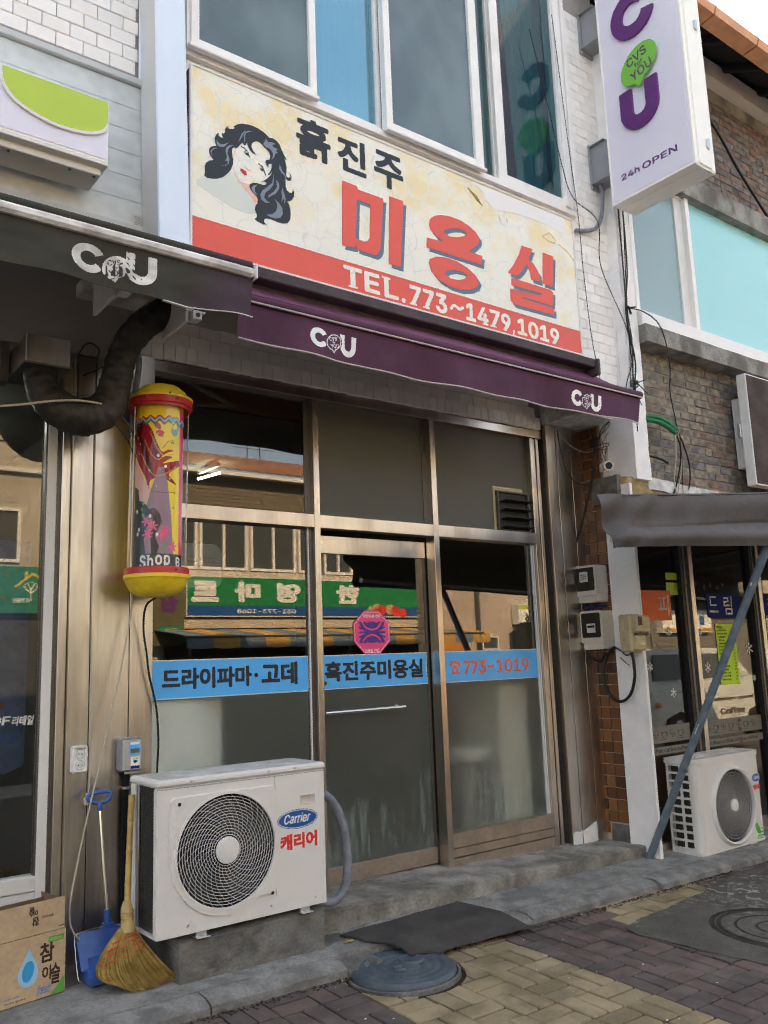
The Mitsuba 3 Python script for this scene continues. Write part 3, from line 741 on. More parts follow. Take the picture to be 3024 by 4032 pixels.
part(SR, 'shelf', [bx(.2, 1.0, 5.6, 6.0, .12 + .4 * k, .15 + .4 * k) for k in range(4)] + [bx(1.0, 1.03, 5.6, 6.0, .12, 1.6)], 'room_wall')
part(C, 'roof', bx(-6.1, 1.5, 3.87, 9.2, 6.95, 7.2), 'grout')
P = thing('coffee_poster', 'blue poster of coffee beans behind the store glass at the left edge', 'poster')
part(P, 'sheet', front(Polygon([(.40, 2.10), (1.182, 2.06), (1.18, 1.0), (1.09, .965), (.40, .98)]), 4.42, .002), 'bean_poster')
bn = []
for cx, cz, k in ((.95, 1.32, 26), (1.0, 1.80, 18), (.80, 1.28, 20)):
    for _ in range(k):
        bn.append(affinity.rotate(ell(cx + rng.normal(0, .075), cz + rng.normal(0, .045), .019, .013, 5), rng.uniform(0, 180)))
part(P, 'printed_bean', [front(unary_union(bn).intersection(sbox(.4, 1.0, 1.178, 2.06)), 4.417, .001)], 'print_bean')
part(P, 'lettering', front(affinity.rotate(fit(glyphs('커피', 'cjk', 2), 1.04, 1.16, 1.08, 1.16), 6), 4.417, .001), 'print_blue')
solo('store_decal', [front(affinity.skew(fit(glyphs('BGF', 'inter', 5), .955, 1.082, 1.196, 1.236), 10), 4.298, .001), front(affinity.skew(fit(glyphs('리테일', 'cjk', 4), 1.09, 1.185, 1.19, 1.235), 8), 4.298, .001)], 'white_dirty', 'white lettering stuck on the store glass at the left edge', 'sticker')
for i, (y, z, xx) in enumerate(((5.2, 2.86, .9), (6.6, 2.86, .9))):
    lp = thing('store_lamp', 'lit strip light inside the store, the ' + ('nearer' if i == 0 else 'farther') + ' one', 'lamp')
    part(lp, 'fitting', cb(xx - .75, xx + .25, y - .05, y + .05, z + .03, z + .08, .006), 'white_paint')
    scene[lp + '__tube'] = mikit.ply(straight((xx - .7, y, z), (xx + .2, y, z), .02, 12), 'mat_white_paint', True)
    scene[lp + '__tube']['emitter'] = {'type': 'area', 'radiance': {'type': 'rgb', 'value': [1.6, 1.75, 1.5]}}

# ================================================================ cafe building on the right
D = thing('cafe_building', 'old brick two-storey building on the right with the cafe, white pier and turquoise window', 'building')
RW = part(D, 'side_wall', bx(5.122, 5.26, 4.005, 4.30, -.1, 3.11), 'grout_brown', label='brown tiled side wall beside the right steel pillar')
for r in range(37):
    z0 = .165 + r * .0793
    for k in range(3):
        y1 = 4.262 - k * .081; y0 = y1 - .081
        if r < 1 and k > 0: continue
        part(RW, 'tile', cb(5.113 - rng.uniform(0, .002), 5.124, max(y0, 4.013) + .0030, y1 - .0030, z0 + .0030, z0 + .0763, .002), f'tile_brown{rng.choice(4, p=[.42, .30, .18, .10])}')
part(RW, 'broken_corner', [bx(5.115, 5.122, 4.013, 4.17, .10, .235)], 'concrete')
def pier(u, v):
    z = -.05 + 2.62 * v
    return None
pr_ = rough(5.112, 5.140, 3.775, 4.012, -.06, 2.62, .05, .0035, 14, 7)
part(D, 'white_pier', pr_, 'plaster_white', smooth=45, label='whitewashed lower pier behind the slanting pole')
up_ = rough(5.20, 5.372, 3.765, 4.2, 2.66, 6.3, .05, .006, 15, 8)
part(D, 'white_pier', up_, 'plaster_white', smooth=45, label='whitewashed upper pier with a broken lower end')
part(D, 'broken_render', [rough(5.13, 5.42, 3.80, 4.2, 2.52, lambda x, y: 2.69 - .05 * (x - 5.04), .04, .02, 17, 9), rough(5.40, 9.0, 3.83, 4.25, 2.46, lambda x, y: 2.68 - .006 * (x - 5.4), .08, .022, 18, 7)], 'broken_render', smooth=50)
part(D, 'mortar_patch', rough(5.085, 5.14, 3.86, 4.10, 2.50, 2.70, .03, .02, 27, 12), 'concrete', smooth=50)
part(D, 'render_edge', [rough(5.38, 6.35, 3.80, 3.84, 2.60, lambda x, y: 2.70 - .05 * (x - 5.38), .03, .014, 19, 12)], 'white_dirty', smooth=45)
BW = part(D, 'brick_wall', [bx(5.36, 9.0, 3.862, 4.2, 2.66, 3.99)], 'mortar')
def bricks(holder, x0, x1, z0, rows, pick, y=3.862, xcut=99):
    for r in range(rows):
        z = z0 + r * .0668
        x = x0 - (.1 if r % 2 else 0) + rng.uniform(-.01, .01)
        while x < min(x1, xcut):
            L = .195 if rng.random() < .78 else .095
            a, b = max(x, x0), min(x + L, x1)
            if b - a > .03:
                m = cb(a + .004, b - .004, y - rng.uniform(.002, .010), y + .02, z + .004 + rng.uniform(-.002, .002), z + .0615, .003)
                part(holder, 'brick', m, f'brick{pick(a, z)}')
            x += L + .003
def pick_low(x, z):
    t = (x - 5.4) / 1.5 + .25 * (z < 3.0)
    return int(rng.choice([0, 1, 2, 5])) if rng.random() > t * .75 else int(rng.choice([3, 4, 6, 2]))
bricks(BW, 5.375, 6.86, 2.70, 16, pick_low)
part(BW, 'brickwork', [cb(6.87 + .2 * k + (.1 if r % 2 else 0), 7.06 + .2 * k + (.1 if r % 2 else 0), 3.855, 3.87, 2.70 + r * .0668, 2.76 + r * .0668, .003) for r in range(16) for k in range(10)], 'brick4', kind='stuff')
BM = part(D, 'sill_beam', rough(5.375, 9.0, 3.70, 3.90, 3.722, 3.862, .08, .004, 23, 6), 'cement_old', smooth=45, label='weathered concrete sill beam under the cafe windows')
WN = part(D, 'window', [bx(5.39, 9.0, 3.735, 3.9, 3.866, 3.985), front(sbox(5.40, 3.985, 9, 5.19).difference(sbox(5.446, 4.0, 6.165, 5.15)).difference(sbox(6.215, 3.99, 7.9, 5.19)), 3.83, .05), bx(6.165, 6.215, 3.76, 3.80, 3.985, 5.20)], 'frame_white', label='turquoise upstairs window of the cafe building')
part(WN, 'pane', pane(5.44, 6.17, 3.99, 5.16, 3.815), 'win_greycyan')
part(WN, 'inner_stile', bx(6.06, 6.165, 3.80, 3.815, 3.99, 5.16), 'alu_frame')
part(WN, 'pane', pane(6.21, 8.0, 3.985, 5.16, 3.80), 'win_cyan')
part(D, 'window_head', rough(5.375, 9.0, 3.72, 3.9, 5.16, 5.35, .09, .004, 24, 6), 'cement_old', smooth=45)
BW2 = part(D, 'upper_brick_wall', bx(5.36, 9.0, 3.862, 4.2, 5.35, 6.55), 'mortar_dark')
bricks(BW2, 6.35, 7.9, 5.35, 16, lambda x, z: int(rng.choice([4, 4, 6, 2, 3, 3])))
part(BW2, 'brickwork', [cb(5.4 + .2 * k, 5.59 + .2 * k, 3.855, 3.87, 5.35 + r * .0668, 5.41 + r * .0668, .003) for r in range(16) for k in range(5)], 'brick4', kind='stuff')
part(D, 'eave_beam', rough(5.375, 9.2, 3.74, 3.9, 6.53, 6.70, .09, .004, 25, 6), 'frame_white', smooth=45)
part(D, 'eave_beam', bx(5.375, 9.2, 3.85, 4.0, 6.40, 6.53), 'cement_old')
part(D, 'eave_board', bx(5.38, 9.5, 3.58, 3.62, 6.735, 6.775), 'eave_board')
part(D, 'eave', [TM([(5.33, 3.30, 6.50), (9.6, 3.30, 6.50), (9.6, 4.3, 7.05), (5.33, 4.3, 7.05)], [(0, 1, 2), (0, 2, 3)]), bx(5.36, 9.6, 4.0, 4.2, 6.5, 7.0)] + [xf(cb(-.03, .03, 0, 1.0, -.06, 0, .002), (5.8 + .6 * k, 3.32, 6.505), (1, 0, 0), (0, .876, .482), (0, -.482, .876)) for k in range(6)], 'eave_dark')
g_ = xf(trimesh.creation.extrude_polygon(Polygon([(.0, .13), (.03, .14), (.035, .05), (.115, .03), (.15, -.02), (.13, -.075), (.0, -.09)]), 4.1, engine='earcut'), (5.36, 3.32, 6.47), (0, -1, 0), ZU, (1, 0, 0))
GU = part(D, 'gutter', g_, 'gutter', label='copper-coloured roof gutter in the top right corner')
part(GU, 'seam', [xf(trimesh.creation.extrude_polygon(Polygon([(-.002, .133), (.033, .144), (.038, .054), (.117, .034), (.154, -.02), (.134, -.079), (-.002, -.094)]), .012, engine='earcut'), (x, 3.32, 6.47), (0, -1, 0), ZU, (1, 0, 0)) for x in (5.92, 6.55, 7.2)], 'gutter_seam')
part(D, 'roof', TM([(5.3, 3.27, 6.60), (9.6, 3.27, 6.60), (9.6, 6.2, 7.9), (5.3, 6.2, 7.9), (5.3, 9.2, 6.62), (9.6, 9.2, 6.62), (5.3, 9.2, -.2), (9.6, 9.2, -.2)], [(0, 1, 2), (0, 2, 3), (3, 2, 5), (3, 5, 4), (4, 5, 7), (4, 7, 6)]), 'terracotta')
part(D, 'end_wall', [bx(9.0, 9.2, 3.87, 9.2, -.2, 6.6), bx(5.3, 9.0, 4.2, 4.4, 2.6, 6.6)], 'room_dark')
# cafe glazing
CG = part(D, 'shop_window', [cb(5.905, 5.955, 3.875, 3.955, 0, 2.5, .003), cb(6.875, 6.925, 3.875, 3.955, 0, 2.5, .003), bx(5.2, 9, 3.90, 3.955, 2.42, 2.5), bx(5.19, 9, 3.90, 3.955, 0, .10)], 'steel', label='cafe glass front behind the slanting pole')
part(CG, 'gasket', [bx(5.80, 5.840, 3.885, 3.955, .1, 2.42), bx(5.862, 5.905, 3.890, 3.955, .1, 2.42), bx(6.79, 6.82, 3.885, 3.955, .1, 2.42), bx(6.84, 6.875, 3.890, 3.955, .1, 2.42)], 'black')
part(CG, 'bead', [cb(5.840, 5.862, 3.880, 3.955, .1, 2.42, .003), cb(6.82, 6.84, 3.880, 3.955, .1, 2.42, .003)], 'steel_dark')
for a, b in ((5.19, 5.80), (5.962, 6.79), (6.93, 9.0)):
    part(CG, 'pane', pane(a, b, .10, 2.42, 3.925), 'glass')
CR = part(D, 'room', bx(5.26, 9.0, 3.96, 9.0, -.12, -.02), 'room_floor')
part(CR, 'inner_wall', [bx(5.26, 5.30, 4.25, 9.0, -.02, 2.6), bx(5.3, 9.0, 8.5, 8.6, -.02, 2.6)], 'wood_dark')
part(CR, 'ceiling', bx(5.3, 9.0, 4.2, 8.5, 2.5, 2.6), 'wood_dark')
part(CR, 'shelf', [bx(7.3, 8.6, 5.9, 6.1, 2.12 - .1 * k, 2.15 - .1 * k) for k in range(3)], 'wood_orange')
part(CR, 'counter', bx(6.6, 8.6, 5.2, 5.6, -.02, 1.0), 'wood_dark')

# ================================================================ signs
# --- the salon's board
S = thing('salon_board', "cream hair salon board with a dark-haired woman's head and red Korean lettering", 'sign')
part(S, 'box', [bx(1.662, 4.512, 3.64, 3.82, 3.42, 4.402)], 'cassette')
part(S, 'face', front(sbox(1.666, 3.589, 4.508, 4.398), 3.636, .012), 'board_cream', label='cream upper field crazed with cracks')
part(S, 'red_band', front(sbox(1.666, 3.424, 4.508, 3.5885), 3.636, .012), 'board_red')
part(S, 'edge_trim', front(ring_rect(1.655, 4.520, 3.414, 4.408, .010), 3.64, .022), 'alu_frame')
FY = 3.6235
HAIR = '1891,4143 1913,4164 1939,4178 1976,4187 2010,4189 2038,4185 2067,4177 2086,4167 2099,4157 2124,4161 2148,4154 2163,4139 2174,4115 2188,4092 2205,4064 2191,4071 2197,4051 2203,4023 2203,4001 2199,3981 2203,3969 2215,3966 2226,3973 2225,3986 2219,3999 2231,3984 2233,3966 2224,3949 2209,3949 2197,3954 2195,3932 2196,3910 2203,3890 2219,3882 2233,3885 2241,3899 2239,3913 2248,3893 2247,3871 2236,3847 2218,3832 2202,3827 2216,3810 2223,3782 2223,3750 2218,3723 2202,3703 2178,3694 2151,3692 2124,3695 2098,3697 2075,3692 2063,3682 2062,3669 2071,3661 2083,3660 2060,3655 2041,3658 2022,3663 2009,3671 2021,3682 2023,3697 2015,3709 2010,3728 2016,3748 2027,3762 2028,3780 2022,3796 2007,3809 1989,3821 1979,3840 1984,3855 1999,3866 2025,3874 2044,3873 2063,3875 2078,3882 2080,3894 2070,3896 2048,3889 2071,3905 2094,3928 2109,3951 2118,3976 2102,3948 2088,3942 2102,3963 2112,3988 2114,4011 2099,4008 2093,3997 2095,3986 2083,3993 2076,4009 2080,4023 2103,4033 2105,4056 2100,4072 2085,4084 2071,4092 2058,4102 2043,4111 2024,4110 2005,4097 1996,4083 1995,4065 2005,4046 2023,4033 2001,4034 1982,4049 1971,4071 1970,4085 1964,4072 1954,4059 1944,4073 1930,4056 1916,4036 1897,4021 1903,4032 1886,4024 1882,4006 1884,3979 1889,3959 1887,3930 1875,3897 1857,3870 1832,3844 1803,3825 1775,3815 1747,3811 1729,3819 1735,3836 1732,3863 1739,3890 1758,3908 1782,3919 1772,3929 1758,3945 1755,3965 1762,3983 1783,3996 1797,4001 1790,4016 1787,4040 1795,4064 1808,4079 1809,4062 1822,4057 1834,4061 1828,4073 1829,4086 1836,4083 1844,4093 1846,4117 1855,4130 1867,4136 1858,4125 1869,4122 1891,4130 1902,4141'
HI1 = '2125,3964 2114,3905 2085,3870 2055,3842 2042,3813 2050,3787 2073,3778 2099,3786 2077,3792 2065,3806 2071,3833 2097,3859 2120,3892'
HI2 = '2125,3818 2153,3801 2172,3778 2175,3746 2159,3720 2132,3708 2102,3706 2075,3712 2110,3726 2133,3748 2143,3776 2140,3797'
HI3 = '2138,3931 2155,3911 2155,3885 2135,3850 2107,3827 2088,3810 2092,3827 2123,3857 2143,3889'
HI4 = '2025,3865 1999,3849 1991,3833 2002,3811 2026,3804 2011,3825 2012,3843'
HI5 = '2178,3895 2168,3871 2173,3848 2169,3811 2181,3839 2187,3826 2181,3803 2194,3829 2191,3849 2182,3868'
HI6 = '1894,4039 1868,4030 1848,4009 1847,3983 1854,3957 1841,3932 1855,3940 1859,3927 1843,3911 1818,3901 1846,3909 1864,3929 1867,3955 1857,3980 1861,4006 1874,4025'
HI7 = '1797,4038 1797,4012 1811,4001 1836,4008 1863,4043 1836,4024 1818,4018 1804,4025'
HI8 = '1965,4154 1938,4120 1916,4062 1931,4085 1946,4119'
HI9 = '2002,4153 1980,4152 1959,4139 1949,4117 1953,4093 1953,4068 1958,4091 1957,4116 1964,4134 1980,4146'
HI10 = '2055,4130 2074,4126 2062,4107 2077,4094 2100,4095 2119,4079 2121,4058 2109,4031 2129,4057 2135,4077 2150,4087 2139,4094 2151,4109 2127,4110 2116,4119 2136,4133 2116,4136 2093,4129 2078,4146 2076,4128'
HI11 = '2161,4025 2157,4000 2172,3979 2193,3968 2193,3949 2181,3933 2199,3951 2197,3973 2176,3992'
HI12 = '1802,3991 1779,3984 1763,3964 1765,3948 1776,3937 1767,3955 1776,3974'
FACE = '1905,4020 1890,3977 1887,3937 1893,3896 1907,3866 1936,3850 1973,3850 1988,3855'
LIPS = '1931,3924 1944,3926 1953,3920 1962,3920 1968,3898 1955,3894 1938,3903 1930,3913'
EYE1 = '1953,4026 1962,4038 1972,4036 1978,4026 1981,4013 1971,4010 1960,4012'
LASH1 = '1936,4049 1956,4044 1975,4028 1982,4006 1973,4024 1954,4037'
EYE2 = '2042,3970 2051,3977 2060,3971 2064,3954 2054,3951 2045,3957'
LASH2 = '2036,3986 2058,3979 2068,3959 2076,3935 2062,3957 2055,3974'
NOSE = '1961,3948 1962,3931 1973,3925 1986,3924 1989,3940 1977,3936 1966,3939'
NECK = '1893,3889 1907,3862 1936,3847 1980,3849 1982,3830 2002,3808 2026,3790 2027,3766 2012,3754 1994,3784 1958,3818 1918,3844'
DRESS = '1689,3787 1734,3806 1828,3838 1871,3882 1889,3892 1907,3851 1943,3828 1987,3792 2012,3750 2008,3699 1964,3689 1891,3692 1838,3710 1785,3725 1734,3743 1692,3757'
MI_O = '2562,4065 2663,4063 2666,4044 2847,4044 2813,3719 2787,3681 2763,3674 2644,3677 2641,3705 2630,3682 2549,3675'
MI_H = '2658,3979 2751,3977 2740,3774 2723,3748 2698,3737 2651,3742 2642,3746'
MI_I = '2892,4075 2996,4074 2954,3650 2869,3650'
YO_O = '3188,3989 3198,4023 3233,4054 3289,4077 3368,4089 3447,4088 3515,4071 3571,4046 3599,4017 3596,3983 3564,3947 3505,3900 3617,3897 3605,3834 3160,3831 3166,3894 3295,3904 3236,3927 3194,3955'
YO_H = '3298,3963 3316,3986 3362,4010 3431,4028 3483,4025 3493,4014 3469,3989 3404,3963 3348,3953'
NG_O = '3171,3738 3183,3763 3228,3790 3294,3804 3394,3806 3483,3784 3550,3751 3576,3717 3556,3676 3496,3643 3415,3624 3326,3624 3241,3647 3189,3686'
NG_H = '3292,3695 3316,3721 3367,3741 3435,3746 3479,3733 3461,3708 3403,3685 3341,3678'
SI_A = '3985,4069 4085,4071 4034,3975 3975,3892 3927,3846 3895,3838 3837,3845 3902,3921 3953,4001'
SI_B = '4029,3993 4086,3969 4133,3913 4143,3853 4055,3850 4047,3901 4013,3955'
SI_I = '4185,4075 4288,4074 4258,3847 4163,3848'
SI_L = '3868,3816 4231,3822 4261,3808 4247,3709 3965,3704 3951,3695 4259,3696 4254,3646 3940,3639 3877,3637 3848,3658 3851,3738 4132,3758 4146,3773 3863,3765'
TORN = '3410,4395 3502,4388 3555,4392 3659,4345 3668,4300 3697,4285 3755,4251 3920,4282 4064,4295 4237,4292 4373,4276 4414,4278 4426,4394 3942,4391 3644,4387'
part(S, 'peeled_film', front(poly(TORN).intersection(sbox(1.7, 3.6, 4.505, 4.395)), FY, .001), 'peel_white', label='torn strip at the upper right where the film has peeled off')
part(S, 'film_flap', [front(Polygon([(3.52, 4.335), (3.60, 4.30), (3.645, 4.245), (3.60, 4.27)]), FY - .002, .002)], 'slate_blue' if False else 'broken_render')
part(S, 'rust_stain', [front(strokes([[(3.79, 4.22), (3.80, 4.19)], [(3.86, 4.225), (3.865, 4.20)], [(4.20, 4.20), (4.27, 4.24), (4.33, 4.20)], [(4.36, 4.18), (4.44, 4.15), (4.50, 4.10)], [(4.20, 4.19), (4.26, 4.175), (4.32, 4.18)]], .0045), FY, .0006)], 'rust')
WOM = part(S, 'woman_picture', front(poly(HAIR), FY - .001, .001), 'ink', label="picture of a woman's head with long wavy black hair")
part(WOM, 'dress', front(poly(DRESS), FY, .0008), 'dress')
part(WOM, 'neck', front(poly(NECK), FY - .0004, .0008), 'skin_pink')
part(WOM, 'hair_highlight', front(unary_union([poly(h) for h in (HI1, HI2, HI3, HI4, HI5, HI6, HI7, HI8, HI9, HI10, HI11, HI12)]), FY - .002, .001), 'hair_grey')
part(WOM, 'lips', front(poly(LIPS), FY, .001), 'lips')
part(WOM, 'eye', front(unary_union([poly(EYE1), strokes([pts(LASH1)[:4]], .0025)]), FY, .001), 'ink')
part(WOM, 'eye', front(unary_union([poly(EYE2), strokes([pts(LASH2)[:4]], .0025)]), FY, .001), 'ink')
ec = [poly(e).centroid for e in (EYE1, EYE2)]
part(WOM, 'eye_glint', front(unary_union([ell(c.x - .002, c.y + .003, .006, .006, 6).difference(ell(c.x, c.y, .003, .003, 4)) for c in ec]), FY - .001, .001), 'peel_white')
part(WOM, 'nose', front(poly(NOSE), FY, .0008), 'skin_pink')
part(WOM, 'face_outline', front(strokes([spline([(a, b) for a, b in pts(FACE)], 4)], .0016), FY, .0008), 'skin_pink')
for txt, a, b, c, d in (('흙', 2.268, 2.490, 4.128, 4.362), ('진', 2.537, 2.733, 4.131, 4.345), ('주', 2.790, 3.003, 4.121, 4.347)):
    part(S, 'letter', front(fit(affinity.skew(glyphs(txt, 'cjk', 3.6), 0), a, b, c, d), FY, .0015), 'ink')
big = [('미', unary_union([poly(MI_O).difference(poly(MI_H)), poly(MI_I)])), ('용', unary_union([poly(YO_O).difference(poly(YO_H)), poly(NG_O).difference(poly(NG_H))])),
       ('실', unary_union([poly(SI_A), poly(SI_B), poly(SI_I), poly(SI_L)]))]
for nm, g in big:
    L = part(S, 'large_letter', front(g, FY - .001, .002), 'board_red')
    part(L, 'drop_shade', front(affinity.translate(g, .022, -.020).difference(g.buffer(-.002)), FY, .001), 'slate_blue')
part(S, 'phone_number', front(unary_union([fit(slab('TEL'), 2.553, 2.932, 3.442, 3.565), ell(2.968, 3.452, .014, .014, 8), fit(slab('773'), 3.013, 3.300, 3.440, 3.562),
     strokes([spline([(3.332, 3.487), (3.36, 3.512), (3.40, 3.497), (3.428, 3.513)], 5)], .010), fit(slab('1479'), 3.452, 3.835, 3.440, 3.556), fit(glyphs(',', 'inter', 3), 3.85, 3.868, 3.425, 3.462), fit(slab('1019'), 3.895, 4.290, 3.440, 3.554)]), FY, .0015), 'board_cream')
# --- pale strip sign between the two shops
W_ = thing('strip_panel', 'tall narrow white panel with painted sky tint between the two shop fronts', 'panel')
part(W_, 'box', [xf(trimesh.creation.extrude_polygon(Polygon([(1.507, 3.406), (1.649, 3.402), (1.583, 6.2), (1.441, 6.2)]), .2, engine='earcut'), (0, 3.84, 0), XU, ZU)], 'fascia_trim')
part(W_, 'face', front(Polygon([(1.502, 3.404), (1.654, 3.400), (1.588, 6.2), (1.436, 6.2)]), 3.640, .02), 'sky_tinted_panel')
part(W_, 'bottom_cap', bx(1.505, 1.652, 3.625, 3.835, 3.394, 3.400), 'dark_metal')
# --- light box with the lime panel
G_ = thing('lime_light_box', 'white light box with a lime green curved panel on the grey fascia', 'sign')
part(G_, 'case', cb(-.6, 1.245, 3.605, 3.80, 3.705, 4.012, .006), 'sign_frame')
part(G_, 'face', front(sbox(-.58, 3.722, 1.236, 4.002), 3.605, .004), 'lavender_face')
lime = Polygon(spline([(.775, 4.003), (.785, 3.93), (.83, 3.87), (.90, 3.835), (1.0, 3.812), (1.10, 3.815), (1.17, 3.832), (1.215, 3.862), (1.237, 3.91)], 6).tolist() + [(1.237, 4.003)])
part(G_, 'lime_panel', front(lime, 3.601, .008), 'lime')
part(G_, 'rim', front(lime.buffer(.014, 8).difference(lime).intersection(sbox(.7, 3.7, 1.236, 4.003)), 3.601, .012), 'alu_frame')
part(G_, 'base_rail', [cb(-.6, 1.245, 3.60, 3.80, 3.690, 3.704, .003), cb(-.6, 1.225, 3.64, 3.80, 3.655, 3.690, .004)], 'alu_frame')
part(G_, 'screw', [lathe([(0, 0), (.006, 0), (.006, -.004), (0, -.004)], (x, 3.66, 3.655), 10) for x in (.83, 1.09, 1.2)], 'dark_metal')

# --- the store's hanging sign at right angles to the wall
def bubble(cx, cz, s, ang=0):
    b = unary_union([affinity.rotate(ell(cx, cz, .165 * s, .125 * s, 14), 35, origin=(cx, cz)), Polygon([(cx - .06 * s, cz - .12 * s), (cx - .005 * s, cz - .185 * s), (cx + .055 * s, cz - .10 * s)])])
    return affinity.rotate(b, ang, origin=(cx, cz)) if ang else b
def cvs_text(cx, cz, s):
    g = unary_union([fit(glyphs('CVS', 'inter', 1.5), -.085, .085, .025, .095), fit(glyphs('for', 'inter', 1.5), -.035, .035, -.022, .018), fit(glyphs('YOU', 'inter', 1.5), -.09, .09, -.105, -.032)])
    return affinity.translate(affinity.rotate(affinity.scale(g, s, s, origin=(0, 0)), 14, origin=(0, 0)), cx, cz)
def letter_C(cx, cz, r, w, sx=1.0):
    c = Point(0, 0).buffer(r, 20).difference(Point(0, 0).buffer(r - w, 20)).difference(Polygon([(0, 0), (2 * r, 1.15 * r), (2 * r, -1.15 * r)]))
    return affinity.translate(affinity.scale(c, sx, 1, origin=(0, 0)), cx, cz)
def letter_U(x0, x1, z0, z1, w):
    r = (x1 - x0) / 2; cx = (x0 + x1) / 2
    o = unary_union([Point(cx, z0 + r).buffer(r, 20), sbox(x0, z0 + r, x1, z1)])
    i = unary_union([Point(cx, z0 + r).buffer(r - w, 20), sbox(x0 + w, z0 + r, x1 - w, z1 + 1)])
    return o.difference(i)
H_ = thing('hanging_store_sign', 'tall lavender hanging sign with purple letters C and U, standing out from the wall', 'sign')
part(H_, 'case', [cb(5.056, 5.305, 2.972, 3.662, 4.700, 6.9, .004)], 'sign_frame')
part(H_, 'frame', [side(ring_rect(-3.664, -2.964, 4.690, 6.92, .014), 5.056, .010), cb(5.10, 5.255, 2.964, 2.973, 4.71, 6.9, .002)], 'sign_frame')
part(H_, 'face', side(sbox(-3.652, 4.703, -2.978, 6.9), 5.0555, .005), 'lavender_face')
part(H_, 'face_lip', side(sbox(-3.02, 4.745, -2.992, 6.9).union(sbox(-3.64, 4.715, -2.992, 4.745)), 5.0505, .004), 'lavender_face')
part(H_, 'bottom_plate', [bx(5.06, 5.13, 2.975, 3.66, 4.692, 4.700), bx(5.134, 5.225, 2.975, 3.66, 4.690, 4.700), bx(5.229, 5.30, 2.975, 3.66, 4.692, 4.700)], 'sign_frame')
cU = letter_U(-3.512, -3.188, 5.167, 5.505, .105)
cC = affinity.rotate(letter_C(-3.345, 6.085, .186, .098), 18, origin=(-3.345, 6.085))
part(H_, 'letter', side(cC, 5.0505, .022), 'purple_letter')
part(H_, 'letter', side(cU, 5.0505, .022), 'purple_letter')
BU = part(H_, 'speech_bubble', side(bubble(-3.318, 5.655, 1.02), 5.0285, .010), 'green_letter', label='green speech bubble between the two letters')
part(BU, 'lettering', side(cvs_text(-3.315, 5.655, 1.0), 5.0183, .0015), 'purple_letter')
part(H_, 'lettering', side(unary_union([fit(glyphs('24h', 'inter', 2.5), -3.566, -3.407, 4.848, 4.897), fit(glyphs('OPEN', 'inter', 2.5), -3.383, -3.093, 4.848, 4.898)]), 5.0503, .0015), 'purple_letter')
part(H_, 'hinge', [cb(5.20, 5.24, 2.955, 2.965, z, z + .07, .003) for z in (4.85, 5.78)] + [straight((5.22, 2.955, z - .005), (5.22, 2.955, z + .075), .007) for z in (4.85, 5.78)], 'zinc')
for z0, z1 in ((4.935, 5.285), (6.09, 6.43)):
    b = part(H_, 'bracket', [bx(5.075, 5.20, 3.66, 3.846, z0 + .03, z1 - .02), cb(5.05, 5.235, 3.838, 3.852, z0 - .012, z1 + .005, .003), bx(5.05, 5.215, 3.70, 3.846, z1 - .018, z1 - .012), bx(5.05, 5.215, 3.70, 3.846, z0 + .02, z0 + .026)], 'grey_plastic')
    part(b, 'bolt', [lathe([(0, 0), (.011, 0), (.011, .008), (0, .008)], (x, 3.838, z), 6, 'y') for x in (5.06, 5.225) for z in (z0, z1)], 'zinc')

# --- lettered bands and stickers on the salon glass
GY = 4.3
def band(x0, x1, y, text_polys, txt_mat, label):
    k = thing('window_band_sticker', label, 'sticker', 'blue lettered bands across the salon glass')
    part(k, 'film', front(sbox(x0, 1.268, x1, 1.468), y, .001), 'band_blue')
    part(k, 'lettering', front(text_polys, y - .0012, .001), txt_mat)
    part(k, 'rim', front(ring_rect(x0, x1, 1.268, 1.468, .004), y - .0011, .0007), 'peel_white')
    return k
band(1.750, 2.703, 4.303, unary_union([fit(glyphs('드라이파마', 'cjk', 4.5), 1.815, 2.335, 1.315, 1.425), ell(2.362, 1.372, .012, .012, 6), fit(glyphs('고데', 'cjk', 4.5), 2.395, 2.628, 1.312, 1.438)]), 'ink', 'blue sticker band lettered in black on the left salon pane, above the outdoor unit')
band(2.788, 3.630, 4.352, fit(glyphs('흑진주미용실', 'cjk', 4.0), 2.845, 3.595, 1.312, 1.430), 'ink', "blue sticker band lettered in black on the salon's sliding door")
tel = unary_union([fit(slab('773', ''), 3.905, 4.105, 1.318, 1.402), sbox(4.12, 1.355, 4.175, 1.368), fit(glyphs('1019', 'inter', 1.5), 4.205, 4.515, 1.318, 1.405)])
phone = unary_union([strokes([spline([(3.795, 1.378), (3.805, 1.392), (3.83, 1.398), (3.856, 1.392), (3.866, 1.378)], 4)], .009), Polygon([(3.80, 1.320), (3.862, 1.320), (3.852, 1.362), (3.842, 1.378), (3.820, 1.378), (3.81, 1.362)]).difference(ell(3.831, 1.345, .014, .013, 8)), ell(3.831, 1.345, .006, .006, 6)])
band(3.704, 4.606, 4.303, unary_union([tel, phone]), 'number_red', 'blue sticker band with a red telephone and number on the right salon pane')
o_ = thing('octagon_sticker', 'pink octagonal sticker with a dark blue emblem on the sliding door', 'sticker')
oc = Polygon([(3.20 + .148 * math.cos(math.radians(22.5 + 45 * k)) * 1.02, 1.600 + .144 * math.sin(math.radians(22.5 + 45 * k))) for k in range(8)])
part(o_, 'film', front(oc, 4.351, .001), 'sticker_pink')
em = []
for s in (1, -1):
    for k, r in enumerate((.075, .105)):
        a = Point(3.2, 1.60 + s * .098).buffer(r, 16).difference(Point(3.2, 1.60 + s * .098).buffer(r - .017, 16))
        em.append(a.intersection(sbox(3.10, 1.535, 3.30, 1.665)))
    em.append(ell(3.2, 1.60 + s * .045, .045, .020).difference(sbox(3.1, 1.60 - .002, 3.3, 1.60 + .002)))
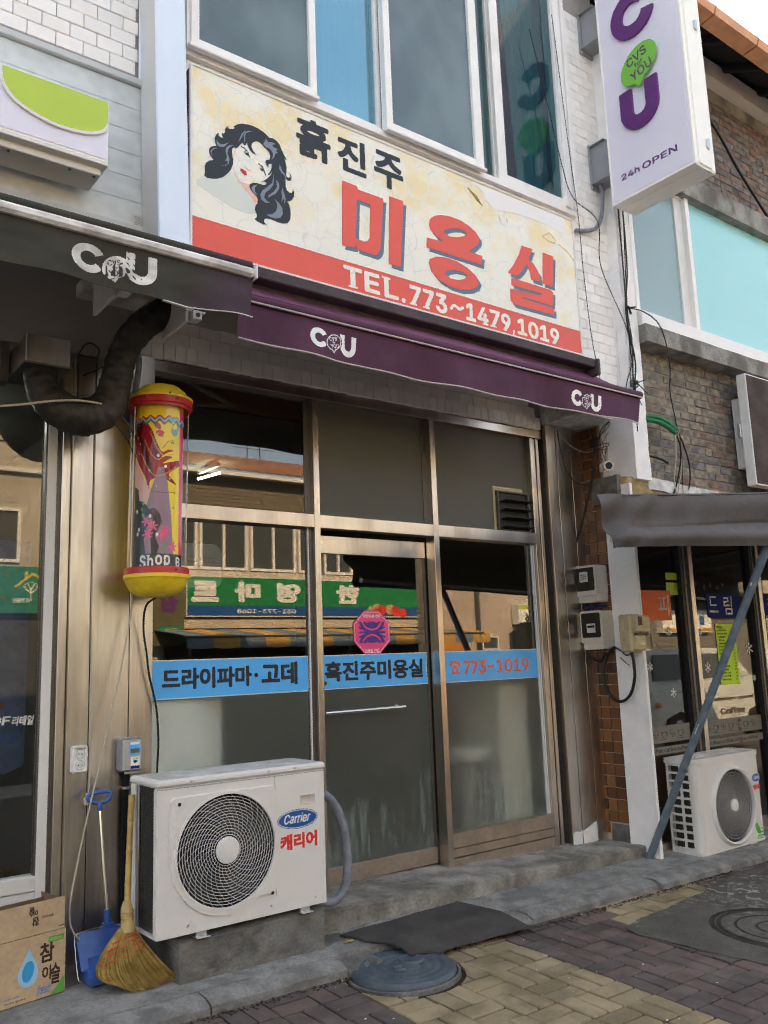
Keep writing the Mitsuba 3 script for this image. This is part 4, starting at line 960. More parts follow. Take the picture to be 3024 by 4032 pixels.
em += [strokes([[(3.105, 1.60 + d), (3.16, 1.60 + d * .3)], [(3.295, 1.60 + d), (3.24, 1.60 + d * .3)]], .006) for d in (-.03, 0, .03)]
em.append(strokes([[(3.175, 1.60), (3.225, 1.60)]], .004))
part(o_, 'emblem', front(unary_union(em), 4.3495, .001), 'sticker_ink')
part(o_, 'lettering', front(unary_union([fit(glyphs('대한미용사회', 'cjk', 2), 3.135, 3.262, 1.688, 1.710), fit(glyphs('정회원 인증', 'cjk', 1), 3.14, 3.252, 1.476, 1.499)]), 4.3495, .001), 'peel_white')
part(o_, 'lettering', front(fit(glyphs('K O C O A', 'inter', 1), 3.12, 3.28, 1.538, 1.549), 4.3490, .001), 'sticker_ink')
part(o_, 'rim', front(oc.buffer(-.008).difference(oc.buffer(-.0105)), 4.3497, .001), 'peel_white')
bl = thing('door_bell', 'small wooden ball hanging behind the left clear pane', 'bell')
part(bl, 'ball', trimesh.creation.icosphere(subdivisions=3, radius=.017), 'wood_ball', smooth=True)
scene[bl + '__ball']['to_world'] = T().translate([2.29, 4.33, 1.882])
part(bl, 'string', [straight((2.268, 4.33, 1.95), (2.29, 4.33, 1.90), .0015), straight((2.268, 4.33, 1.95), (2.268, 4.33, 1.87), .0015), cb(2.258, 2.275, 4.329, 4.333, 1.835, 1.875, .001)], 'grey_plastic')

# ================================================================ awnings
A = thing('purple_awning', "retracted purple awning with two white letter pairs under the salon board", 'awning')
AY = 3.42
def bot(x): return float(np.interp(x, [1.798, 2.35, 2.477, 3.534, 3.866, 4.788], [2.930, 2.914, 2.922, 2.913, 2.926, 2.932]))
def val_y(x, z):
    d = (3.109 - z) / .18
    return AY + d * (.018 * math.sin(x * 5.1) + .010 * math.sin(x * 13 + 1) + .012)
def vfn(u, v):
    x = 1.805 + (4.824 - 1.805) * u - (.036 if u > .99 else 0) * v
    z = 3.109 - v * (3.109 - bot(x))
    return (x, val_y(x, z), z)
def on_valance(g, t=.002):
    m = front(g, AY, t).subdivide_to_size(.03)
    v = m.vertices.copy()
    v[:, 1] += np.array([val_y(a, c) - AY for a, _, c in v]) - .0012
    m.vertices = v
    return m
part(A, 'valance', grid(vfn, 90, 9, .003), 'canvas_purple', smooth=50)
part(A, 'hem', tube([(1.805 + 2.983 * t, val_y(1.805 + 2.983 * t, 2.92), bot(1.805 + 2.983 * t)) for t in np.linspace(0, 1, 40)], .0055, 6, 2), 'canvas_edge', smooth=True)
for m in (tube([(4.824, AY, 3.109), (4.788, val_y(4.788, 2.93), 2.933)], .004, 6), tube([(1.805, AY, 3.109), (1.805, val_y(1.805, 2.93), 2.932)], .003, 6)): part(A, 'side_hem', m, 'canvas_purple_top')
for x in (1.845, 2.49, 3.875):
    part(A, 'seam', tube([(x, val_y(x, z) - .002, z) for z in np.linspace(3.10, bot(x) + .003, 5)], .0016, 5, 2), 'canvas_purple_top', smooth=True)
def tfn(u, v):
    x0, x1 = 1.866, 4.83 - .14 * v
    x = x0 + (x1 - x0) * u
    sag = -.020 * math.sin(math.pi * v) * (1 + .6 * math.sin(x * 3.3))
    return (x, AY - .015 + .30 * v, 3.150 + .195 * v + sag)
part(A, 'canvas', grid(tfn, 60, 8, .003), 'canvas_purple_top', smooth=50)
part(A, 'front_rail', [tube([(1.83, AY + .002, 3.125), (4.834, AY + .002, 3.131)], .027, 12)], 'canvas_purple', smooth=40)
part(A, 'piping', [tube([(1.83, AY - .018, 3.109), (4.828, AY - .018, 3.111)], .006, 6)], 'canvas_edge', smooth=True)
part(A, 'cassette', [cb(1.67, 4.62, 3.60, 3.84, 3.345, 3.405, .006), bx(1.70, 4.60, 3.68, 3.84, 3.310, 3.345), cb(4.62, 4.645, 3.58, 3.84, 3.29, 3.405, .004)], 'cassette')
part(A, 'arm', [straight((x, 3.74, 3.28), (x + .7, 3.52, 3.16), .016) for x in (1.95, 3.3)] + [straight((x + .7, 3.52, 3.16), (x + .25, 3.43, 3.13), .014) for x in (1.95, 3.3)], 'alu_frame')
for cx, w in ((2.192, .288), (4.132, .286)):
    C0 = fit(letter_C(0, 0, 1, .52), cx, cx + .0995, 2.962, 3.065)
    U0 = fit(letter_U(-1, 1, -1, 1.1, .58), cx + .1845, cx + w, 2.951, 3.060)
    b = bubble(cx + .145, 3.007, .31)
    k = part(A, 'lettering', on_valance(unary_union([C0.difference(b.buffer(.006)), U0.difference(b.buffer(.006))])), 'white_dirty' if False else 'white_paint')
    part(k, 'bubble', on_valance(unary_union([b.difference(b.buffer(-.0045)), cvs_text(cx + .145, 3.008, .29)])), 'white_paint')

Q = thing('dirty_awning', 'grimy dark awning with white letters at the upper left', 'awning')
def qbot(x): return float(np.interp(x, [-2, .69, .93, 1.12, 1.30, 1.41, 1.62, 1.70], [2.875, 2.876, 2.884, 2.889, 2.872, 2.867, 2.884, 2.890]))
def qy(x, z):
    d = (3.07 - z) / .18
    return 3.10 + d * (.020 * math.sin(x * 7) + .012 * math.sin(x * 17 + 2) + (.02 * max(0, x - 1.45) / .25))
def qfn(u, v):
    x = -1.2 + (1.706 + 1.2) * u - (.018 if u > .995 else 0) * v
    z = 3.075 - v * (3.075 - qbot(x))
    return (x, qy(x, z), z)
part(Q, 'valance', grid(qfn, 110, 9, .003), 'canvas_dirty', smooth=50)
part(Q, 'hem', tube([(x, qy(x, 2.88) - .002, qbot(x)) for x in np.linspace(1.30, 1.70, 12)], .003, 6, 2), 'white_dirty', smooth=True)
part(Q, 'front_rail', [cb(-1.2, 1.708, 3.070, 3.112, 3.062, 3.104, .012)], 'white_dirty')
part(Q, 'rail_end', [cb(1.706, 1.714, 3.065, 3.118, 3.055, 3.122, .002)], 'alu_frame')
part(Q, 'roller', [tube([(-1.2, 3.105, 3.122), (1.70, 3.105, 3.122)], .020, 10)], 'canvas_dirty', smooth=40)
part(Q, 'canvas', grid(lambda u, v: (-1.2 + 2.9 * u, 3.11 + .72 * v, 3.130 + .40 * v - .03 * math.sin(math.pi * v)), 40, 8, .003), 'canvas_dirty', smooth=50)
def on_q(g, t=.002):
    m = front(g, 3.10, t).subdivide_to_size(.03)
    v = m.vertices.copy(); v[:, 1] += np.array([qy(a, c) - 3.10 for a, _, c in v]) - .0012; m.vertices = v
    return m
C1 = fit(letter_C(0, 0, 1, .52), .938, 1.062, 2.922, 3.032)
U1 = fit(letter_U(-1, 1, -1, 1.1, .58), 1.150, 1.274, 2.918, 3.040)
b1 = bubble(1.112, 2.968, .34)
k = part(Q, 'lettering', on_q(unary_union([C1.difference(b1.buffer(.005)), U1, b1])), 'white_dirty')
part(k, 'bubble_text', [on_q(cvs_text(1.110, 2.968, .30), .003)], 'ink')
part(Q, 'arm', [straight((1.40, 3.80, 3.42), (.7, 3.35, 3.14), .02), straight((.7, 3.35, 3.14), (1.3, 3.13, 3.09), .018)], 'alu_frame')
for i, (x, y, z) in enumerate(((1.30, 3.50, 3.075), (1.66, 3.55, 3.05))):
    k = thing('awning_bracket', 'small pale metal bracket under the grimy awning, the ' + ('left' if i == 0 else 'right') + ' one', 'bracket')
    part(k, 'body', [cb(x - .025, x + .025, y, y + .06, z - .022, z + .022, .004), bx(x - .05, x + .05, y + .02, y + .05, z + .022, z + .03), bx(x - .045, x - .03, y + .03, y + .3, z - .03, z + .2)], 'alu_frame')
    part(k, 'hole', lathe([(0, 0), (.011, 0), (.011, .003), (0, .003)], (x + .003, y, z), 14, 'y'), 'black')
solo('white_plate', xf(cb(0, .152, -.004, .004, -.012, .012, .002), (1.46, 3.49, 3.062), (1, 0, -.07), (0, 1, 0), (0, 0, 1)), 'white_paint', 'white metal strip hanging below the grimy awning beside the duct', 'strip')

# grey tarpaulin of the cafe, drawn out on a slanting pole
N = thing('grey_tarpaulin', 'grey tarpaulin awning of the cafe with a bulging lower edge', 'awning')
ang = -.30; dx_, dy_ = math.cos(ang), math.sin(ang)
def nf(u, v):
    s = -.02 + 9.0 * (u * u * .65 + u * .35)
    x, y = 3.965 + s * dx_, 3.105 + s * dy_
    ztop, zbot = 2.315 + .045 * min(s, 2.4), 2.018 + .012 * min(s, 2)
    # slack cloth: creases at the left end, a rolled bulge along the bottom
    bulge = .055 * math.exp(-((v - .80) / .16) ** 2) + .012 * math.sin(v * 8)
    cre = .022 * math.exp(-s * 3.2) * math.sin(v * 7 + s * 26) + .010 * math.sin(s * 6 + v * 5) * (1 - v)
    fold = -.018 * math.exp(-((v - .60 - .04 * math.sin(s * 4)) / .045) ** 2) * min(1, max(0, (s - .12) * 6))
    o = bulge + cre + fold
    end = -.035 * math.sin(v * math.pi * 1.3 + .6) * math.exp(-s * 14)
    z = ztop + (zbot - ztop) * v - .012 * math.exp(-s * 6) * (v > .6)
    return (x + dy_ * o * 1 + end, y - dx_ * o, z)
part(N, 'front_cloth', grid(nf, 240, 40, .003), 'canvas_grey', smooth=60)
def nr(u, v):
    a = np.array(nf(u, 0.0))
    b = np.array([4.98 + 8.0 * u, 3.74, 2.46])
    return tuple(a + (b - a) * v + np.array([0, 0, -.03 * math.sin(math.pi * v)]))
part(N, 'roof_cloth', grid(nr, 40, 10, .003), 'canvas_grey', smooth=60)
part(N, 'seam', [tube([np.array(nf(u, .035)) + np.array([.002, -.004, 0]) for u in np.linspace(.01, .9, 30)], .002, 5, 2)], 'black_soft', smooth=True)
part(N, 'front_bar', [tube([(4.02, 3.12, 2.06), (12.0, .70, 2.09)], .02, 10)] + [straight((x, 3.7, 2.44), (x, 3.105 - (x - 3.965) * .309 + .03, 2.34), .015, 8) for x in (5.3, 6.3, 7.3, 8.3, 9.3)], 'zinc', smooth=40)
pl = thing('slanting_pole', 'grey-blue steel pole slanting from the foot of the white pier to the tarpaulin', 'pole')
part(pl, 'tube', [straight((5.08, 3.860, .02), (5.08, 2.765, 2.06), .0255, 16)], 'pole_blue', smooth=40)
part(pl, 'scuff', [tube([(5.0545, 3.355 + .012 * k, .95 - .022 * k) for k in range(4)], .003, 5), tube([(5.0545, 2.90, 1.80), (5.056, 2.89, 1.82)], .005, 5)], 'white_dirty')

# ================================================================ things in front of the shops
# --- concrete block and the outdoor unit on it
solo('concrete_block', rough(1.655, 2.388, 3.712, 4.20, -.06, lambda x, y: .272 - .02 * max(0, 3.725 - y) / .02, .035, .006, 31, 10), 'concrete', 'rough concrete block under the white outdoor unit by the door', 'block', smooth=45)

def ring_grille(cx, cz, y, r0, r1, n, w, d, spokes, twist, sw):
    """Concentric wire rings with swept spokes, facing -y."""
    ms = []
    for k in range(n):
        r = r0 + (r1 - r0) * k / (n - 1)
        a = np.linspace(0, 2 * np.pi, 65)
        ms.append(tube([(cx + r * math.cos(t), y, cz + r * math.sin(t)) for t in a], w, 5, 1, False))
    for s in range(spokes):
        a0 = 2 * np.pi * s / spokes
        rr = np.linspace(r0, r1, 9)
        ms.append(tube([(cx + r * math.cos(a0 + twist * (r - r0) / (r1 - r0)), y + d, cz + r * math.sin(a0 + twist * (r - r0) / (r1 - r0))) for r in rr], sw, 4, 2, False))
    return ms
def fan_blades(cx, cz, y, r):
    ms = []
    for k in range(3):
        a0 = 2 * np.pi * k / 3 + .4
        def f(u, v):
            a = a0 + 1.5 * u + .25 * v; rr = .05 + (r - .05) * v
            return (cx + rr * math.cos(a), y + .05 * u, cz + rr * math.sin(a))
        ms.append(grid(f, 12, 6, .004))
    return ms + [lathe([(0, 0), (.05, 0), (.05, -.06), (0, -.06)], (cx, y, cz), 20, 'y')]

U = thing('outdoor_unit', 'white air conditioner outdoor unit on a concrete block, in front of the salon door', 'air conditioner')
X0, X1, Y0, Y1, Z0, Z1 = 1.545, 2.402, 3.705, 4.005, .296, .912
face = sbox(X0, Z0, X1, Z1)
fc = (1.877, .614)
hole = Point(*fc).buffer(.2435, 40)
slot = rrect(2.268, 2.345, .764, .800, .004)
fp = front(face.difference(hole).difference(slot), Y0 + .012, .012)
part(U, 'front_panel', fp, 'ac_white')
for m in (cb(X0 - .002, X0 + .05, Y0 - .001, Y0 + .035, Z0, Z1, .006), cb(X1 - .03, X1 + .002, Y0 - .001, Y0 + .03, Z0, Z1, .006)): part(U, 'corner', m, 'ac_white')
bez = unary_union([rrect(1.606, 2.124, .392, .866, .022)]).difference(sbox(1.5, .3, 1.72, .60)).union(Point(*fc).buffer(.272, 40)).intersection(sbox(1.604, .33, 2.124, .868))
part(U, 'fan_bezel', [front(bez.difference(Point(*fc).buffer(.2435, 40)), Y0 + .001, .010), front(Point(*fc).buffer(.252, 40).difference(Point(*fc).buffer(.243, 40)), Y0 - .006, .006)], 'ac_white')
part(U, 'fan_cavity', [lathe([(.2435, 0), (.2435, -.14), (0, -.14), (0, -.142), (.2455, -.142), (.2455, 0)], (fc[0], Y0 + .004, fc[1]), 40, 'y')], 'black_soft', smooth=30)
part(U, 'fan', fan_blades(fc[0], fc[1], Y0 + .08, .225), 'black')
part(U, 'fan_grille', ring_grille(fc[0], fc[1], Y0 - .004, .066, .242, 15, .00150, .002, 32, .9, .0010), 'ac_grille', smooth=True)
part(U, 'fan_hub', lathe([(0, -.0), (.058, 0), (.058, .010), (.050, .014), (0, .015)], (fc[0], Y0 - .002, fc[1]), 32, 'y'), 'ac_grille', smooth=40)
part(U, 'side_panel', [bx(X1 - .012, X1, Y0 + .02, Y1, Z0, Z1), bx(X0, X1, Y1 - .01, Y1, Z0, Z1), cb(X0, X0 + .012, Y1 - .055, Y1, Z0, Z1, .003), bx(X0, X1, Y0 + .02, Y1, Z0, Z0 + .012)], 'ac_white')
part(U, 'seam', [front(sbox(2.1265, .375, 2.1285, .905), Y0 - .0005, .001), front(sbox(X0, .905, X1, .908), Y0 - .0006, .001)], 'grey_plastic')
SG = part(U, 'side_coil', bx(X0 + .035, X0 + .05, Y0 + .03, Y1 - .05, Z0, Z1), 'black')
part(SG, 'coil_guard', [straight((X0 + .012, y, Z0 + .01), (X0 + .012, y, Z1), .0016, 4) for y in np.arange(Y0 + .045, Y1 - .06, .011)] + [straight((X0 + .014, Y0 + .035, z), (X0 + .014, Y1 - .055, z), .0014, 4) for z in np.arange(Z0 + .02, Z1, .014)], 'dark_metal')
part(SG, 'rail', [cb(X0 - .002, X0 + .006, Y1 - .10, Y1 - .075, Z0 + .02, Z1, .002)], 'zinc')
part(U, 'lid', [cb(X0 - .008, X1 + .008, Y0 - .010, Y1 + .005, Z1 + .001, Z1 + .034, .011)], 'ac_white', smooth=35)
part(U, 'lid_dust', [bx(X0 + .02, X1 - .02, Y0 + .012, Y1 - .01, Z1 + .0335, Z1 + .0352)], 'ac_dusty')
part(U, 'vent_slot', [bx(2.262, 2.351, Y0 + .010, Y0 + .03, .758, .806), front(ring_rect(2.264, 2.349, .760, .804, .004), Y0, .002)], 'beige_plastic')
lo = part(U, 'badge', front(ell(2.249, .698, .115, .0475, 20), Y0 + .0005, .0015), 'white_paint', label='blue oval badge with white script')
part(lo, 'badge_field', front(unary_union([ell(2.249, .698, .112, .045, 20).difference(ell(2.249, .698, .108, .0415, 20)), ell(2.249, .698, .104, .038, 20)]), Y0 - .001, .001), 'sign_blue')
part(lo, 'script', front(affinity.skew(fit(glyphs('Carrier', 'inter', 1.8), 2.175, 2.318, .680, .724), 14), Y0 - .002, .001), 'white_paint')
part(U, 'maker_name', front(fit(glyphs('캐리어', 'cjk', 5), 2.152, 2.356, .562, .634), Y0, .0012), 'red')
part(U, 'screw', [lathe([(0, 0), (.006, 0), (.005, .003), (0, .003)], p, 10, 'y') for p in ((1.69, Y0, .330), (2.10, Y0, .335), (2.34, Y0, .330), (1.70, Y0 - .010, .930), (2.09, Y0 - .010, .933), (2.23, Y0 - .010, .933))], 'zinc')
part(U, 'bezel_hole', [lathe([(0, 0), (.008, 0), (.008, .0012), (0, .0012)], p, 12, 'y') for p in ((1.645, Y0 - .0095, .838), (2.103, Y0 - .0095, .392))], 'black')
for x in (1.755, 2.285):
    part(U, 'foot', [cb(x - .033, x + .033, Y0 - .022, Y0 + .05, .272, .277, .002), cb(x - .026, x + .026, Y0 + .004, Y0 + .010, .275, .302, .002), lathe([(0, 0), (.007, 0), (.007, .004), (0, .004)], (x, Y0 - .008, .277), 8)], 'zinc')
solo('drain_hose', tube([(2.40, 3.93, .775), (2.50, 3.91, .772), (2.575, 3.89, .715), (2.622, 3.88, .610), (2.640, 3.87, .48), (2.632, 3.86, .37), (2.60, 3.85, .285), (2.53, 3.85, .245), (2.45, 3.87, .262), (2.40, 3.90, .285)], [.021, .022, .022, .023, .022, .022, .023, .022, .021, .02], 14, 8), 'grey_hose', 'thick grey lagged hose bending out of the outdoor unit by the door', 'hose', smooth=True)

# --- second unit by the cafe
U2 = thing('outdoor_unit', 'white outdoor unit with a round spiral grille, on the pavement at the right edge', 'air conditioner')
X0, X1, Y0, Y1, Z0, Z1 = 5.382, 6.19, 3.632, 3.875, .040, .640
fc = (5.795, .327)
body = unary_union([sbox(X0, Y0 + .05, X1, Y1), Point(X0 + .05, Y0 + .05).buffer(.05, 8), Point(X1 - .05, Y0 + .05).buffer(.05, 8), sbox(X0 + .05, Y0, X1 - .05, Y0 + .06)])
part(U2, 'front_panel', [front(sbox(X0 + .05, Z0, X1 - .05, Z1).difference(Point(*fc).buffer(.250, 40)), Y0 + .008, .008),
      grid(lambda u, v: (X0 + .05 - .05 * math.sin(u * math.pi / 2), Y0 + .05 - .05 * math.cos(u * math.pi / 2), Z0 + (Z1 - Z0) * v), 8, 2),
      grid(lambda u, v: (X1 - .05 + .05 * math.sin(u * math.pi / 2), Y0 + .05 - .05 * math.cos(u * math.pi / 2), Z0 + (Z1 - Z0) * v), 8, 2)], 'ac_white', smooth=40)
part(U2, 'base', [bx(X0 + .003, X1 - .003, Y0 + .01, Y1, Z0, Z0 + .02), bx(X1 - .006, X1, Y0 + .05, Y1, Z0, Z1), bx(X0 + .02, X1, Y1 - .006, Y1, Z0, Z1)], 'ac_white')
part(U2, 'lid', [xf(trimesh.creation.extrude_polygon(body.buffer(.006), .034, engine='earcut'), (0, 0, Z1 + .002), (1, 0, 0), (0, 1, 0))], 'ac_white', smooth=35)
part(U2, 'lid_ridge', [cb(X0 + .12 + .03 * k, X1 - .08, Y0 + .07 + .05 * k, Y0 + .082 + .05 * k, Z1 + .034, Z1 + .042, .003) for k in range(3)], 'ac_dusty')
sp = sbox(-(Y1 - .004), Z0, -(Y0 + .05), Z1)
for k in range(10):
    z = Z0 + .045 + k * .0555
    sp = sp.difference(rrect(-(Y1 - .022), -(Y0 + .135), z, z + .040, .007)).difference(rrect(-(Y0 + .118), -(Y0 + .062), z, z + .040, .007))
part(U2, 'side_lattice', side(sp, X0 + .008, .008), 'ac_white', label='side lattice with two columns of openings')
part(U2, 'coil', [bx(X0 + .06, X0 + .07, Y0 + .05, Y1, Z0 + .02, Z1), bx(X0 + .02, X0 + .03, Y0 + .085, Y0 + .095, Z0 + .02, Z1)], 'dark_metal')
part(U2, 'fan_ring', [lathe([(.247, .0), (.247, .022), (.256, .026), (.268, .016), (.272, 0)], (fc[0], Y0, fc[1]), 48, 'y')], 'ac_white', smooth=40)
part(U2, 'fan_cavity', [lathe([(.249, 0), (.249, -.12), (0, -.12), (0, -.122), (.251, -.122), (.251, 0)], (fc[0], Y0 + .003, fc[1]), 40, 'y')], 'black_soft', smooth=30)
part(U2, 'fan', fan_blades(fc[0], fc[1], Y0 + .07, .23), 'black')
part(U2, 'fan_grille', ring_grille(fc[0], fc[1], Y0 - .010, .05, .247, 10, .0019, .004, 32, .75, .0010), 'ac_grille', smooth=True)
part(U2, 'fan_hub', lathe([(0, 0), (.042, 0), (.042, .010), (.036, .014), (0, .016)], (fc[0], Y0 - .006, fc[1]), 28, 'y'), 'white_plastic', smooth=40)
lo = part(U2, 'badge', front(ell(6.121, .482, .056, .031, 16), Y0 - .0005, .0015), 'white_paint', label='small blue oval badge with white script')
part(lo, 'badge_field', front(ell(6.121, .482, .053, .028, 16), Y0 - .002, .001), 'sign_blue')
part(lo, 'script', front(affinity.skew(fit(glyphs('Carrier', 'inter', 1.8), 6.085, 6.156, .470, .498), 12), Y0 - .003, .001), 'white_paint')
part(U2, 'maker_name', front(fit(glyphs('캐리어', 'cjk', 5), 6.062, 6.165, .392, .436), Y0 - .0005, .0012), 'red')
ec = part(U2, 'eco_mark', front(unary_union([affinity.rotate(ell(6.085, .130, .020, .044, 10), 25), affinity.rotate(ell(6.070, .128, .012, .034, 10), 28), sbox(6.070, .058, 6.15, .083)]), Y0 - .0005, .001), 'print_green')
part(ec, 'lettering', front(fit(glyphs('Inverter', 'inter', 2), 6.075, 6.145, .063, .078), Y0 - .0016, .001), 'white_paint')
part(ec, 'lettering', front(unary_union([fit(glyphs('ECO', 'inter', 2), 6.110, 6.145, .118, .133), fit(glyphs('Green', 'inter', 2), 6.110, 6.147, .098, .111)]), Y0 - .0005, .001), 'print_green')
for x in (5.50, 6.03):
    part(U2, 'foot', [cb(x - .05, x + .05, Y0 - .035, Y0 + .03, .012, .024, .003), cb(x - .04, x + .04, Y0 + .01, Y1, .012, .042, .003)], 'white_plastic')

# --- barber pole on the left pillar
R = thing('barber_pole', 'barber pole with yellow caps and a colourful picture drum inside a clear tube', 'barber pole')
bc = (1.672, 4.02); zb, zt = 1.885, 2.715
lean = (.016, 0)
def lean_m(m):
    v = m.vertices.copy(); v[:, 0] += (v[:, 2] - 2.3) * lean[0]; m.vertices = v; return m
L_ = lambda prof, seg=48: lean_m(lathe(prof, (bc[0], bc[1], 0), seg))
part(R, 'dome', L_([(0, 2.842), (.05, 2.838), (.095, 2.822), (.125, 2.795), (.137, 2.772), (.152, 2.766), (.160, 2.760), (.160, 2.748), (0, 2.748)]), 'yellow_plastic', smooth=40)
part(R, 'upper_ring', L_([(.157, 2.748), (.158, 2.716), (.151, 2.712), (.151, 2.700), (.140, 2.700), (.140, 2.748)]), 'red_plastic', smooth=40)
part(R, 'lower_ring', L_([(.142, 1.905), (.152, 1.905), (.155, 1.900), (.155, 1.872), (.142, 1.872)]), 'red_plastic', smooth=40)
part(R, 'bowl', L_([(.142, 1.878), (.158, 1.872), (.158, 1.856), (.150, 1.850), (.142, 1.830), (.125, 1.800), (.095, 1.778), (.05, 1.768), (0, 1.766)]), 'yellow_plastic', smooth=40)
tb = L_([(.141, 1.885), (.141, 2.735)], 56)
part(R, 'clear_tube', tb, 'acrylic', smooth=True)
part(R, 'tube_seam', [lean_m(straight((bc[0] - .139, bc[1] - .02, 1.9), (bc[0] - .139, bc[1] - .02, 2.71), .0025, 5)), lean_m(straight((bc[0] + .137, bc[1] - .03, 1.9), (bc[0] + .137, bc[1] - .03, 2.71), .0025, 5))], 'white_plastic')
RD = .113
def drum(g, d=0.0, t=.0006):
    """A flat shape in (angle arc length, z) wrapped on the picture drum; arc 0 faces the camera."""
    m = ext(g, t).subdivide_to_size(.02)
    a = m.vertices[:, 0] / RD + math.atan2(-bc[1], -bc[0])
    r = RD + d + m.vertices[:, 2]
    m.vertices = np.stack([bc[0] + r * np.cos(a), bc[1] + r * np.sin(a), m.vertices[:, 1]], 1)
    return lean_m(m)
DRM = part(R, 'picture_drum', L_([(0, 1.89), (RD, 1.89), (RD, 2.715), (0, 2.715)], 48), 'drum_yellow', smooth=30, label='yellow picture drum with flowing red hair')
part(DRM, 'zigzag', drum(LineString([(-.20 + .022 * k, 2.625 + (.018 if k % 2 else -.004)) for k in range(22)]).buffer(.012, 2), .0006), 'red')
part(DRM, 'zigzag', drum(LineString([(-.20 + .022 * k, 2.625 + (.018 if k % 2 else -.004)) for k in range(22)]).buffer(.0045, 2), .0014), 'drop_blue')
part(DRM, 'zigzag', drum(LineString([(-.20 + .022 * k, 2.612 + (.018 if k % 2 else -.004)) for k in range(22)]).buffer(.003, 2), .0014), 'sign_teal')
def dz(s):   # points read off as (pixels across, pixels down) of the drum picture, on the drum's surface
    o = []
    for q in s.split():
        x, y = map(float, q.split(','))
        k = np.clip((x - (409 - (y - 350) * .018)) / 199, -1, 1)
        o.append((math.asin(k) * RD, 1.878 + (1785 - y) / 1475 * .825))
    return o
hair = Polygon(spline(dz('208,450 250,435 290,455 330,510 365,600 395,680 425,730 480,705 520,712 490,725 450,750 420,775 470,765 510,770 470,800 430,835 500,812 560,792 598,800 575,830 520,880 480,930 520,980 538,1012 490,990 440,962 400,962 350,972 322,1000 318,1060 290,960 255,880 225,800 207,700'), 4)).buffer(0)
part(DRM, 'red_hair', drum(hair, .0007), 'hair_red')
part(DRM, 'hair_shade', drum(unary_union([Polygon(spline(dz(q), 4)).buffer(0) for q in ('235,560 262,600 300,720 340,850 350,970 320,900 280,780 245,660', '220,470 250,452 262,480 255,560 240,600 222,540', '330,600 360,690 400,760 380,790 345,720')]), .0014), 'hair_deep')
part(DRM, 'hair_line', drum(strokes([spline(dz('285,620 330,740 390,800 460,760 520,745'), 5), spline(dz('255,740 300,850 360,940 440,930 540,850'), 5), spline(dz('330,560 380,690 430,760'), 5)], .0016), .0018), 'logo_yellow')
part(DRM, 'hair_line', drum(strokes([spline(dz('300,1000 330,1070 420,1090 540,1085'), 5), spline(dz('430,700 470,640 510,620 520,650'), 5)], .0010), .0018), 'hair_deep')
part(DRM, 'butterfly', drum(unary_union([Polygon(spline(dz(q), 4)).buffer(0) for q in ('360,480 390,465 415,500 405,530 370,510', '405,530 435,545 440,570 410,595 390,580', '375,540 400,535 395,560 372,570')] + [strokes([spline(dz('360,470 362,440 370,432'), 4)], .0012)]), .0007), 'red')
part(DRM, 'teal_shape', drum(Polygon(spline(dz('470,420 520,400 565,420 568,480 550,560 520,575 500,540 510,480'), 5)).buffer(0), .0007), 'curtain_green')
part(DRM, 'yellow_shape', drum(Polygon(spline(dz('495,470 535,450 548,500 520,520'), 5)).buffer(0), .0014), 'drum_yellow')
part(DRM, 'magenta_edge', drum(Polygon(dz('575,330 606,330 606,1640 560,1640 565,1100')), .0007), 'sticker_pink')
part(DRM, 'skin', drum(Polygon(spline(dz('202,780 232,800 240,860 300,1010 322,1085 290,1195 250,1180 220,1060 200,900'), 4)).buffer(0), .0005), 'skin_pink')
part(DRM, 'lilac_shape', drum(Polygon(dz('400,865 440,870 470,1000 500,1300 515,1640 355,1640 290,1640 280,1300 330,1080')).buffer(0), .0010), 'reflection_lilac')  # reflection on the clear tube, painted as a lilac shape on the drum
part(DRM, 'dark_costume', drum(unary_union([Polygon(dz('205,1020 232,1050 240,1150 300,1200 330,1260 345,1330 300,1400 280,1500 295,1640 190,1640 192,1400 205,1200')).buffer(0), Polygon(dz('320,1240 360,1225 410,1280 425,1350 400,1400 370,1480 400,1560 385,1640 340,1640 330,1450 350,1350')).buffer(0)]), .0014), 'ink')
fl = [affinity.translate(affinity.rotate(ell(.015, 0, .013, .0045, 6), k * 60 + 10, origin=(0, 0)), x, z) for q in (dz('350,1385 310,1455 430,1470 510,1560 300,1340 455,1420'),) for x, z in q for k in range(6)]
part(DRM, 'flower', drum(unary_union(fl), .0020), 'sticker_pink')
part(DRM, 'leaf', drum(unary_union([affinity.rotate(ell(x, z, .006, .011), 30) for x, z in dz('272,1180 262,1235 275,1290 440,1560')]), .0020), 'print_green')
part(DRM, 'flower', drum(unary_union([ell(x, z, .007, .010) for x, z in dz('225,1250 240,1410 230,1450 330,1300 385,1460')]), .0020), 'white_paint')
part(DRM, 'dot', drum(unary_union([ell(x, z, .0034, .0042, 6) for x, z in dz('235,475 228,585 247,648 242,738 320,895 378,1038 487,966 312,1038 525,510')] + [ell(x, z, .0068, .0074, 6) for x, z in dz('392,765 453,860')]), .0024), 'white_paint')
part(DRM, 'rivet', drum(unary_union([ell(x, z, .004, .005, 6) for x, z in dz('335,438 332,546 380,653 427,588 505,640 517,1222')]), .002), 'grey_plastic')
part(DRM, 'black_band', drum(sbox(-.17, 1.893, .17, 1.968), .0016), 'ink')
part(DRM, 'lettering', drum(unary_union([fit(slab('Shop', 'Shp', 3), -.085, .062, 1.898, 1.962), fit(slab('B', 'B', 3), .098, .13, 1.908, 1.955)]), .0024), 'white_paint')
part(R, 'screw', [lathe([(0, 0), (.005, 0), (.004, .004), (0, .004)], p, 8, 'y') for p in ((1.70, bc[1] - .159, 2.735), (1.66, bc[1] - .16, 2.758), (1.70, bc[1] - .155, 1.888))], 'dark_metal')
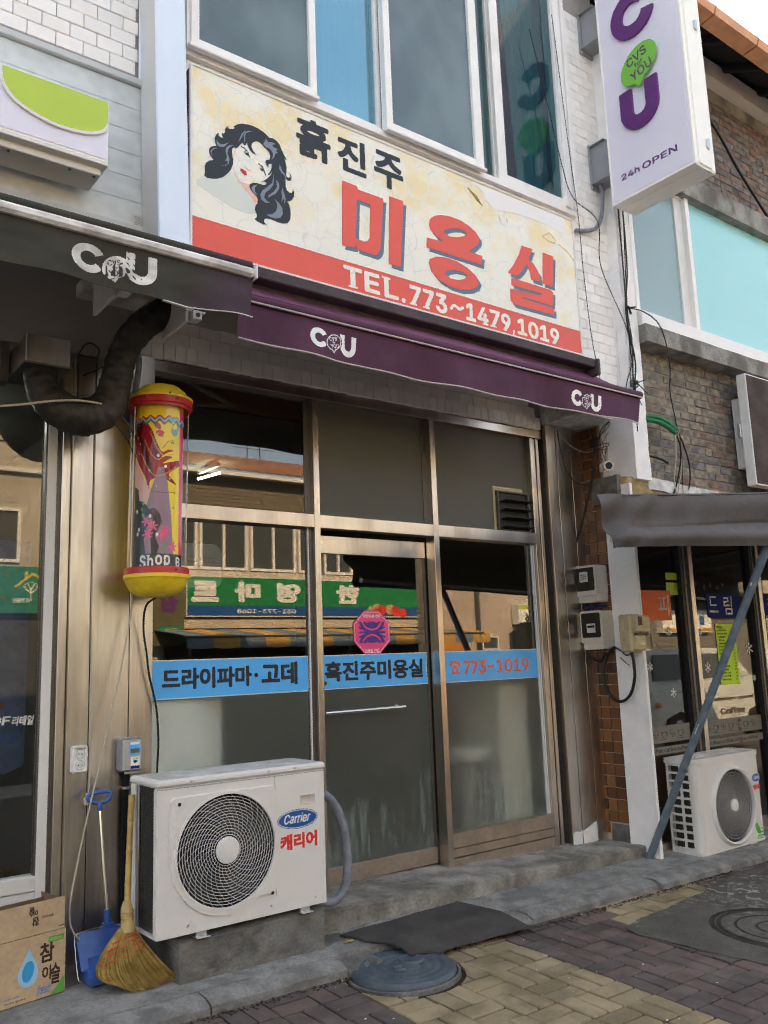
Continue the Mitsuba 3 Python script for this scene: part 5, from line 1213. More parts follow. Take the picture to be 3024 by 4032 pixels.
part(R, 'wall_arm', [cb(1.64, 1.70, 4.12, 4.215, 2.76, 2.80, .004), cb(1.64, 1.70, 4.12, 4.215, 1.84, 1.88, .004)], 'dark_metal')
solo('pole_conduit', tube([(1.60, 4.205, 2.62), (1.60, 4.17, 2.80), (1.605, 4.13, 2.95), (1.60, 4.13, 3.02), (1.57, 4.15, 3.05), (1.54, 4.20, 3.06)], .016, 12, 8), 'grey_hose', 'grey flexible conduit arching down behind the top of the barber pole', 'conduit', smooth=True)
solo('pole_cable', tube([(1.665, 4.02, 1.77), (1.645, 4.10, 1.73), (1.658, 4.16, 1.62), (1.680, 4.17, 1.50), (1.695, 4.175, 1.40), (1.735, 4.18, 1.24), (1.752, 4.19, 1.08), (1.752, 4.20, .95), (1.75, 4.2, .86)], .0055, 8, 8), 'black', 'black cable hanging from the bottom of the barber pole', 'cable', smooth=True)

# --- ventilation duct
V_ = thing('vent_box', 'steel vent box jutting out over the store window', 'vent')
part(V_, 'box', [cb(1.005, 1.204, 3.95, 4.30, 2.828, 2.962, .003)], 'steel')
part(V_, 'flange', [cb(.96, 1.00, 4.22, 4.30, 2.80, 3.0, .002), bx(1.0, 1.21, 3.945, 4.3, 2.820, 2.829)], 'steel_dark')
dp = [(1.098, 4.06, 2.86), (1.100, 4.04, 2.78), (1.118, 4.02, 2.705), (1.172, 4.00, 2.640), (1.240, 3.99, 2.612), (1.305, 3.985, 2.615), (1.372, 3.98, 2.652), (1.412, 3.97, 2.73), (1.428, 3.95, 2.83), (1.440, 3.93, 2.91), (1.462, 3.90, 2.985), (1.51, 3.86, 3.06), (1.585, 3.83, 3.13), (1.68, 3.80, 3.19), (1.72, 3.78, 3.3)]
dr_ = [.074, .074, .078, .086, .090, .090, .086, .078, .072, .070, .070, .072, .074, .076, .076]
dm = tube(dp, dr_, 28, 10)
v = dm.vertices.copy()
t_ = np.arange(len(v)) // 28
wr = meshkit.fbm(v * np.array([26, 26, 26]), 3) - .5
c_ = spline(dp, 10)[np.clip(t_, 0, len(spline(dp, 10)) - 1)]
dirv = v - c_
v += dirv * (wr[:, None] * .16 + .020 * np.sin(t_[:, None] * 1.1) + .02 * np.sin(t_[:, None] * 2.9 + 1))
dm.vertices = v
solo('vent_duct', dm, 'duct_tape', 'fat black taped duct looping down from the vent box and up behind the awning', 'duct', smooth=50)
solo('rope', tube([(.70, 3.93, 2.55), (.95, 3.92, 2.60), (1.10, 3.895, 2.635), (1.22, 3.885, 2.655), (1.335, 3.90, 2.66), (1.38, 3.93, 2.66), (1.40, 3.95, 2.60)], .0055, 7, 8), 'rope', 'grey cord tied round the loop of the black duct', 'cord', smooth=True)
sl = thing('folded_sheet', 'bent steel sheet on the left pillar behind the black duct', 'sheet')
part(sl, 'plate', cb(1.32, 1.408, 4.19, 4.213, 2.70, 2.985, .003), 'steel')
part(sl, 'strap', [tube([(1.315, 4.20, 2.985), (1.335, 4.16, 3.03), (1.37, 4.15, 3.045), (1.41, 4.16, 3.02), (1.41, 4.20, 2.985)], .004, 6), straight((1.315, 4.187, 2.72), (1.315, 4.187, 2.99), .004), straight((1.409, 4.187, 2.72), (1.409, 4.187, 2.99), .004), straight((1.315, 4.187, 2.985), (1.409, 4.187, 2.985), .004)], 'dark_metal')
solo('strut_cable', [tube([(1.44, 3.98, 2.66), (1.53, 4.0, 2.575), (1.60, 4.1, 2.50)], .006, 6), tube([(1.43, 4.0, 2.62), (1.52, 4.05, 2.545), (1.60, 4.15, 2.49)], .005, 6)], 'dark_metal', 'two dark rods running from the duct loop to the barber pole', 'rod', smooth=True)
solo('duct_wire', tube([(1.62, 3.9, 3.12), (1.56, 3.95, 3.06), (1.50, 4.0, 3.0), (1.44, 4.05, 2.93), (1.33, 4.15, 2.87)], .0035, 6), 'black', 'thin black wire hanging across the upper duct', 'wire', smooth=True)

# --- socket, meter box, wires and rope on the left pillar
K = thing('wall_socket', 'white double socket with a dirty cover on the left steel pillar', 'socket')
part(K, 'plate', cb(1.330, 1.404, 4.180, 4.215, .962, 1.084, .007), 'white_plastic', smooth=35)
part(K, 'hood', cb(1.342, 1.392, 4.170, 4.185, 1.072, 1.084, .003), 'white_dirty')
for z in (1.048, .998):
    o = part(K, 'outlet', lathe([(0, -.006), (.017, -.006), (.020, .002), (.023, .002), (.023, 0), (0, 0)], (1.367, 4.180, z), 24, 'y'), 'paper_grey', smooth=40)
    part(o, 'pin_hole', [lathe([(0, 0), (.003, 0), (.003, .001), (0, .001)], (1.367 + d, 4.1745, z), 8, 'y') for d in (-.008, .008)], 'black')
EB = thing('power_meter', 'small grey meter box with a blue display label above a black corrugated conduit', 'meter')
part(EB, 'case', cb(1.548, 1.652, 4.150, 4.215, .948, 1.105, .009), 'grey_plastic', smooth=35)
part(EB, 'cover', cb(1.556, 1.652, 4.140, 4.152, .952, 1.102, .006), 'zinc', smooth=35)
part(EB, 'tab', cb(1.568, 1.636, 4.148, 4.156, .936, .950, .003), 'zinc')
part(EB, 'label_plate', [front(sbox(1.586, 1.024, 1.640, 1.086), 4.1395, .001)], 'band_blue')
part(EB, 'display', front(sbox(1.592, 1.034, 1.636, 1.054), 4.1385, .001), 'sign_olive')
part(EB, 'label_top', front(sbox(1.590, 1.073, 1.634, 1.084), 4.1385, .001), 'white_paint')
part(EB, 'sticker', front(sbox(1.594, .962, 1.637, 1.015), 4.1395, .001), 'white_paint')
part(EB, 'sticker_print', [front(sbox(1.594, .962, 1.637, .975), 4.1385, .001), front(Polygon([(1.603, .996), (1.615, 1.002), (1.629, .996), (1.615, .985)]), 4.1385, .001), front(fit(glyphs('SYD', 'inter', 2), 1.603, 1.628, 1.004, 1.011), 4.1385, .001)], 'poster_blue')
cd = [(1.592, 4.185, .945), (1.590, 4.185, .86), (1.588, 4.187, .78), (1.585, 4.19, .66), (1.587, 4.19, .52), (1.588, 4.19, .40), (1.590, 4.18, .28), (1.60, 4.17, .14)]
cm = tube(cd, .0155, 14, 30)
v = cm.vertices.copy(); t_ = np.arange(len(v)) // 14; cc = spline(cd, 30)[np.clip(t_, 0, 7 * 30)]
v[:-2] += (v - cc)[:-2] * (.14 * np.sin(t_[:-2, None] * 2 * np.pi / 4)); cm.vertices = v
CN = thing('corrugated_conduit', 'black corrugated conduit running down from the small grey meter box', 'conduit')
part(CN, 'tube', cm, 'black_soft', smooth=60)
part(CN, 'clip', [lathe([(.016, 0), (.019, 0), (.019, .012), (.016, .012)], (1.589, 4.186, .866), 16), cb(1.60, 1.618, 4.18, 4.215, .868, .876, .002)], 'chrome')
PW = thing('plug_wire', 'thin pale wire with a beige plug hanging down the left steel pillar', 'wire')
part(PW, 'wire', tube([(1.4145, 4.207, 3.02), (1.4145, 4.207, 2.4), (1.4145, 4.207, 1.7), (1.418, 4.205, 1.40), (1.419, 4.204, 1.0), (1.420, 4.20, .95), (1.415, 4.195, .87)], .0035, 6), 'rope', smooth=True)
part(PW, 'plug', [cb(1.394, 1.424, 4.178, 4.206, .812, .850, .006), cb(1.402, 1.416, 4.184, 4.20, .850, .868, .003)], 'rope', smooth=35)
solo('rope', tube([(1.60, 4.16, 1.80), (1.585, 4.14, 1.70), (1.548, 4.13, 1.50), (1.512, 4.12, 1.33), (1.446, 4.10, 1.07), (1.395, 4.09, .86), (1.35, 4.08, .67), (1.298, 4.05, .45), (1.29, 4.03, .36), (1.305, 4.01, .31), (1.34, 4.04, .27)], .0042, 7, 8), 'rope', 'pale rope slanting down from the barber pole to the cardboard box', 'rope', smooth=True)

# --- dustpan
DP = thing('dustpan', 'blue long-handled dustpan with a wire frame, leaning on the left pillar beside the broom', 'dustpan')
pro = [(4.075, .292), (4.060, .296), (3.995, .190), (3.965, .172), (3.925, .178), (3.895, .155), (3.885, .124), (3.93, .117), (4.02, .117), (4.05, .16)]
pan = xf(trimesh.creation.extrude_polygon(Polygon(pro), .19, engine='earcut'), (1.330, 0, 0), (0, 1, 0), (0, 0, 1), (1, 0, 0))
v = pan.vertices.copy(); tt = np.clip((.30 - v[:, 2]) / .18, 0, 1); v[:, 0] = 1.435 + (v[:, 0] - 1.425) * (1.22 - .22 * tt) + .02 * tt * 0; pan.vertices = v
part(DP, 'pan', pan, 'blue_plastic', smooth=30)
part(DP, 'scoop', [xf(trimesh.creation.cylinder(.052, .155, sections=28), (1.432, 3.945, .168), (0, 1, 0), (0, 0, 1), (1, 0, 0))], 'blue_plastic', smooth=40)
part(DP, 'flap', [grid(lambda u, v: (1.322 + .225 * u, 4.052 - .085 * v - .012 * math.sin(u * math.pi), .300 - .135 * v), 12, 8, .004)], 'blue_plastic', smooth=40)
part(DP, 'wire_frame', [tube([(1.322, 3.96, .128), (1.310, 3.965, .14), (1.308, 4.0, .22), (1.312, 4.03, .285), (1.325, 4.04, .300), (1.43, 4.05, .306), (1.54, 4.045, .300), (1.560, 4.04, .293), (1.566, 4.02, .255), (1.566, 3.99, .18)], .0028, 7, 6)], 'chrome', smooth=True)
part(DP, 'socket', [cb(1.425, 1.505, 4.035, 4.065, .296, .306, .003), cb(1.440, 1.490, 4.035, 4.065, .304, .320, .003), straight((1.465, 4.052, .306), (1.462, 4.060, .372), .0145, 14)], 'blue_plastic', smooth=35)
part(DP, 'handle_tube', [straight((1.463, 4.056, .36), (1.447, 4.135, .805), .0085, 14)], 'chrome', smooth=40)
part(DP, 'grip', [straight((1.4475, 4.133, .79), (1.447, 4.137, .825), .0115, 12), tube([(1.447, 4.137, .822), (1.425, 4.138, .828), (1.400, 4.139, .838), (1.392, 4.140, .852), (1.402, 4.141, .864), (1.445, 4.142, .872), (1.490, 4.142, .870), (1.500, 4.141, .860), (1.496, 4.140, .842), (1.478, 4.139, .828), (1.447, 4.137, .822)], .0085, 10, 6)], 'blue_plastic', smooth=True)

# --- broom
BR = thing('straw_broom', 'straw broom with a bamboo stick and red stitching, leaning on the outdoor unit', 'broom')
neck = np.array([1.480, 3.865, .405]); top = np.array([1.528, 3.955, .868])
hs = [top + (neck - top) * t for t in (0, .22, .225, .24, .5, .505, .52, .78, .785, .80, 1.0)]
part(BR, 'stick', tube([tuple(p) for p in hs], [.0135, .013, .015, .013, .0135, .0155, .0135, .014, .016, .014, .013], 12, 4), 'bamboo', smooth=50)
part(BR, 'binding', [tube([(1.481, 3.868, .44), (1.479, 3.865, .405), (1.480, 3.855, .365), (1.478, 3.850, .315)], [.016, .026, .024, .034], 16, 6)] + [tube([(1.480 + .028 * math.cos(a), 3.856 + .024 * math.sin(a) * 1.0, .40 - .0025 * k) for a in np.linspace(0, 6.28, 10)], .003, 5, 1) for k in range(0, 34, 5)], 'straw_neck', smooth=True)
st1, st2 = [], []
def bristle(a, t, tip=1.0, d=0.0):
    """Point at t along the straw a (-1 left .. 1 right): neck, bulge, swept tip."""
    S0 = np.array([1.479 + .030 * a, 3.852 + .012 * d, .338])
    M_ = np.array([1.445 + .100 * a, 3.815 - .020 * math.cos(a * 1.5) + .022 * d, .245 + .018 * a])
    E_ = np.array([np.interp(a, [-1, -.3, .3, 1], [1.362, 1.468, 1.550, 1.668]), 3.768 - .012 * math.cos(a * 1.5) + .030 * d, np.interp(a, [-1, -.3, .3, 1], [.168, .112, .108, .116])])
    t = t * tip; m = .45
    return S0 * ((t - m) * (t - 1) / m) + M_ * (t * (t - 1) / (m * (m - 1))) + E_ * (t * (t - m) / (1 - m))
for n_ in range(760):
    a = float(np.clip(rng.normal(0, .55), -1, 1)) if rng.random() < .5 else rng.uniform(-1, 1)
    d, tip = rng.normal(0, .45), 1.0 + .04 * rng.normal()
    P, jx = [], rng.normal(0, .004)
    for t in np.linspace(0, 1, 7):
        p = bristle(a, t, tip, d) + np.array([jx * t, 0, rng.normal(0, .002) * t])
        p[2] = max(p[2], gz(p[0], p[1]) + .062)
        P.append(tuple(p))
    m = tube(P, [.0019, .0020, .0019, .0017, .0015, .0012, .0007], 4, 1, False)
    (st1 if rng.random() < .6 else st2).append(m)
part(BR, 'bristles', st1, 'straw', kind='stuff')
part(BR, 'bristles', st2, 'straw_tip', kind='stuff')
for k, t in enumerate((.16, .25, .34, .45)):
    part(BR, 'stitching', tube([tuple(bristle(a, t) + np.array([0, -.016, 0])) for a in np.linspace(-1, 1, 13)], .0028, 6, 3), 'red', smooth=True)

# --- cardboard box
BX = thing('cardboard_box', 'open cardboard box with Korean brush lettering and a blue drop, at the lower left corner', 'box')
bo = np.array([1.243, 3.938, .119]); bu = np.array([-.984, -.176, 0]) / np.linalg.norm([-.984, -.176, 0]); bd = np.array([-bu[1], bu[0], 0]); bd = -bd if bd[1] < 0 else bd
fu = -bu  # left to right along the front
def bface(g, off=0.0, t=.0012):  # (a: 0 at the right corner, negative to the left; b: height)
    return xf(ext(g, t), bo + np.cross(fu, ZU) * off, fu, ZU)
Wb, Db, Hb = .40, .20, .246
th = .004
def wall(a, b, z0, z1, lean=0):
    a, b = np.asarray(a), np.asarray(b); u = b - a; L = np.linalg.norm(u); u = u / L
    n = np.array([u[1], -u[0], 0])
    return xf(trimesh.creation.box((L, z1 - z0, th), transform=trimesh.transformations.translation_matrix((L / 2, (z1 - z0) / 2, 0))), a + np.array([0, 0, z0]), u, np.array([0, 0, 1.0]) + n * lean)
c0, c1 = bo * np.array([1, 1, 0]), (bo + bu * Wb) * np.array([1, 1, 0])
c2, c3 = c1 + bd * Db, c0 + bd * Db
zb0 = .119
part(BX, 'front', bface(sbox(-Wb, 0, 0, Hb)), 'cardboard')
part(BX, 'side', wall(c0, c3, zb0, zb0 + Hb), 'cardboard')
part(BX, 'side', wall(c2, c1, zb0, zb0 + Hb), 'cardboard')
part(BX, 'back', [wall(c3, c2, zb0, zb0 + Hb), bx(.9, 1.2, 3.95, 4.1, zb0, zb0 + .004)], 'cardboard_shaded')
part(BX, 'flap', bface(sbox(-Wb, Hb + .002, -.004, Hb + .128), -.003), 'cardboard', label='front flap standing up, printed upside down')
part(BX, 'flap', [wall(c0 + bd * .01, c3, zb0 + Hb, zb0 + Hb + .118, -.10), wall(c3, c2, zb0 + Hb, zb0 + Hb + .10, -.25)], 'cardboard_shaded')
drop = Polygon(spline([(-.155, .205), (-.175, .165), (-.197, .125), (-.200, .095), (-.185, .068), (-.158, .056), (-.130, .066), (-.116, .095), (-.120, .130), (-.140, .170), (-.155, .205)], 5))
part(BX, 'printed_drop', bface(drop, .0006, .0012), 'drop_blue')
part(BX, 'printed_drop', bface(affinity.rotate(ell(-.158, .115, .024, .040, 12), -12), .0012, .0012), 'drop_core')
bt = unary_union([fit(glyphs('참', 'cjk', 3), -.110, -.048, .132, .208), fit(glyphs('이', 'cjk', 3), -.098, -.060, .062, .118), fit(glyphs('슬', 'cjk', 3), -.062, -.020, .040, .120)])
part(BX, 'lettering', bface(bt, .0006, .0012), 'brown_print')
part(BX, 'lettering', bface(affinity.skew(fit(glyphs('fresh', 'inter', 1.5), -.118, -.062, .014, .050), 18), .0006, .0012), 'print_blue')
part(BX, 'green_tag', bface(sbox(-.074, .205, -.008, .228), .0006, .0012), 'print_green')
part(BX, 'green_tag', bface(Polygon([(-.060, .002), (-.002, .002), (-.002, .062)]), .0006, .0012), 'print_green')
part(BX, 'lettering', bface(affinity.skew(fit(glyphs('400 mL', 'inter', 2), -.068, -.014, .210, .223), 10), .0016, .0012), 'cardboard')
up = affinity.rotate(unary_union([fit(glyphs('참', 'cjk', 3), 0, .03, .05, .085), fit(glyphs('이', 'cjk', 3), .006, .024, .018, .045), fit(glyphs('슬', 'cjk', 3), .022, .044, .008, .046)]), 180)
part(BX, 'lettering', bface(affinity.translate(up, -.160, Hb + .028), -.0020, .0012), 'brown_print')
part(BX, 'small_print', [bface(fit(glyphs('대나무숯 천연 여과', 'cjk', 1), -.25, -.165, .012, .020), .0006, .001), bface(affinity.rotate(fit(glyphs('깨끗한 이슬같은', 'cjk', 1), -.105, -.055, Hb + .060, Hb + .070), 180), -.002, .001), bface(affinity.rotate(fit(glyphs('참이슬주식회사', 'cjk', 1), -.030, -.004, Hb + .012, Hb + .018), 180), -.002, .001)], 'brown_print')
part(BX, 'small_print', bface(fit(glyphs('깨끗함이 다르다', 'cjk', 1.5), -.255, -.19, .026, .035), .0006, .001), 'print_blue')

# --- doormat, lid, manhole cover
def matf(u, v):
    x = (2.530 + (3.362 - 2.530) * u) * (1 - v) + (2.705 + (3.475 - 2.705) * u) * v
    y = (3.792 + (3.853 - 3.792) * u) * (1 - v) + (3.425 + (3.385 - 3.425) * u) * v
    y += v * (-.028 * math.exp(-((u - .20) / .13) ** 2) + (.008 * math.sin(u * 30) + .005 * math.sin(u * 57 + 2)) * math.exp(-((u - .2) / .25) ** 2) + .004 * math.sin(u * 23))
    x += .012 * math.sin(v * 11) * (u < .02)
    h = .064 if y > 3.58 else .026 + .038 * max(0, (y - 3.44) / .14) ** .8
    lid = .012 * math.exp(-(((x - 2.72) / .16) ** 2 + ((y - 3.48) / .10) ** 2))
    return (x, y, gz(x, y) + max(h, .02) + lid + .002 * math.sin(x * 16 + y * 9))
solo('doormat', grid(matf, 70, 34, .008), 'mat_rubber', 'dark ribbed rubber doormat lying in front of the salon door', 'doormat', smooth=50)
LD = thing('water_meter_box', 'blue-grey round plastic lid set in the pavement, half under the doormat', 'lid')
prof = [(0, .050), (.05, .050)]
for r in np.linspace(.06, .235, 36):
    prof.append((r, .046 + .0035 * math.sin(r * 2 * math.pi / .050)))
prof += [(.250, .044), (.262, .036), (.268, .020), (.268, -.03), (.0, -.03)]
lm = lathe(prof, (0, 0, 0), 64)
v = lm.vertices.copy(); v[:, 0] = v[:, 0] * .94 + 2.600; v[:, 1] = v[:, 1] * .86 + 3.372
v[:, 2] += gz(v[:, 0], v[:, 1]) - .018; lm.vertices = v
part(LD, 'cover', lm, 'lid_blue', smooth=40)
for x, y, r in ((2.665, 3.405, .058), (2.552, 3.345, .026)):
    part(LD, 'boss', lathe([(0, .004), (r - .006, .004), (r - .004, .010), (r, .010), (r + .006, 0), (0, 0)], (x, y, gz(x, y) + .028), 32), 'lid_blue', smooth=40)
part(LD, 'rim', [lathe([(.270, -.02), (.270, .000), (.282, -.002), (.286, -.02)], (0, 0, 0), 64)], 'concrete')
k = LD + '__rim'
scene[k]['to_world'] = T().translate([2.600, 3.372, gz(2.6, 3.372)]).scale([.95, .875, 1])
part(LD, 'coin', [xf(trimesh.creation.cylinder(.010, .003, sections=16), (2.50, 3.265, gz(2.5, 3.265) + .033), (1, 0, 0), (0, 1, 0))], 'chrome')
MH = thing('manhole_cover', 'round dark iron manhole cover set in the asphalt patch at the right edge', 'manhole cover')
mc = (4.50, 2.62)
mp = lathe([(0, .004), (.10, .004), (.105, .010), (.118, .010), (.123, .004), (.205, .004), (.21, .010), (.222, .010), (.227, .004), (.285, .004), (.29, .012), (.31, .012), (.313, -.004), (.320, -.004), (.322, .012), (.348, .010), (.352, -.02), (0, -.02)], (0, 0, 0), 64)
tr = []
for r, n_ in ((.055, 7), (.16, 14), (.255, 22)):
    for q in range(n_):
        a = 2 * np.pi * (q + .5 * (r > .2)) / n_
        b = cb(-.022, .022, -.014, .014, .004, .011, .003); b.apply_transform(trimesh.transformations.rotation_matrix(a + .9 * (q % 2), (0, 0, 1))); b.apply_translation((r * math.cos(a), r * math.sin(a), 0)); tr.append(b)
mtx = T([[1, 0, 0, mc[0]], [0, 1, 0, mc[1]], [-.0159, .0292, 1, gz(*mc) + .004], [0, 0, 0, 1]])
part(MH, 'cover', mp, 'iron', smooth=30); scene[MH + '__cover']['to_world'] = mtx
part(MH, 'tread', tr, 'iron_worn', kind='stuff'); scene[MH + '__tread']['to_world'] = mtx
lf = [affinity.rotate(ell(.012 * k, .006 * (k % 2), .012, .007, 6), 40 * k) for k in range(4)]
leaf = ext(unary_union(lf), .003); leaf.vertices = leaf.vertices + np.array([2.505, 3.70, gz(2.5, 3.7) + .062])
solo('dry_leaf', leaf, 'straw', 'crumpled brown leaf on the concrete beside the block', 'leaf')

# --- meters, camera and cables on the right
def meter(y0, y1, z0, z1, label, first):
    k = thing('electricity_meter', label, 'meter')
    part(k, 'case', [xf(trimesh.creation.extrude_polygon(rrect(-y1, -y0, z0 + .05, z1, .022), .125, engine='earcut'), (5.113, 0, 0), (0, -1, 0), ZU),
                     xf(trimesh.creation.extrude_polygon(rrect(-y1 + .014, -y0 - .006, z0, z0 + .10, .018), .118, engine='earcut'), (5.113, 0, 0), (0, -1, 0), ZU)], 'beige_plastic', smooth=35)
    part(k, 'lip', [side(rrect(-y1 + .004, -y0 - .004, z0 + .050, z0 + .062, .004), 4.989, .006)], 'beige_plastic')
    w = part(k, 'window', side(rrect(-y1 + .014, -y0 - .016, z0 + .085, z1 - .016, .014), 4.989, .003), 'smoke_window')
    part(w, 'dial', [side(sbox(-y1 + .045, z1 - .12, -y0 - .075, z1 - .045), 4.9858, .001)] if first else [side(sbox(-y1 + .06, z0 + .12, -y0 - .065, z0 + .185), 4.9858, .001)], 'paper_grey')
    part(w, 'dial_print', [side(sbox(-y1 + .055, z1 - .07 - .014 * q, -y0 - .09, z1 - .065 - .014 * q), 4.9846, .001) for q in range(3)] if first else [side(sbox(-y1 + .068, z0 + .155, -y0 - .073, z0 + .172), 4.9846, .001)], 'black_soft')
    part(w, 'window_rim', side(rrect(-y1 + .008, -y0 - .010, z0 + .079, z1 - .010, .017).difference(rrect(-y1 + .014, -y0 - .016, z0 + .085, z1 - .016, .014)), 4.989, .006), 'beige_plastic')
meter(4.035, 4.232, 1.785, 2.055, 'beige electricity meter box with a smoked window, the upper one on the brown tiles', True)
meter(4.010, 4.212, 1.448, 1.725, 'beige electricity meter box with a smoked window, the lower one on the brown tiles', False)
ym = thing('old_meter', 'yellowed meter box with a dotted side hanging on the white pier', 'meter')
part(ym, 'case', [cb(4.985, 5.113, 3.772, 3.875, 1.420, 1.680, .012)], 'beige_old', smooth=35)
part(ym, 'dimple', [side(unary_union([rrect(-3.862 + .0105 * a, -3.862 + .0105 * a + .0055, 1.455 + .0105 * b, 1.455 + .0105 * b + .0055, .001) for a in range(5) for b in range(20)]), 4.9855, .0025)], 'beige_old', kind='stuff')
part(ym, 'cover', [cb(5.020, 5.165, 3.735, 3.790, 1.552, 1.672, .010), cb(5.012, 5.115, 3.745, 3.790, 1.43, 1.535, .010)], 'beige_old', smooth=35)
part(ym, 'window', front(sbox(5.026, 1.60, 5.070, 1.662), 3.7345, .002), 'smoke_window')
part(ym, 'fin', [cb(5.014, 5.113, 3.742, 3.746, 1.450 + .012 * k, 1.455 + .012 * k, .001) for k in range(6)], 'beige_old')
part(ym, 'tag', [front(sbox(5.05, 1.468, 5.085, 1.482), 3.7405, .001)], 'white_paint')
part(ym, 'shade', [cb(5.02, 5.15, 3.745, 3.77, 1.534, 1.552, .002)], 'dark_metal')
sc_ = thing('security_camera', 'small white security camera at the corner of the brown tiles', 'camera')
dirc = np.array([-.55, -.80, -.18]); dirc /= np.linalg.norm(dirc)
pc = np.array([5.03, 3.90, 2.76])
part(sc_, 'body', [straight(tuple(pc), tuple(pc + dirc * .065), .034, 24), straight(tuple(pc - dirc * .015), tuple(pc), .026, 20)], 'white_plastic', smooth=40)
part(sc_, 'lens', [straight(tuple(pc + dirc * .060), tuple(pc + dirc * .0665), .026, 24)], 'black', smooth=40)
part(sc_, 'mount', [straight((5.12, 3.99, 2.77), tuple(pc), .013, 12), cb(5.085, 5.113, 3.96, 4.01, 2.74, 2.80, .006)], 'white_plastic', smooth=40)
def cable(name, P, r, label, cat='cable', mat='black', n=8):
    return solo(name, tube(P, r, 7, n), mat, label, cat, smooth=True)
cable('meter_cable', [(5.09, 4.06, 3.08), (5.08, 4.02, 2.95), (5.06, 4.04, 2.76), (5.05, 4.12, 2.52), (5.03, 4.20, 2.30), (5.02, 4.26, 2.15), (5.00, 4.27, 2.0), (5.01, 4.26, 1.85), (5.03, 4.25, 1.72), (5.04, 4.24, 1.50), (5.07, 4.21, 1.40), (5.09, 4.14, 1.36), (5.09, 4.09, 1.42)], .009, 'thick black cable sweeping down beside the two beige meters')
cable('meter_loop_cable', [(5.085, 4.03, 1.445), (5.08, 3.99, 1.455), (5.085, 4.07, 1.40), (5.07, 4.10, 1.30), (5.06, 4.085, 1.19), (5.06, 4.02, 1.10), (5.06, 3.94, 1.085), (5.05, 3.86, 1.14), (5.045, 3.815, 1.25), (5.04, 3.81, 1.36), (5.04, 3.82, 1.425)], .011, 'black cable hanging in a round loop under the meters')
cable('meter_lead', [(5.08, 3.98, 1.455), (5.07, 3.93, 1.43), (5.06, 3.88, 1.40), (5.05, 3.84, 1.41), (5.045, 3.82, 1.425)], .005, 'short dark blue lead under the yellowed meter', 'lead', 'poster_blue')
cable('meter_lead', [(5.10, 4.05, 1.76), (5.06, 4.08, 1.755), (5.03, 4.15, 1.75), (5.05, 4.20, 1.77)], .008, 'dark blue taped joint between the two beige meters', 'lead', 'poster_blue')
cable('hook_wire', [(5.105, 3.97, 1.385), (5.09, 3.93, 1.36), (5.07, 3.87, 1.33)], .003, 'stub of stiff black wire on the white pier under the meters', 'wire')
cable('tile_wire', [(4.90, 4.20, 3.09), (4.93, 4.18, 3.0), (5.0, 4.15, 2.94), (5.08, 4.10, 2.91), (5.10, 4.0, 2.94), (5.09, 3.9, 3.02)], .0035, 'thin dark wire sagging over the top of the brown tiles', 'wire', 'grey_plastic')
cable('pillar_wire', [(4.87, 4.20, 3.08), (4.885, 4.195, 2.95), (4.93, 4.19, 2.78), (5.02, 4.17, 2.68), (5.08, 4.10, 2.66), (5.10, 4.02, 2.665)], .004, 'black wire curving from the top of the right steel pillar to the tiles', 'wire')
TG = thing('wire_tangle', 'tangle of thin dark wires hanging above the security camera', 'wires')
for q in range(5):
    a = q * .9
    part(TG, 'wire', tube([(5.08, 3.88, 3.10), (5.02 + .02 * q, 3.92 + .02 * math.sin(a), 3.02 + .01 * q), (5.05 + .03 * math.cos(a), 3.95 + .015 * q, 2.92 + .02 * math.sin(a * 2)), (5.09, 3.99 - .02 * q, 2.86 + .02 * q), (5.10, 3.95, 2.78 + .03 * q)], .0030, 6), 'black_soft', smooth=True)
cable('facade_cable', [(4.395, 3.78, 5.95), (4.52, 3.78, 5.47), (4.645, 3.78, 4.955), (4.73, 3.77, 4.715), (4.77, 3.60, 4.46), (4.95, 3.74, 4.22), (5.195, 3.75, 3.826), (5.225, 3.75, 3.648), (5.19, 3.74, 3.38), (5.10, 3.6, 3.15)], .0034, 'black cable slanting across the right panes down to the cable bundle')
cable('facade_cable', [(4.66, 3.78, 6.2), (4.737, 3.78, 5.154), (4.787, 3.78, 4.575), (4.82, 3.80, 4.186), (4.855, 3.80, 3.675), (4.92, 3.80, 3.34)], .003, 'thin black cable running straight down the white tiles right of the board')
CBD = thing('cable_bundle', 'loose bundle of black cables strung down the upper white pier', 'cables')
for q, P in enumerate(([(5.22, 3.74, 4.9), (5.215, 3.74, 4.153), (5.205, 3.74, 3.828), (5.24, 3.74, 3.636), (5.215, 3.74, 3.36), (5.18, 3.70, 3.10)],
                       [(5.26, 3.73, 4.9), (5.25, 3.73, 4.276), (5.195, 3.735, 3.934), (5.248, 3.73, 3.559), (5.222, 3.73, 3.36), (5.20, 3.72, 3.1)],
                       [(5.29, 3.745, 4.85), (5.235, 3.745, 4.06), (5.225, 3.745, 3.75), (5.232, 3.745, 3.44), (5.19, 3.72, 3.0)],
                       [(5.205, 3.735, 4.7), (5.21, 3.735, 4.0), (5.232, 3.73, 3.70), (5.205, 3.735, 3.5), (5.15, 3.735, 3.40), (5.10, 3.735, 3.28)])):
    part(CBD, 'cable', tube(P, .006 if q < 2 else .004, 7), 'black', smooth=True)
solo('cable_knot', [tube([(5.20 + .045 * math.cos(a + q) , 3.72, 3.36 + .028 * math.sin(a * 1.0 + q * 2)) for a in np.linspace(0, 7.5, 12)], .0045, 6) for q in range(4)] + [tube([(5.20, 3.71, 3.36), (5.30, 3.70, 3.40)], .004, 6), tube([(5.20, 3.71, 3.38), (5.32, 3.70, 3.30)], .004, 6)], 'black', 'knot of black cable above the right end of the purple awning', 'cable', smooth=True)
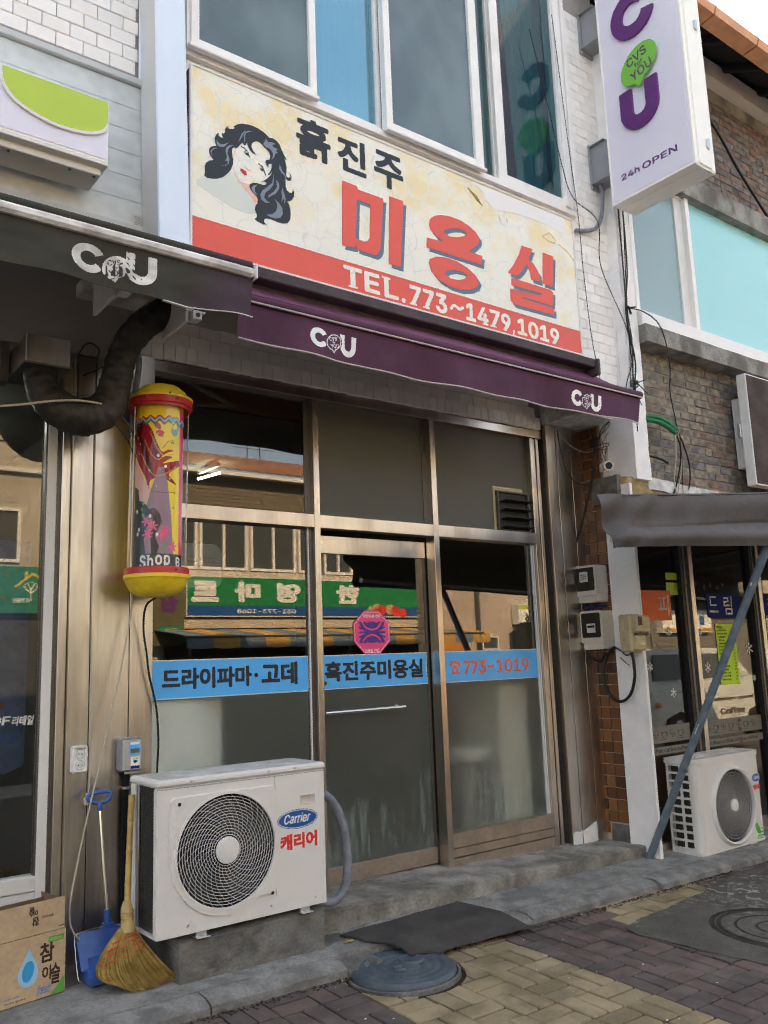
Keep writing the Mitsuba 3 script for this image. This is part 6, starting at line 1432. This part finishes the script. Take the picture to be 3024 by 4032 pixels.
solo('cable_tie', [tube([(5.19, 3.73, 3.945), (5.27, 3.70, 3.965)], .006, 6), tube([(5.21, 3.72, 3.965), (5.22, 3.71, 3.90)], .008, 6)], 'black_soft', 'dark tie holding the cable bundle near the cafe window', 'tie', smooth=True)
cable('drooping_cable', [(5.22, 3.73, 3.955), (5.34, 3.70, 3.95), (5.46, 3.66, 3.88), (5.545, 3.66, 3.76), (5.61, 3.68, 3.56), (5.70, 3.76, 3.39), (5.80, 3.80, 3.18), (5.85, 3.81, 2.98), (5.80, 3.80, 2.58)], .0045, 'thin grey-black cable drooping over the brick wall')
cable('eave_cable', [(6.2, 3.66, 6.15), (6.7, 3.70, 5.93), (7.1, 3.75, 5.70), (7.6, 3.78, 5.40)], .012, 'black cable sagging under the eave before the upper brick wall')
wc = cable('wall_conduit', [(5.11, 3.81, 4.96), (5.12, 3.80, 4.88), (5.10, 3.81, 4.70), (5.05, 3.82, 4.60), (4.97, 3.825, 4.55), (4.88, 3.825, 4.52), (4.80, 3.825, 4.50)], .0155, 'grey flexible conduit curving from the lower sign bracket to the board', 'conduit', 'grey_hose')
cable('pier_conduit', [(5.215, 3.84, 6.2), (5.215, 3.84, 5.2), (5.210, 3.84, 4.2), (5.208, 3.84, 3.4)], .010, 'pale pipe running down beside the upper white pier', 'pipe', 'alu_frame')
gp = thing('green_hose', 'pair of green corrugated hoses coming out of the brick wall with cables hanging from them', 'hose')
for P in ([(5.345, 3.80, 3.150), (5.45, 3.74, 3.148), (5.565, 3.72, 3.12), (5.668, 3.71, 3.070)], [(5.35, 3.79, 3.135), (5.47, 3.73, 3.110), (5.565, 3.71, 3.075), (5.63, 3.70, 3.040)]):
    m = tube(P, .018, 12, 40); v = m.vertices.copy(); t_ = np.arange(len(v)) // 12; c_ = spline(P, 40)[np.clip(t_, 0, 120)]
    v[:-2] += (v - c_)[:-2] * (.10 * np.sin(t_[:-2, None] * 2 * np.pi / 4)); m.vertices = v
    part(gp, 'hose', m, 'green_pipe', smooth=60)
part(gp, 'cable', [tube([(5.66, 3.71, 3.07), (5.76, 3.73, 2.98), (5.86, 3.76, 2.85), (5.90, 3.79, 2.72), (5.88, 3.82, 2.58)], .006, 7), tube([(5.63, 3.70, 3.04), (5.69, 3.71, 2.95), (5.715, 3.74, 2.82), (5.70, 3.78, 2.66), (5.67, 3.80, 2.58)], .006, 7)], 'black', smooth=True)
part(gp, 'pale_cable', [tube([(5.63, 3.70, 3.04), (5.635, 3.72, 2.85), (5.65, 3.76, 2.70), (5.72, 3.80, 2.58)], .004, 6), tube([(5.66, 3.70, 3.06), (5.70, 3.72, 2.98), (5.74, 3.75, 2.80), (5.735, 3.80, 2.60)], .004, 6)], 'rope', smooth=True)
part(gp, 'plug', rough(5.33, 5.40, 3.78, 3.86, 3.135, 3.20, .02, .012, 41, 30), 'orange_plug', smooth=50)
part(gp, 'drip', [tube([(5.345, 3.785, 3.15), (5.35, 3.78, 3.10), (5.352, 3.78, 3.06)], .007, 6)], 'orange_plug', smooth=True)
solo('wall_hole', xf(ext(ell(0, 0, .095, .030, 10), .004), (5.475, 3.852, 3.172), XU, ZU), 'brick3', 'orange-red patched hole in the brick wall beside the green hoses', 'patch')
cable('stub_cable', [(5.375, 3.80, 2.86), (5.45, 3.74, 2.83), (5.53, 3.72, 2.80)], .009, 'short black cable stub sticking out of the brick wall')
# --- light box with the coffee picture
PB = thing('poster_light_box', 'silver framed light box with a dark coffee picture on the brick wall', 'sign')
part(PB, 'case', [cb(6.60, 8.2, 3.64, 3.722, 2.722, 3.668, .004), bx(6.7, 8.0, 3.722, 3.84, 2.9, 3.5)], 'alu_frame')
part(PB, 'picture', front(sbox(6.612, 2.735, 8.19, 3.655), 3.6385, .002), 'poster_brown')
part(PB, 'printed_cup', [front(unary_union([strokes([spline([(6.93, 3.10), (6.94, 3.06), (7.0, 3.04), (7.08, 3.05)], 4), [(6.90, 3.02), (7.08, 3.0)], [(6.91, 2.93), (7.05, 2.905)]], .006), affinity.rotate(ell(6.955, 3.055, .025, .012), -20)]), 3.636, .001)], 'lavender_face')
part(PB, 'printed_bean', [front(unary_union([affinity.rotate(ell(6.93, 3.42, .018, .036), 10), affinity.rotate(ell(6.92, 3.30, .028, .045), 8), affinity.rotate(ell(6.99, 3.52, .02, .03), 20)]), 3.636, .001)], 'print_bean')
part(PB, 'latch', [cb(6.575, 6.60, 3.715, 3.745, 3.13, 3.25, .004), lathe([(0, 0), (.01, 0), (.01, .004), (0, .004)], (6.588, 3.715, 3.19), 8, 'y')], 'zinc')
# --- cafe window decoration
CY = 3.925
ps = thing('cafe_poster', 'orange paper poster with one white brushed syllable inside the left cafe pane', 'poster')
part(ps, 'sheet', front(Polygon([(5.20, 1.865), (5.695, 1.868), (5.69, 1.645), (5.20, 1.645)]), CY - .004, .001), 'orange')
part(ps, 'lettering', front(fit(glyphs('피', 'cjk', 1), 5.535, 5.665, 1.682, 1.835), CY - .0055, .001), 'white_dirty')
ps = thing('cafe_poster', 'dark blue paper poster with two white brushed syllables behind the slanting pole', 'poster')
part(ps, 'sheet', front(Polygon([(6.163, 1.853), (6.65, 1.856), (6.63, 1.664), (6.172, 1.664)]), CY - .004, .001), 'poster_blue')
part(ps, 'lettering', front(unary_union([fit(glyphs('드', 'cjk', 1), 6.195, 6.315, 1.705, 1.835), fit(glyphs('림', 'cjk', 1), 6.40, 6.52, 1.690, 1.838)]), CY - .0055, .001), 'white_dirty')
ps = thing('cafe_poster', 'dark blue paper poster cut by the right edge of the photo', 'poster')
part(ps, 'sheet', front(sbox(7.0, 1.684, 7.5, 1.871), CY - .004, .001), 'poster_blue')
part(ps, 'lettering', front(fit(glyphs('커', 'cjk', 1), 7.06, 7.16, 1.70, 1.84), CY - .0055, .001), 'white_dirty')
mn = thing('coffee_menu', 'lime yellow handwritten coffee menu in the cafe window', 'menu')
part(mn, 'sheet', front(Polygon([(6.25, 1.616), (6.507, 1.615), (6.579, 1.139), (6.244, 1.142)]).buffer(0) if False else Polygon([(6.252, 1.616), (6.525, 1.615), (6.530, 1.139), (6.256, 1.142)]), CY - .004, .001), 'menu_lime')
lines = ['아메리카노', '아이스커피', '카페라떼', '카푸치노', '카라멜라떼', '바닐라라떼', '아이스티', '핫초코', '유자차', '레몬차', '녹차', '고구마라떼', '초코라떼', '화이트모카', '고구마라떼', '바닐라라떼']
mt = [fit(glyphs('COFFEE', 'inter', 2), 6.272, 6.345, 1.580, 1.600)]
for q, s in enumerate(lines):
    z = 1.555 - q * .0255
    mt.append(fit(glyphs(s, 'cjk', 2), 6.272 + .002 * q % .01, 6.272 + .026 * len(s), z, z + .015))
    if q > 4: mt.append(fit(glyphs('3.0' if q % 3 else '2.5', 'inter', 2), 6.475, 6.503, z, z + .012))
part(mn, 'handwriting', front(unary_union(mt), CY - .0055, .001), 'marker')
lm_ = thing('lime_note', 'lime green paper note on the back wall side of the left cafe pane', 'note')
part(lm_, 'sheet', [front(sbox(5.655, 1.838, 5.84, 1.930), CY - .0025, .001), front(sbox(5.66, 1.95, 5.84, 2.005), CY - .0025, .001)], 'logo_yellow' if False else 'lime')
st_ = thing('printed_strip', 'pale film strip printed with coffee cups across the cafe glass', 'sticker')
for q in ((5.20, .768, 5.79, .888), (5.975, .768, 6.78, .884), (5.20, .690, 5.79, .742), (5.975, .688, 6.78, .744)): part(st_, 'film', front(sbox(*q), CY - .0025, .001), 'film_strip')
cups = []
for x in [5.27, 5.37, 5.47, 5.57, 5.67] + [6.02 + .105 * k for k in range(7)]:
    k = round(x * 10) % 2
    if k: cups.append(strokes([spline([(x - .03, .840), (x - .02, .81), (x, .80), (x + .02, .81), (x + .03, .840)], 4), [(x - .032, .842), (x + .034, .842)], spline([(x + .03, .835), (x + .045, .83), (x + .03, .815)], 3), [(x - .04, .79), (x + .03, .79)]], .0016))
    else: cups.append(unary_union([affinity.rotate(ell(x - .01, .84, .020, .013), 30).difference(affinity.rotate(ell(x - .01, .84, .017, .010), 30)), affinity.rotate(ell(x + .012, .815, .020, .013), 40).difference(affinity.rotate(ell(x + .012, .815, .017, .010), 40))]))
part(st_, 'printed_cups', front(unary_union(cups), CY - .0035, .001), 'black_soft')
part(st_, 'lettering', front(unary_union([fit(glyphs('coffee coffee coffee', 'inter', 0), 5.30, 5.76, .704, .730), fit(glyphs('coffee coffee coffee coffee', 'inter', 0), 6.02, 6.70, .704, .730)]), CY - .0035, .001), 'black_soft')
solo('cafe_board', bx(5.99, 6.78, CY + .03, CY + .05, .90, 1.62), 'wood_dark', 'dark brown board standing inside the cafe glass behind the lime menu', 'board')
cl_ = thing('cafe_lettering', 'brown lettering on the cafe glass behind the slanting pole', 'sticker')
part(cl_, 'lettering', front(fit(glyphs('Coffee', 'inter', 3), 6.22, 6.56, .915, .965), CY - .0025, .001), 'brown_letter')
part(cl_, 'lettering', front(fit(glyphs('always good', 'inter', 3), 6.15, 6.70, 1.015, 1.050), CY - .0025, .001), 'brown_letter')
SNOW = ('under the right corner of the orange poster', 'small one between steel post and lime menu', 'lower left of the lime menu', 'large one right of the lime menu', 'lowest in the left pane', 'left one beside the white pier', 'small one at the lower right of the menu')
for q, (x, z, r) in enumerate(((5.638, 1.562, .032), (6.045, 1.552, .022), (6.10, 1.28, .036), (6.712, 1.415, .046), (5.63, 1.114, .030), (5.375, 1.31, .028), (6.745, 1.179, .022))):
    g = []
    for a in range(6):
        c, s = math.cos(a * math.pi / 3 + .5), math.sin(a * math.pi / 3 + .5)
        g.append(LineString([(x, z), (x + r * c, z + r * s)]).buffer(.0032))
        for f_ in (.55, .8):
            for d in (.6, -.6):
                c2, s2 = math.cos(a * math.pi / 3 + .5 + d), math.sin(a * math.pi / 3 + .5 + d)
                g.append(LineString([(x + f_ * r * c, z + f_ * r * s), (x + f_ * r * c + .28 * r * c2, z + f_ * r * s + .28 * r * s2)]).buffer(.0026))
    solo('snowflake_sticker', front(unary_union(g), CY - .0025, .001), 'snow', 'white snowflake sticker on the cafe glass, ' + SNOW[q], 'sticker', 'snowflake stickers on the cafe glass')
beans = [affinity.rotate(ell(x, z, .022, .013), 70 + 20 * k) for k, (x, z) in enumerate(((6.04, 1.93), (6.15, 1.905), (6.24, 1.925), (6.33, 1.905), (6.41, 1.93), (6.46, .86), (6.46, .79), (6.46, .70)))]
solo('bean_sticker', front(unary_union(beans), CY - .0035, .001), 'wood_dark', 'dark coffee bean stickers on the middle cafe pane', 'sticker')

# ================================================================ the sunlit far side of the street, seen in the glass
def oglass(x0, x1, z0, z1, y): return opp(sbox(-x1, z0, -x0, z1), y, .004)
OG = -.30
MK = thing('market_building', 'sunlit two-storey market across the street with tiled roof, mirrored in the salon glass', 'building')
part(MK, 'wall', [bx(5.7, 12.6, -9, -6.0, OG, 5.0)], 'wall_cream')
M_bw = part(MK, 'brick_band', bx(5.7, 12.6, -6.02, -5.985, 4.40, 5.0), 'brick5')
part(M_bw, 'brickwork', [cb(5.72 + .21 * k + (.1 if r % 2 else 0), 5.915 + .21 * k + (.1 if r % 2 else 0), -5.99, -5.972, 4.41 + .07 * r, 4.47 + .07 * r, .004) for r in range(8) for k in range(32)], 'brick1', kind='stuff')
rf = grid(lambda u, v: (5.4 + 7.5 * u, -5.72 - 2.1 * v, 5.02 + .80 * v + .028 * abs(math.sin(u * 7.5 / .22 * math.pi)) + .02 * (1 - (v * 7) % 1)), 240, 22, .02)
RFK = part(MK, 'roof', rf, 'terracotta', smooth=40)
part(RFK, 'fascia', bx(5.4, 12.9, -5.75, -5.69, 4.94, 5.01), 'frame_white')
part(RFK, 'soffit', bx(5.4, 12.9, -6.0, -5.75, 4.96, 4.99), 'eave_board')
part(RFK, 'aerial', [straight((8.2, -6.6, 5.3), (8.2, -6.6, 6.1), .012, 6), straight((8.6, -6.8, 5.3), (8.6, -6.8, 6.0), .012, 6)] + [straight((7.9, -6.6, 5.75 + .1 * k), (8.9, -6.75, 5.8 + .1 * k), .006, 5) for k in range(3)], 'dark_metal')
part(MK, 'sill', [bx(5.7, 12.6, -6.0, -5.93, 3.05, 3.16)], 'wall_cream')
def owin(x0, x1, z0, z1, y, n, parent, glass='glass_dark', frame='frame_white', w=.05):
    k = part(parent, 'window', opp(sbox(-x1, z0, -x0, z1).difference(unary_union([sbox(-x1 + w + (x1 - x0 - w) / n * q, z0 + w, -x1 + (x1 - x0 - w) / n * (q + 1), z1 - w) for q in range(n)])), y, .06), frame)
    part(k, 'pane', [oglass(x0, x1, z0, z1, y + .01)], glass)
    return k
for a, b in ((5.85, 6.80), (6.85, 7.83), (7.90, 8.90), (8.96, 9.46)): owin(a, b, 3.18, 4.36, -5.99, 2, MK)
part(MK, 'brick_strip', [cb(9.48, 9.62, -5.98, -5.96, 3.17 + .07 * k, 3.235 + .07 * k, .004) for k in range(17)] + [cb(10.34, 10.54, -5.98, -5.96, 3.17 + .07 * k, 3.235 + .07 * k, .004) for k in range(17)], 'brick4', kind='stuff')
owin(9.63, 10.33, 3.18, 4.36, -5.99, 2, MK)
k = owin(10.55, 12.45, 3.16, 4.36, -5.99, 2, MK)
part(k, 'curtain', grid(lambda u, v: (10.85 + 1.5 * u, -5.955 + .02 * math.sin(u * 60), 3.22 + 1.08 * v), 80, 2, .004), 'curtain_green', smooth=60)
SGN = thing('market_sign', 'long green and blue market sign with white Korean letters, mirrored in the salon glass', 'sign')
part(SGN, 'box', [bx(6.49, 12.3, -6.0, -5.72, 2.30, 3.04)], 'alu_frame')
part(SGN, 'green_field', oglass(6.51, 12.28, 2.50, 3.02, -5.72), 'sign_green')
part(SGN, 'blue_field', oglass(6.51, 12.28, 2.32, 2.498, -5.72), 'sign_blue')
for ch, a, b in (('트', 6.57, 7.12), ('마', 7.43, 7.97), ('영', 8.32, 8.85), ('한', 9.75, 10.32)):
    part(SGN, 'letter', opp(fit(glyphs(ch, 'cjk', 7), -b, -a, 2.565, 2.945), -5.715, .012), 'white_paint')
part(SGN, 'phone_number', opp(fit(glyphs('031-773-1068', 'inter', 3), -8.74, -7.48, 2.365, 2.445), -5.715, .01), 'white_paint')
fr_ = [ell(-x, z, r, r * .9, 8) for x, z, r in ((10.6, 2.44, .09), (10.75, 2.48, .11), (11.1, 2.46, .12), (11.3, 2.42, .1), (11.9, 2.44, .08))]
part(SGN, 'printed_fruit', opp(unary_union(fr_), -5.715, .006), 'straw_neck')
part(SGN, 'printed_fruit', opp(unary_union([affinity.translate(f, -.14, -.03) for f in fr_[:4]]), -5.713, .006), 'red')
part(MK, 'beam', [bx(5.9, 12.5, -6.0, -5.80, 2.10, 2.27)], 'wall_cream')
SA = thing('striped_awning', 'ochre and blue striped market awning, mirrored in the salon glass', 'awning')
for q in range(14):
    x0 = 5.85 + .48 * q
    sx = lambda v: .10 * v
    mm = grid(lambda u, v: (x0 + .48 * u + .12 * math.sin(min(v, .75) * 3), -5.85 + 1.35 * min(1, v / .75) + (.02 if v > .75 else 0), 2.09 - .17 * min(1, v / .75) - (0 if v <= .75 else (v - .75) / .25 * .20) - .015 * math.sin(u * 3.14)), 5, 9, .006)
    part(SA, 'stripe', mm, 'stripe_ochre' if q % 2 else 'stripe_blue')
part(SA, 'frame', [straight((5.9, -4.5, 1.9), (12.5, -4.5, 1.9), .02)] + [straight((x, -4.5, -.2), (x, -4.5, 1.9), .02) for x in (6.0, 9.2, 12.4)], 'dark_metal')
part(MK, 'shop_opening', [bx(6.2, 12.3, -5.995, -5.98, OG, 2.05)], 'black_soft')
for q in range(9):
    x = 6.5 + .62 * q
    c = thing('market_crate', ('orange wooden', 'blue plastic', 'cream')[q % 3] + ' crate of goods under the far market awning, ' + ('first', 'second', 'third', 'fourth', 'fifth', 'sixth', 'seventh', 'eighth', 'ninth')[q] + ' from the olive sign', 'crate', 'crates under the market awning')
    part(c, 'crate', [bx(x, x + .5, -5.4, -5.0, .15 + OG, .75 + OG)], ('wood_orange', 'blue_plastic', 'wall_cream')[q % 3])
    part(c, 'goods', [lathe([(0, .08), (.05, .05), (.06, 0), (.05, -.04), (0, -.06)], (x + .1 + .1 * (j % 4), -5.3 + .12 * (j // 4), .80 + OG), 8) for j in range(12)], ('red', 'lime', 'yellow_plastic')[q % 3], smooth=40)
vs = thing('olive_sign', 'tall olive sign with a purple Korean letter at the left end of the market', 'sign')
part(vs, 'board', bx(5.86, 6.44, -5.9, -5.70, 1.80, 3.05), 'sign_olive')
part(vs, 'letter', opp(fit(glyphs('감', 'cjk', 6), -6.32, -5.98, 2.38, 2.78), -5.70, .01), 'purple_letter')
part(vs, 'tag', oglass(5.98, 6.40, 1.98, 2.14, -5.70), 'sign_teal')
part(vs, 'lettering', opp(fit(glyphs('직송', 'cjk', 3), -6.32, -6.06, 2.01, 2.11), -5.695, .006), 'straw_neck')
PK = thing('pink_building', 'pale pink building across the street, mirrored in the right salon pane', 'building')
part(PK, 'wall', [bx(12.6, 19, -9.5, -6.15, OG, 3.1), bx(12.6, 19, -9.5, -7.2, 3.0, 5.5)], 'wall_pink')
owin(13.97, 14.49, 1.57, 1.88, -6.15, 1, PK, w=.03)
part(PK, 'shutter', [bx(12.7, 13.5, -6.15, -6.12, OG, 1.9)] + [bx(12.7, 13.5, -6.13, -6.11, OG + .12 * k, OG + .12 * k + .09) for k in range(17)], 'wood_orange')
part(PK, 'downpipe', [straight((13.85, -6.05, OG), (13.85, -6.05, 3.0), .04)], 'steel_dark')
part(PK, 'shop_front', [bx(14.9, 18.9, -6.15, -6.10, OG, 1.95)], 'glass_dark')
ls = thing('lime_shop_sign', 'white and lime shop sign with numbers across the street', 'sign')
part(ls, 'box', bx(15.0, 18.5, -6.12, -5.9, 2.15, 2.62), 'white_paint')
part(ls, 'lime_stripe', oglass(15.0, 18.5, 2.50, 2.60, -5.9), 'lime')
part(ls, 'lettering', opp(fit(glyphs('736', 'inter', 4), -15.62, -15.22, 2.20, 2.40), -5.895, .008), 'ink')
rs = thing('pharmacy_sign', 'dark sign with a red and white syllable across the street', 'sign')
part(rs, 'box', bx(14.95, 16.2, -6.10, -6.02, 1.5, 2.0), 'ink')
part(rs, 'lettering', opp(fit(glyphs('약', 'cjk', 6), -15.62, -15.30, 1.60, 1.92), -6.02, .008), 'red')
cs = thing('crossing_sign', 'blue triangular pedestrian crossing sign on a pole across the street', 'road sign')
part(cs, 'plate', opp(Polygon([(-15.08, 1.63), (-14.55, 1.63), (-14.815, 2.05)]).buffer(.03), -4.9, .01), 'sign_blue')
part(cs, 'pictogram', opp(unary_union([ell(-14.815, 1.93, .03, .03), strokes([[(-14.815, 1.90), (-14.82, 1.80), (-14.88, 1.68)], [(-14.82, 1.80), (-14.76, 1.68)], [(-14.87, 1.82), (-14.815, 1.88), (-14.76, 1.82)]], .016)]), -4.889, .004), 'white_paint')
part(cs, 'post', straight((14.815, -4.93, OG), (14.815, -4.93, 2.1), .03), 'zinc', smooth=40)
GB = thing('estate_office', 'beige gabled stone building across the street, mirrored in the store glass', 'building')
part(GB, 'wall', [xf(trimesh.creation.extrude_polygon(Polygon([(-4.25, OG), (0.5, OG), (0.5, 5.0), (-3.0, 5.0), (-3.55, 5.45), (-4.25, 5.05)]), 3.0, engine='earcut'), (0, -9.0, 0), (-1, 0, 0), ZU)], 'stone_beige')
part(GB, 'stone_joint', [bx(-.5, 4.25, -6.0, -5.996, 3.2 + .32 * k, 3.208 + .32 * k) for k in range(6)] + [bx(3.85 - .6 * k, 3.858 - .6 * k, -6.0, -5.996, 3.1, 5.0) for k in range(6)], 'grout_brown')
owin(1.6, 3.72, 3.18, 4.06, -6.0, 2, GB)
part(GB, 'roof_edge', [bx(-.5, 4.3, -6.0, -5.9, 4.66, 4.72)], 'alu_frame')
part(GB, 'shop_front', [bx(.2, 4.1, -6.0, -5.98, OG, 2.3)], 'glass_dark')
es = thing('estate_sign', 'green estate agent sign with a yellow roof and a white tree', 'sign')
part(es, 'box', bx(.0, 4.19, -6.0, -5.82, 2.36, 3.10), 'sign_teal')
part(es, 'roof_mark', opp(strokes([[(-4.06, 2.86), (-3.90, 2.99), (-3.64, 2.78)]], .018).union(sbox(-3.82, 2.90, -3.77, 3.02)), -5.82, .01), 'logo_yellow')
part(es, 'tree_mark', opp(strokes([[(-3.88, 2.56), (-3.87, 2.68), (-3.87, 2.76)], [(-3.87, 2.67), (-3.80, 2.74)], [(-3.87, 2.67), (-3.95, 2.74)], [(-3.87, 2.72), (-3.83, 2.82)], [(-3.87, 2.72), (-3.92, 2.82)]], .008).union(unary_union([ell(-3.87 + .10 * math.cos(a), 2.78 + .07 * math.sin(a), .014, .009) for a in np.linspace(0, 6, 14)])), -5.82, .01), 'white_paint')
part(es, 'lettering', opp(unary_union([fit(glyphs('이 부동산', 'cjk', 4), -3.86, -3.60, 2.52, 2.60), fit(glyphs('부동산', 'cjk', 6), -3.3, -1.2, 2.48, 2.98)]), -5.82, .01), 'white_paint')
for q, (x0, x1, h, m) in enumerate(((-14, -.6, 5.2, 'wall_cream'), (25.0, 36, 6.0, 'stone_beige'))):
    b = thing('row_building', ('plain cream' if q == 0 else 'plain beige') + ' building farther along the far side of the street, behind the camera', 'building')
    part(b, 'wall', bx(x0, x1, -10, -6.1, OG, h), m)
    for j in range(int((x1 - x0) / 2.2)):
        owin(x0 + .5 + 2.2 * j, x0 + 2.0 + 2.2 * j, 3.3, 4.4, -6.1, 2, b)
    part(b, 'shop_front', bx(x0 + .3, x1 - .3, -6.1, -6.06, OG, 2.2), 'glass_dark')
GA = thing('grey_garage', 'shade-darkened grey garage across the street with a white sign, mirrored in the cafe glass', 'building')
part(GA, 'wall', [bx(19.05, 24.95, -9.5, -6.15, OG, 4.6)], 'shaded_garage_grey')
part(GA, 'shutter', [bx(19.3, 24.6, -6.15, -6.11, OG, 1.85)] + [bx(19.3, 24.6, -6.12, -6.10, OG + .15 * k, OG + .15 * k + .11) for k in range(14)], 'shaded_garage_grey')
part(GA, 'eave', [bx(19.0, 25.0, -6.15, -5.2, 2.80, 2.9)], 'eave_dark')
gs = thing('garage_sign', 'white sign with an orange stripe and blue letters on the grey garage', 'sign')
part(gs, 'box', bx(19.6, 21.85, -6.15, -5.95, 1.86, 2.45), 'white_paint')
part(gs, 'stripe', oglass(19.62, 21.83, 1.88, 1.97, -5.95), 'stripe_ochre')
part(gs, 'lettering', opp(unary_union([fit(glyphs('합', 'cjk', 5), -21.52, -21.25, 2.06, 2.32), fit(glyphs('종', 'cjk', 5), -21.08, -20.8, 2.06, 2.32)]), -5.945, .008), 'sign_blue')
far_pave = struct('far_pavement', rough(-14, 24, -6.2, -4.6, -.6, lambda x, y: OG + .02, .8, 0, 0), 'kerb', label='pavement on the far side of the street')
# the pale car parked at the kerb behind the camera, mirrored in the cafe glass
CA = thing('parked_car', 'pale grey off-road car parked across the street, mirrored in the left cafe pane', 'car')
cy0, cy1 = -2.50, -.76
prof = Polygon([(7.0, .30), (7.0, .95), (7.25, 1.02), (8.35, 1.06), (8.75, 1.55), (11.1, 1.58), (11.3, 1.05), (11.35, .35), (11.0, .32), (10.9, .52), (10.5, .62), (10.1, .52), (10.0, .30), (8.6, .30), (8.5, .52), (8.1, .62), (7.7, .52), (7.6, .30)])
flip = lambda m: xf(m, (23.0, 0, -.16), (-1, 0, 0), (0, 1, 0), (0, 0, 1))
car = xf(trimesh.creation.extrude_polygon(prof.buffer(.03), cy1 - cy0, engine='earcut'), (0, cy0, 0), (1, 0, 0), ZU, (0, 1, 0))
v = car.vertices.copy(); v[:, 1] += (v[:, 2] > 1.2) * np.where(v[:, 1] > -1.6, -.12, .12); car.vertices = v
part(CA, 'body', flip(car), 'car_paint', smooth=25)
for s, yy in ((1, cy1 - .045), (-1, cy0 + .045)):
    for wp in ([(8.62, 1.10), (8.88, 1.49), (9.72, 1.50), (9.72, 1.10)], [(9.82, 1.10), (9.82, 1.50), (11.0, 1.51), (11.1, 1.10)]):
        w_ = xf(ext(Polygon(wp), .02), (0, yy + .12 * s, 0), (1, 0, 0), (0, -.11 * s, 1), (0, s, 0))
        part(CA, 'side_window', flip(w_), 'glass_dark')
for wx in (8.1, 10.5):
    for yy in (cy1 - .12, cy0 + .12):
        w_ = part(CA, 'wheel', flip(lathe([(.16, -.1), (.31, -.1), (.34, -.05), (.34, .05), (.31, .1), (.16, .1)], (wx, yy, .30), 32, 'y')), 'tyre', smooth=40)
        part(w_, 'rim', flip(lathe([(0, -.09), (.17, -.09), (.17, .09), (0, .09)], (wx, yy, .30), 24, 'y')), 'zinc', smooth=40)
part(CA, 'side_lamp', cb(11.85, 11.95, cy1 + .02, cy1 + .04, .52, .60, .01), 'lens_orange')
part(CA, 'mirror', cb(14.05, 14.28, cy1, cy1 + .2, .92, 1.06, .03), 'car_paint')
part(CA, 'headlight', cb(16.0, 16.05, cy1 - .4, cy1 - .1, .56, .74, .02), 'white_plastic')

for k_ in list(labels):      # every child of the setting and every thing is named by now
    labels[k_] = {a: b for a, b in labels[k_].items() if b}
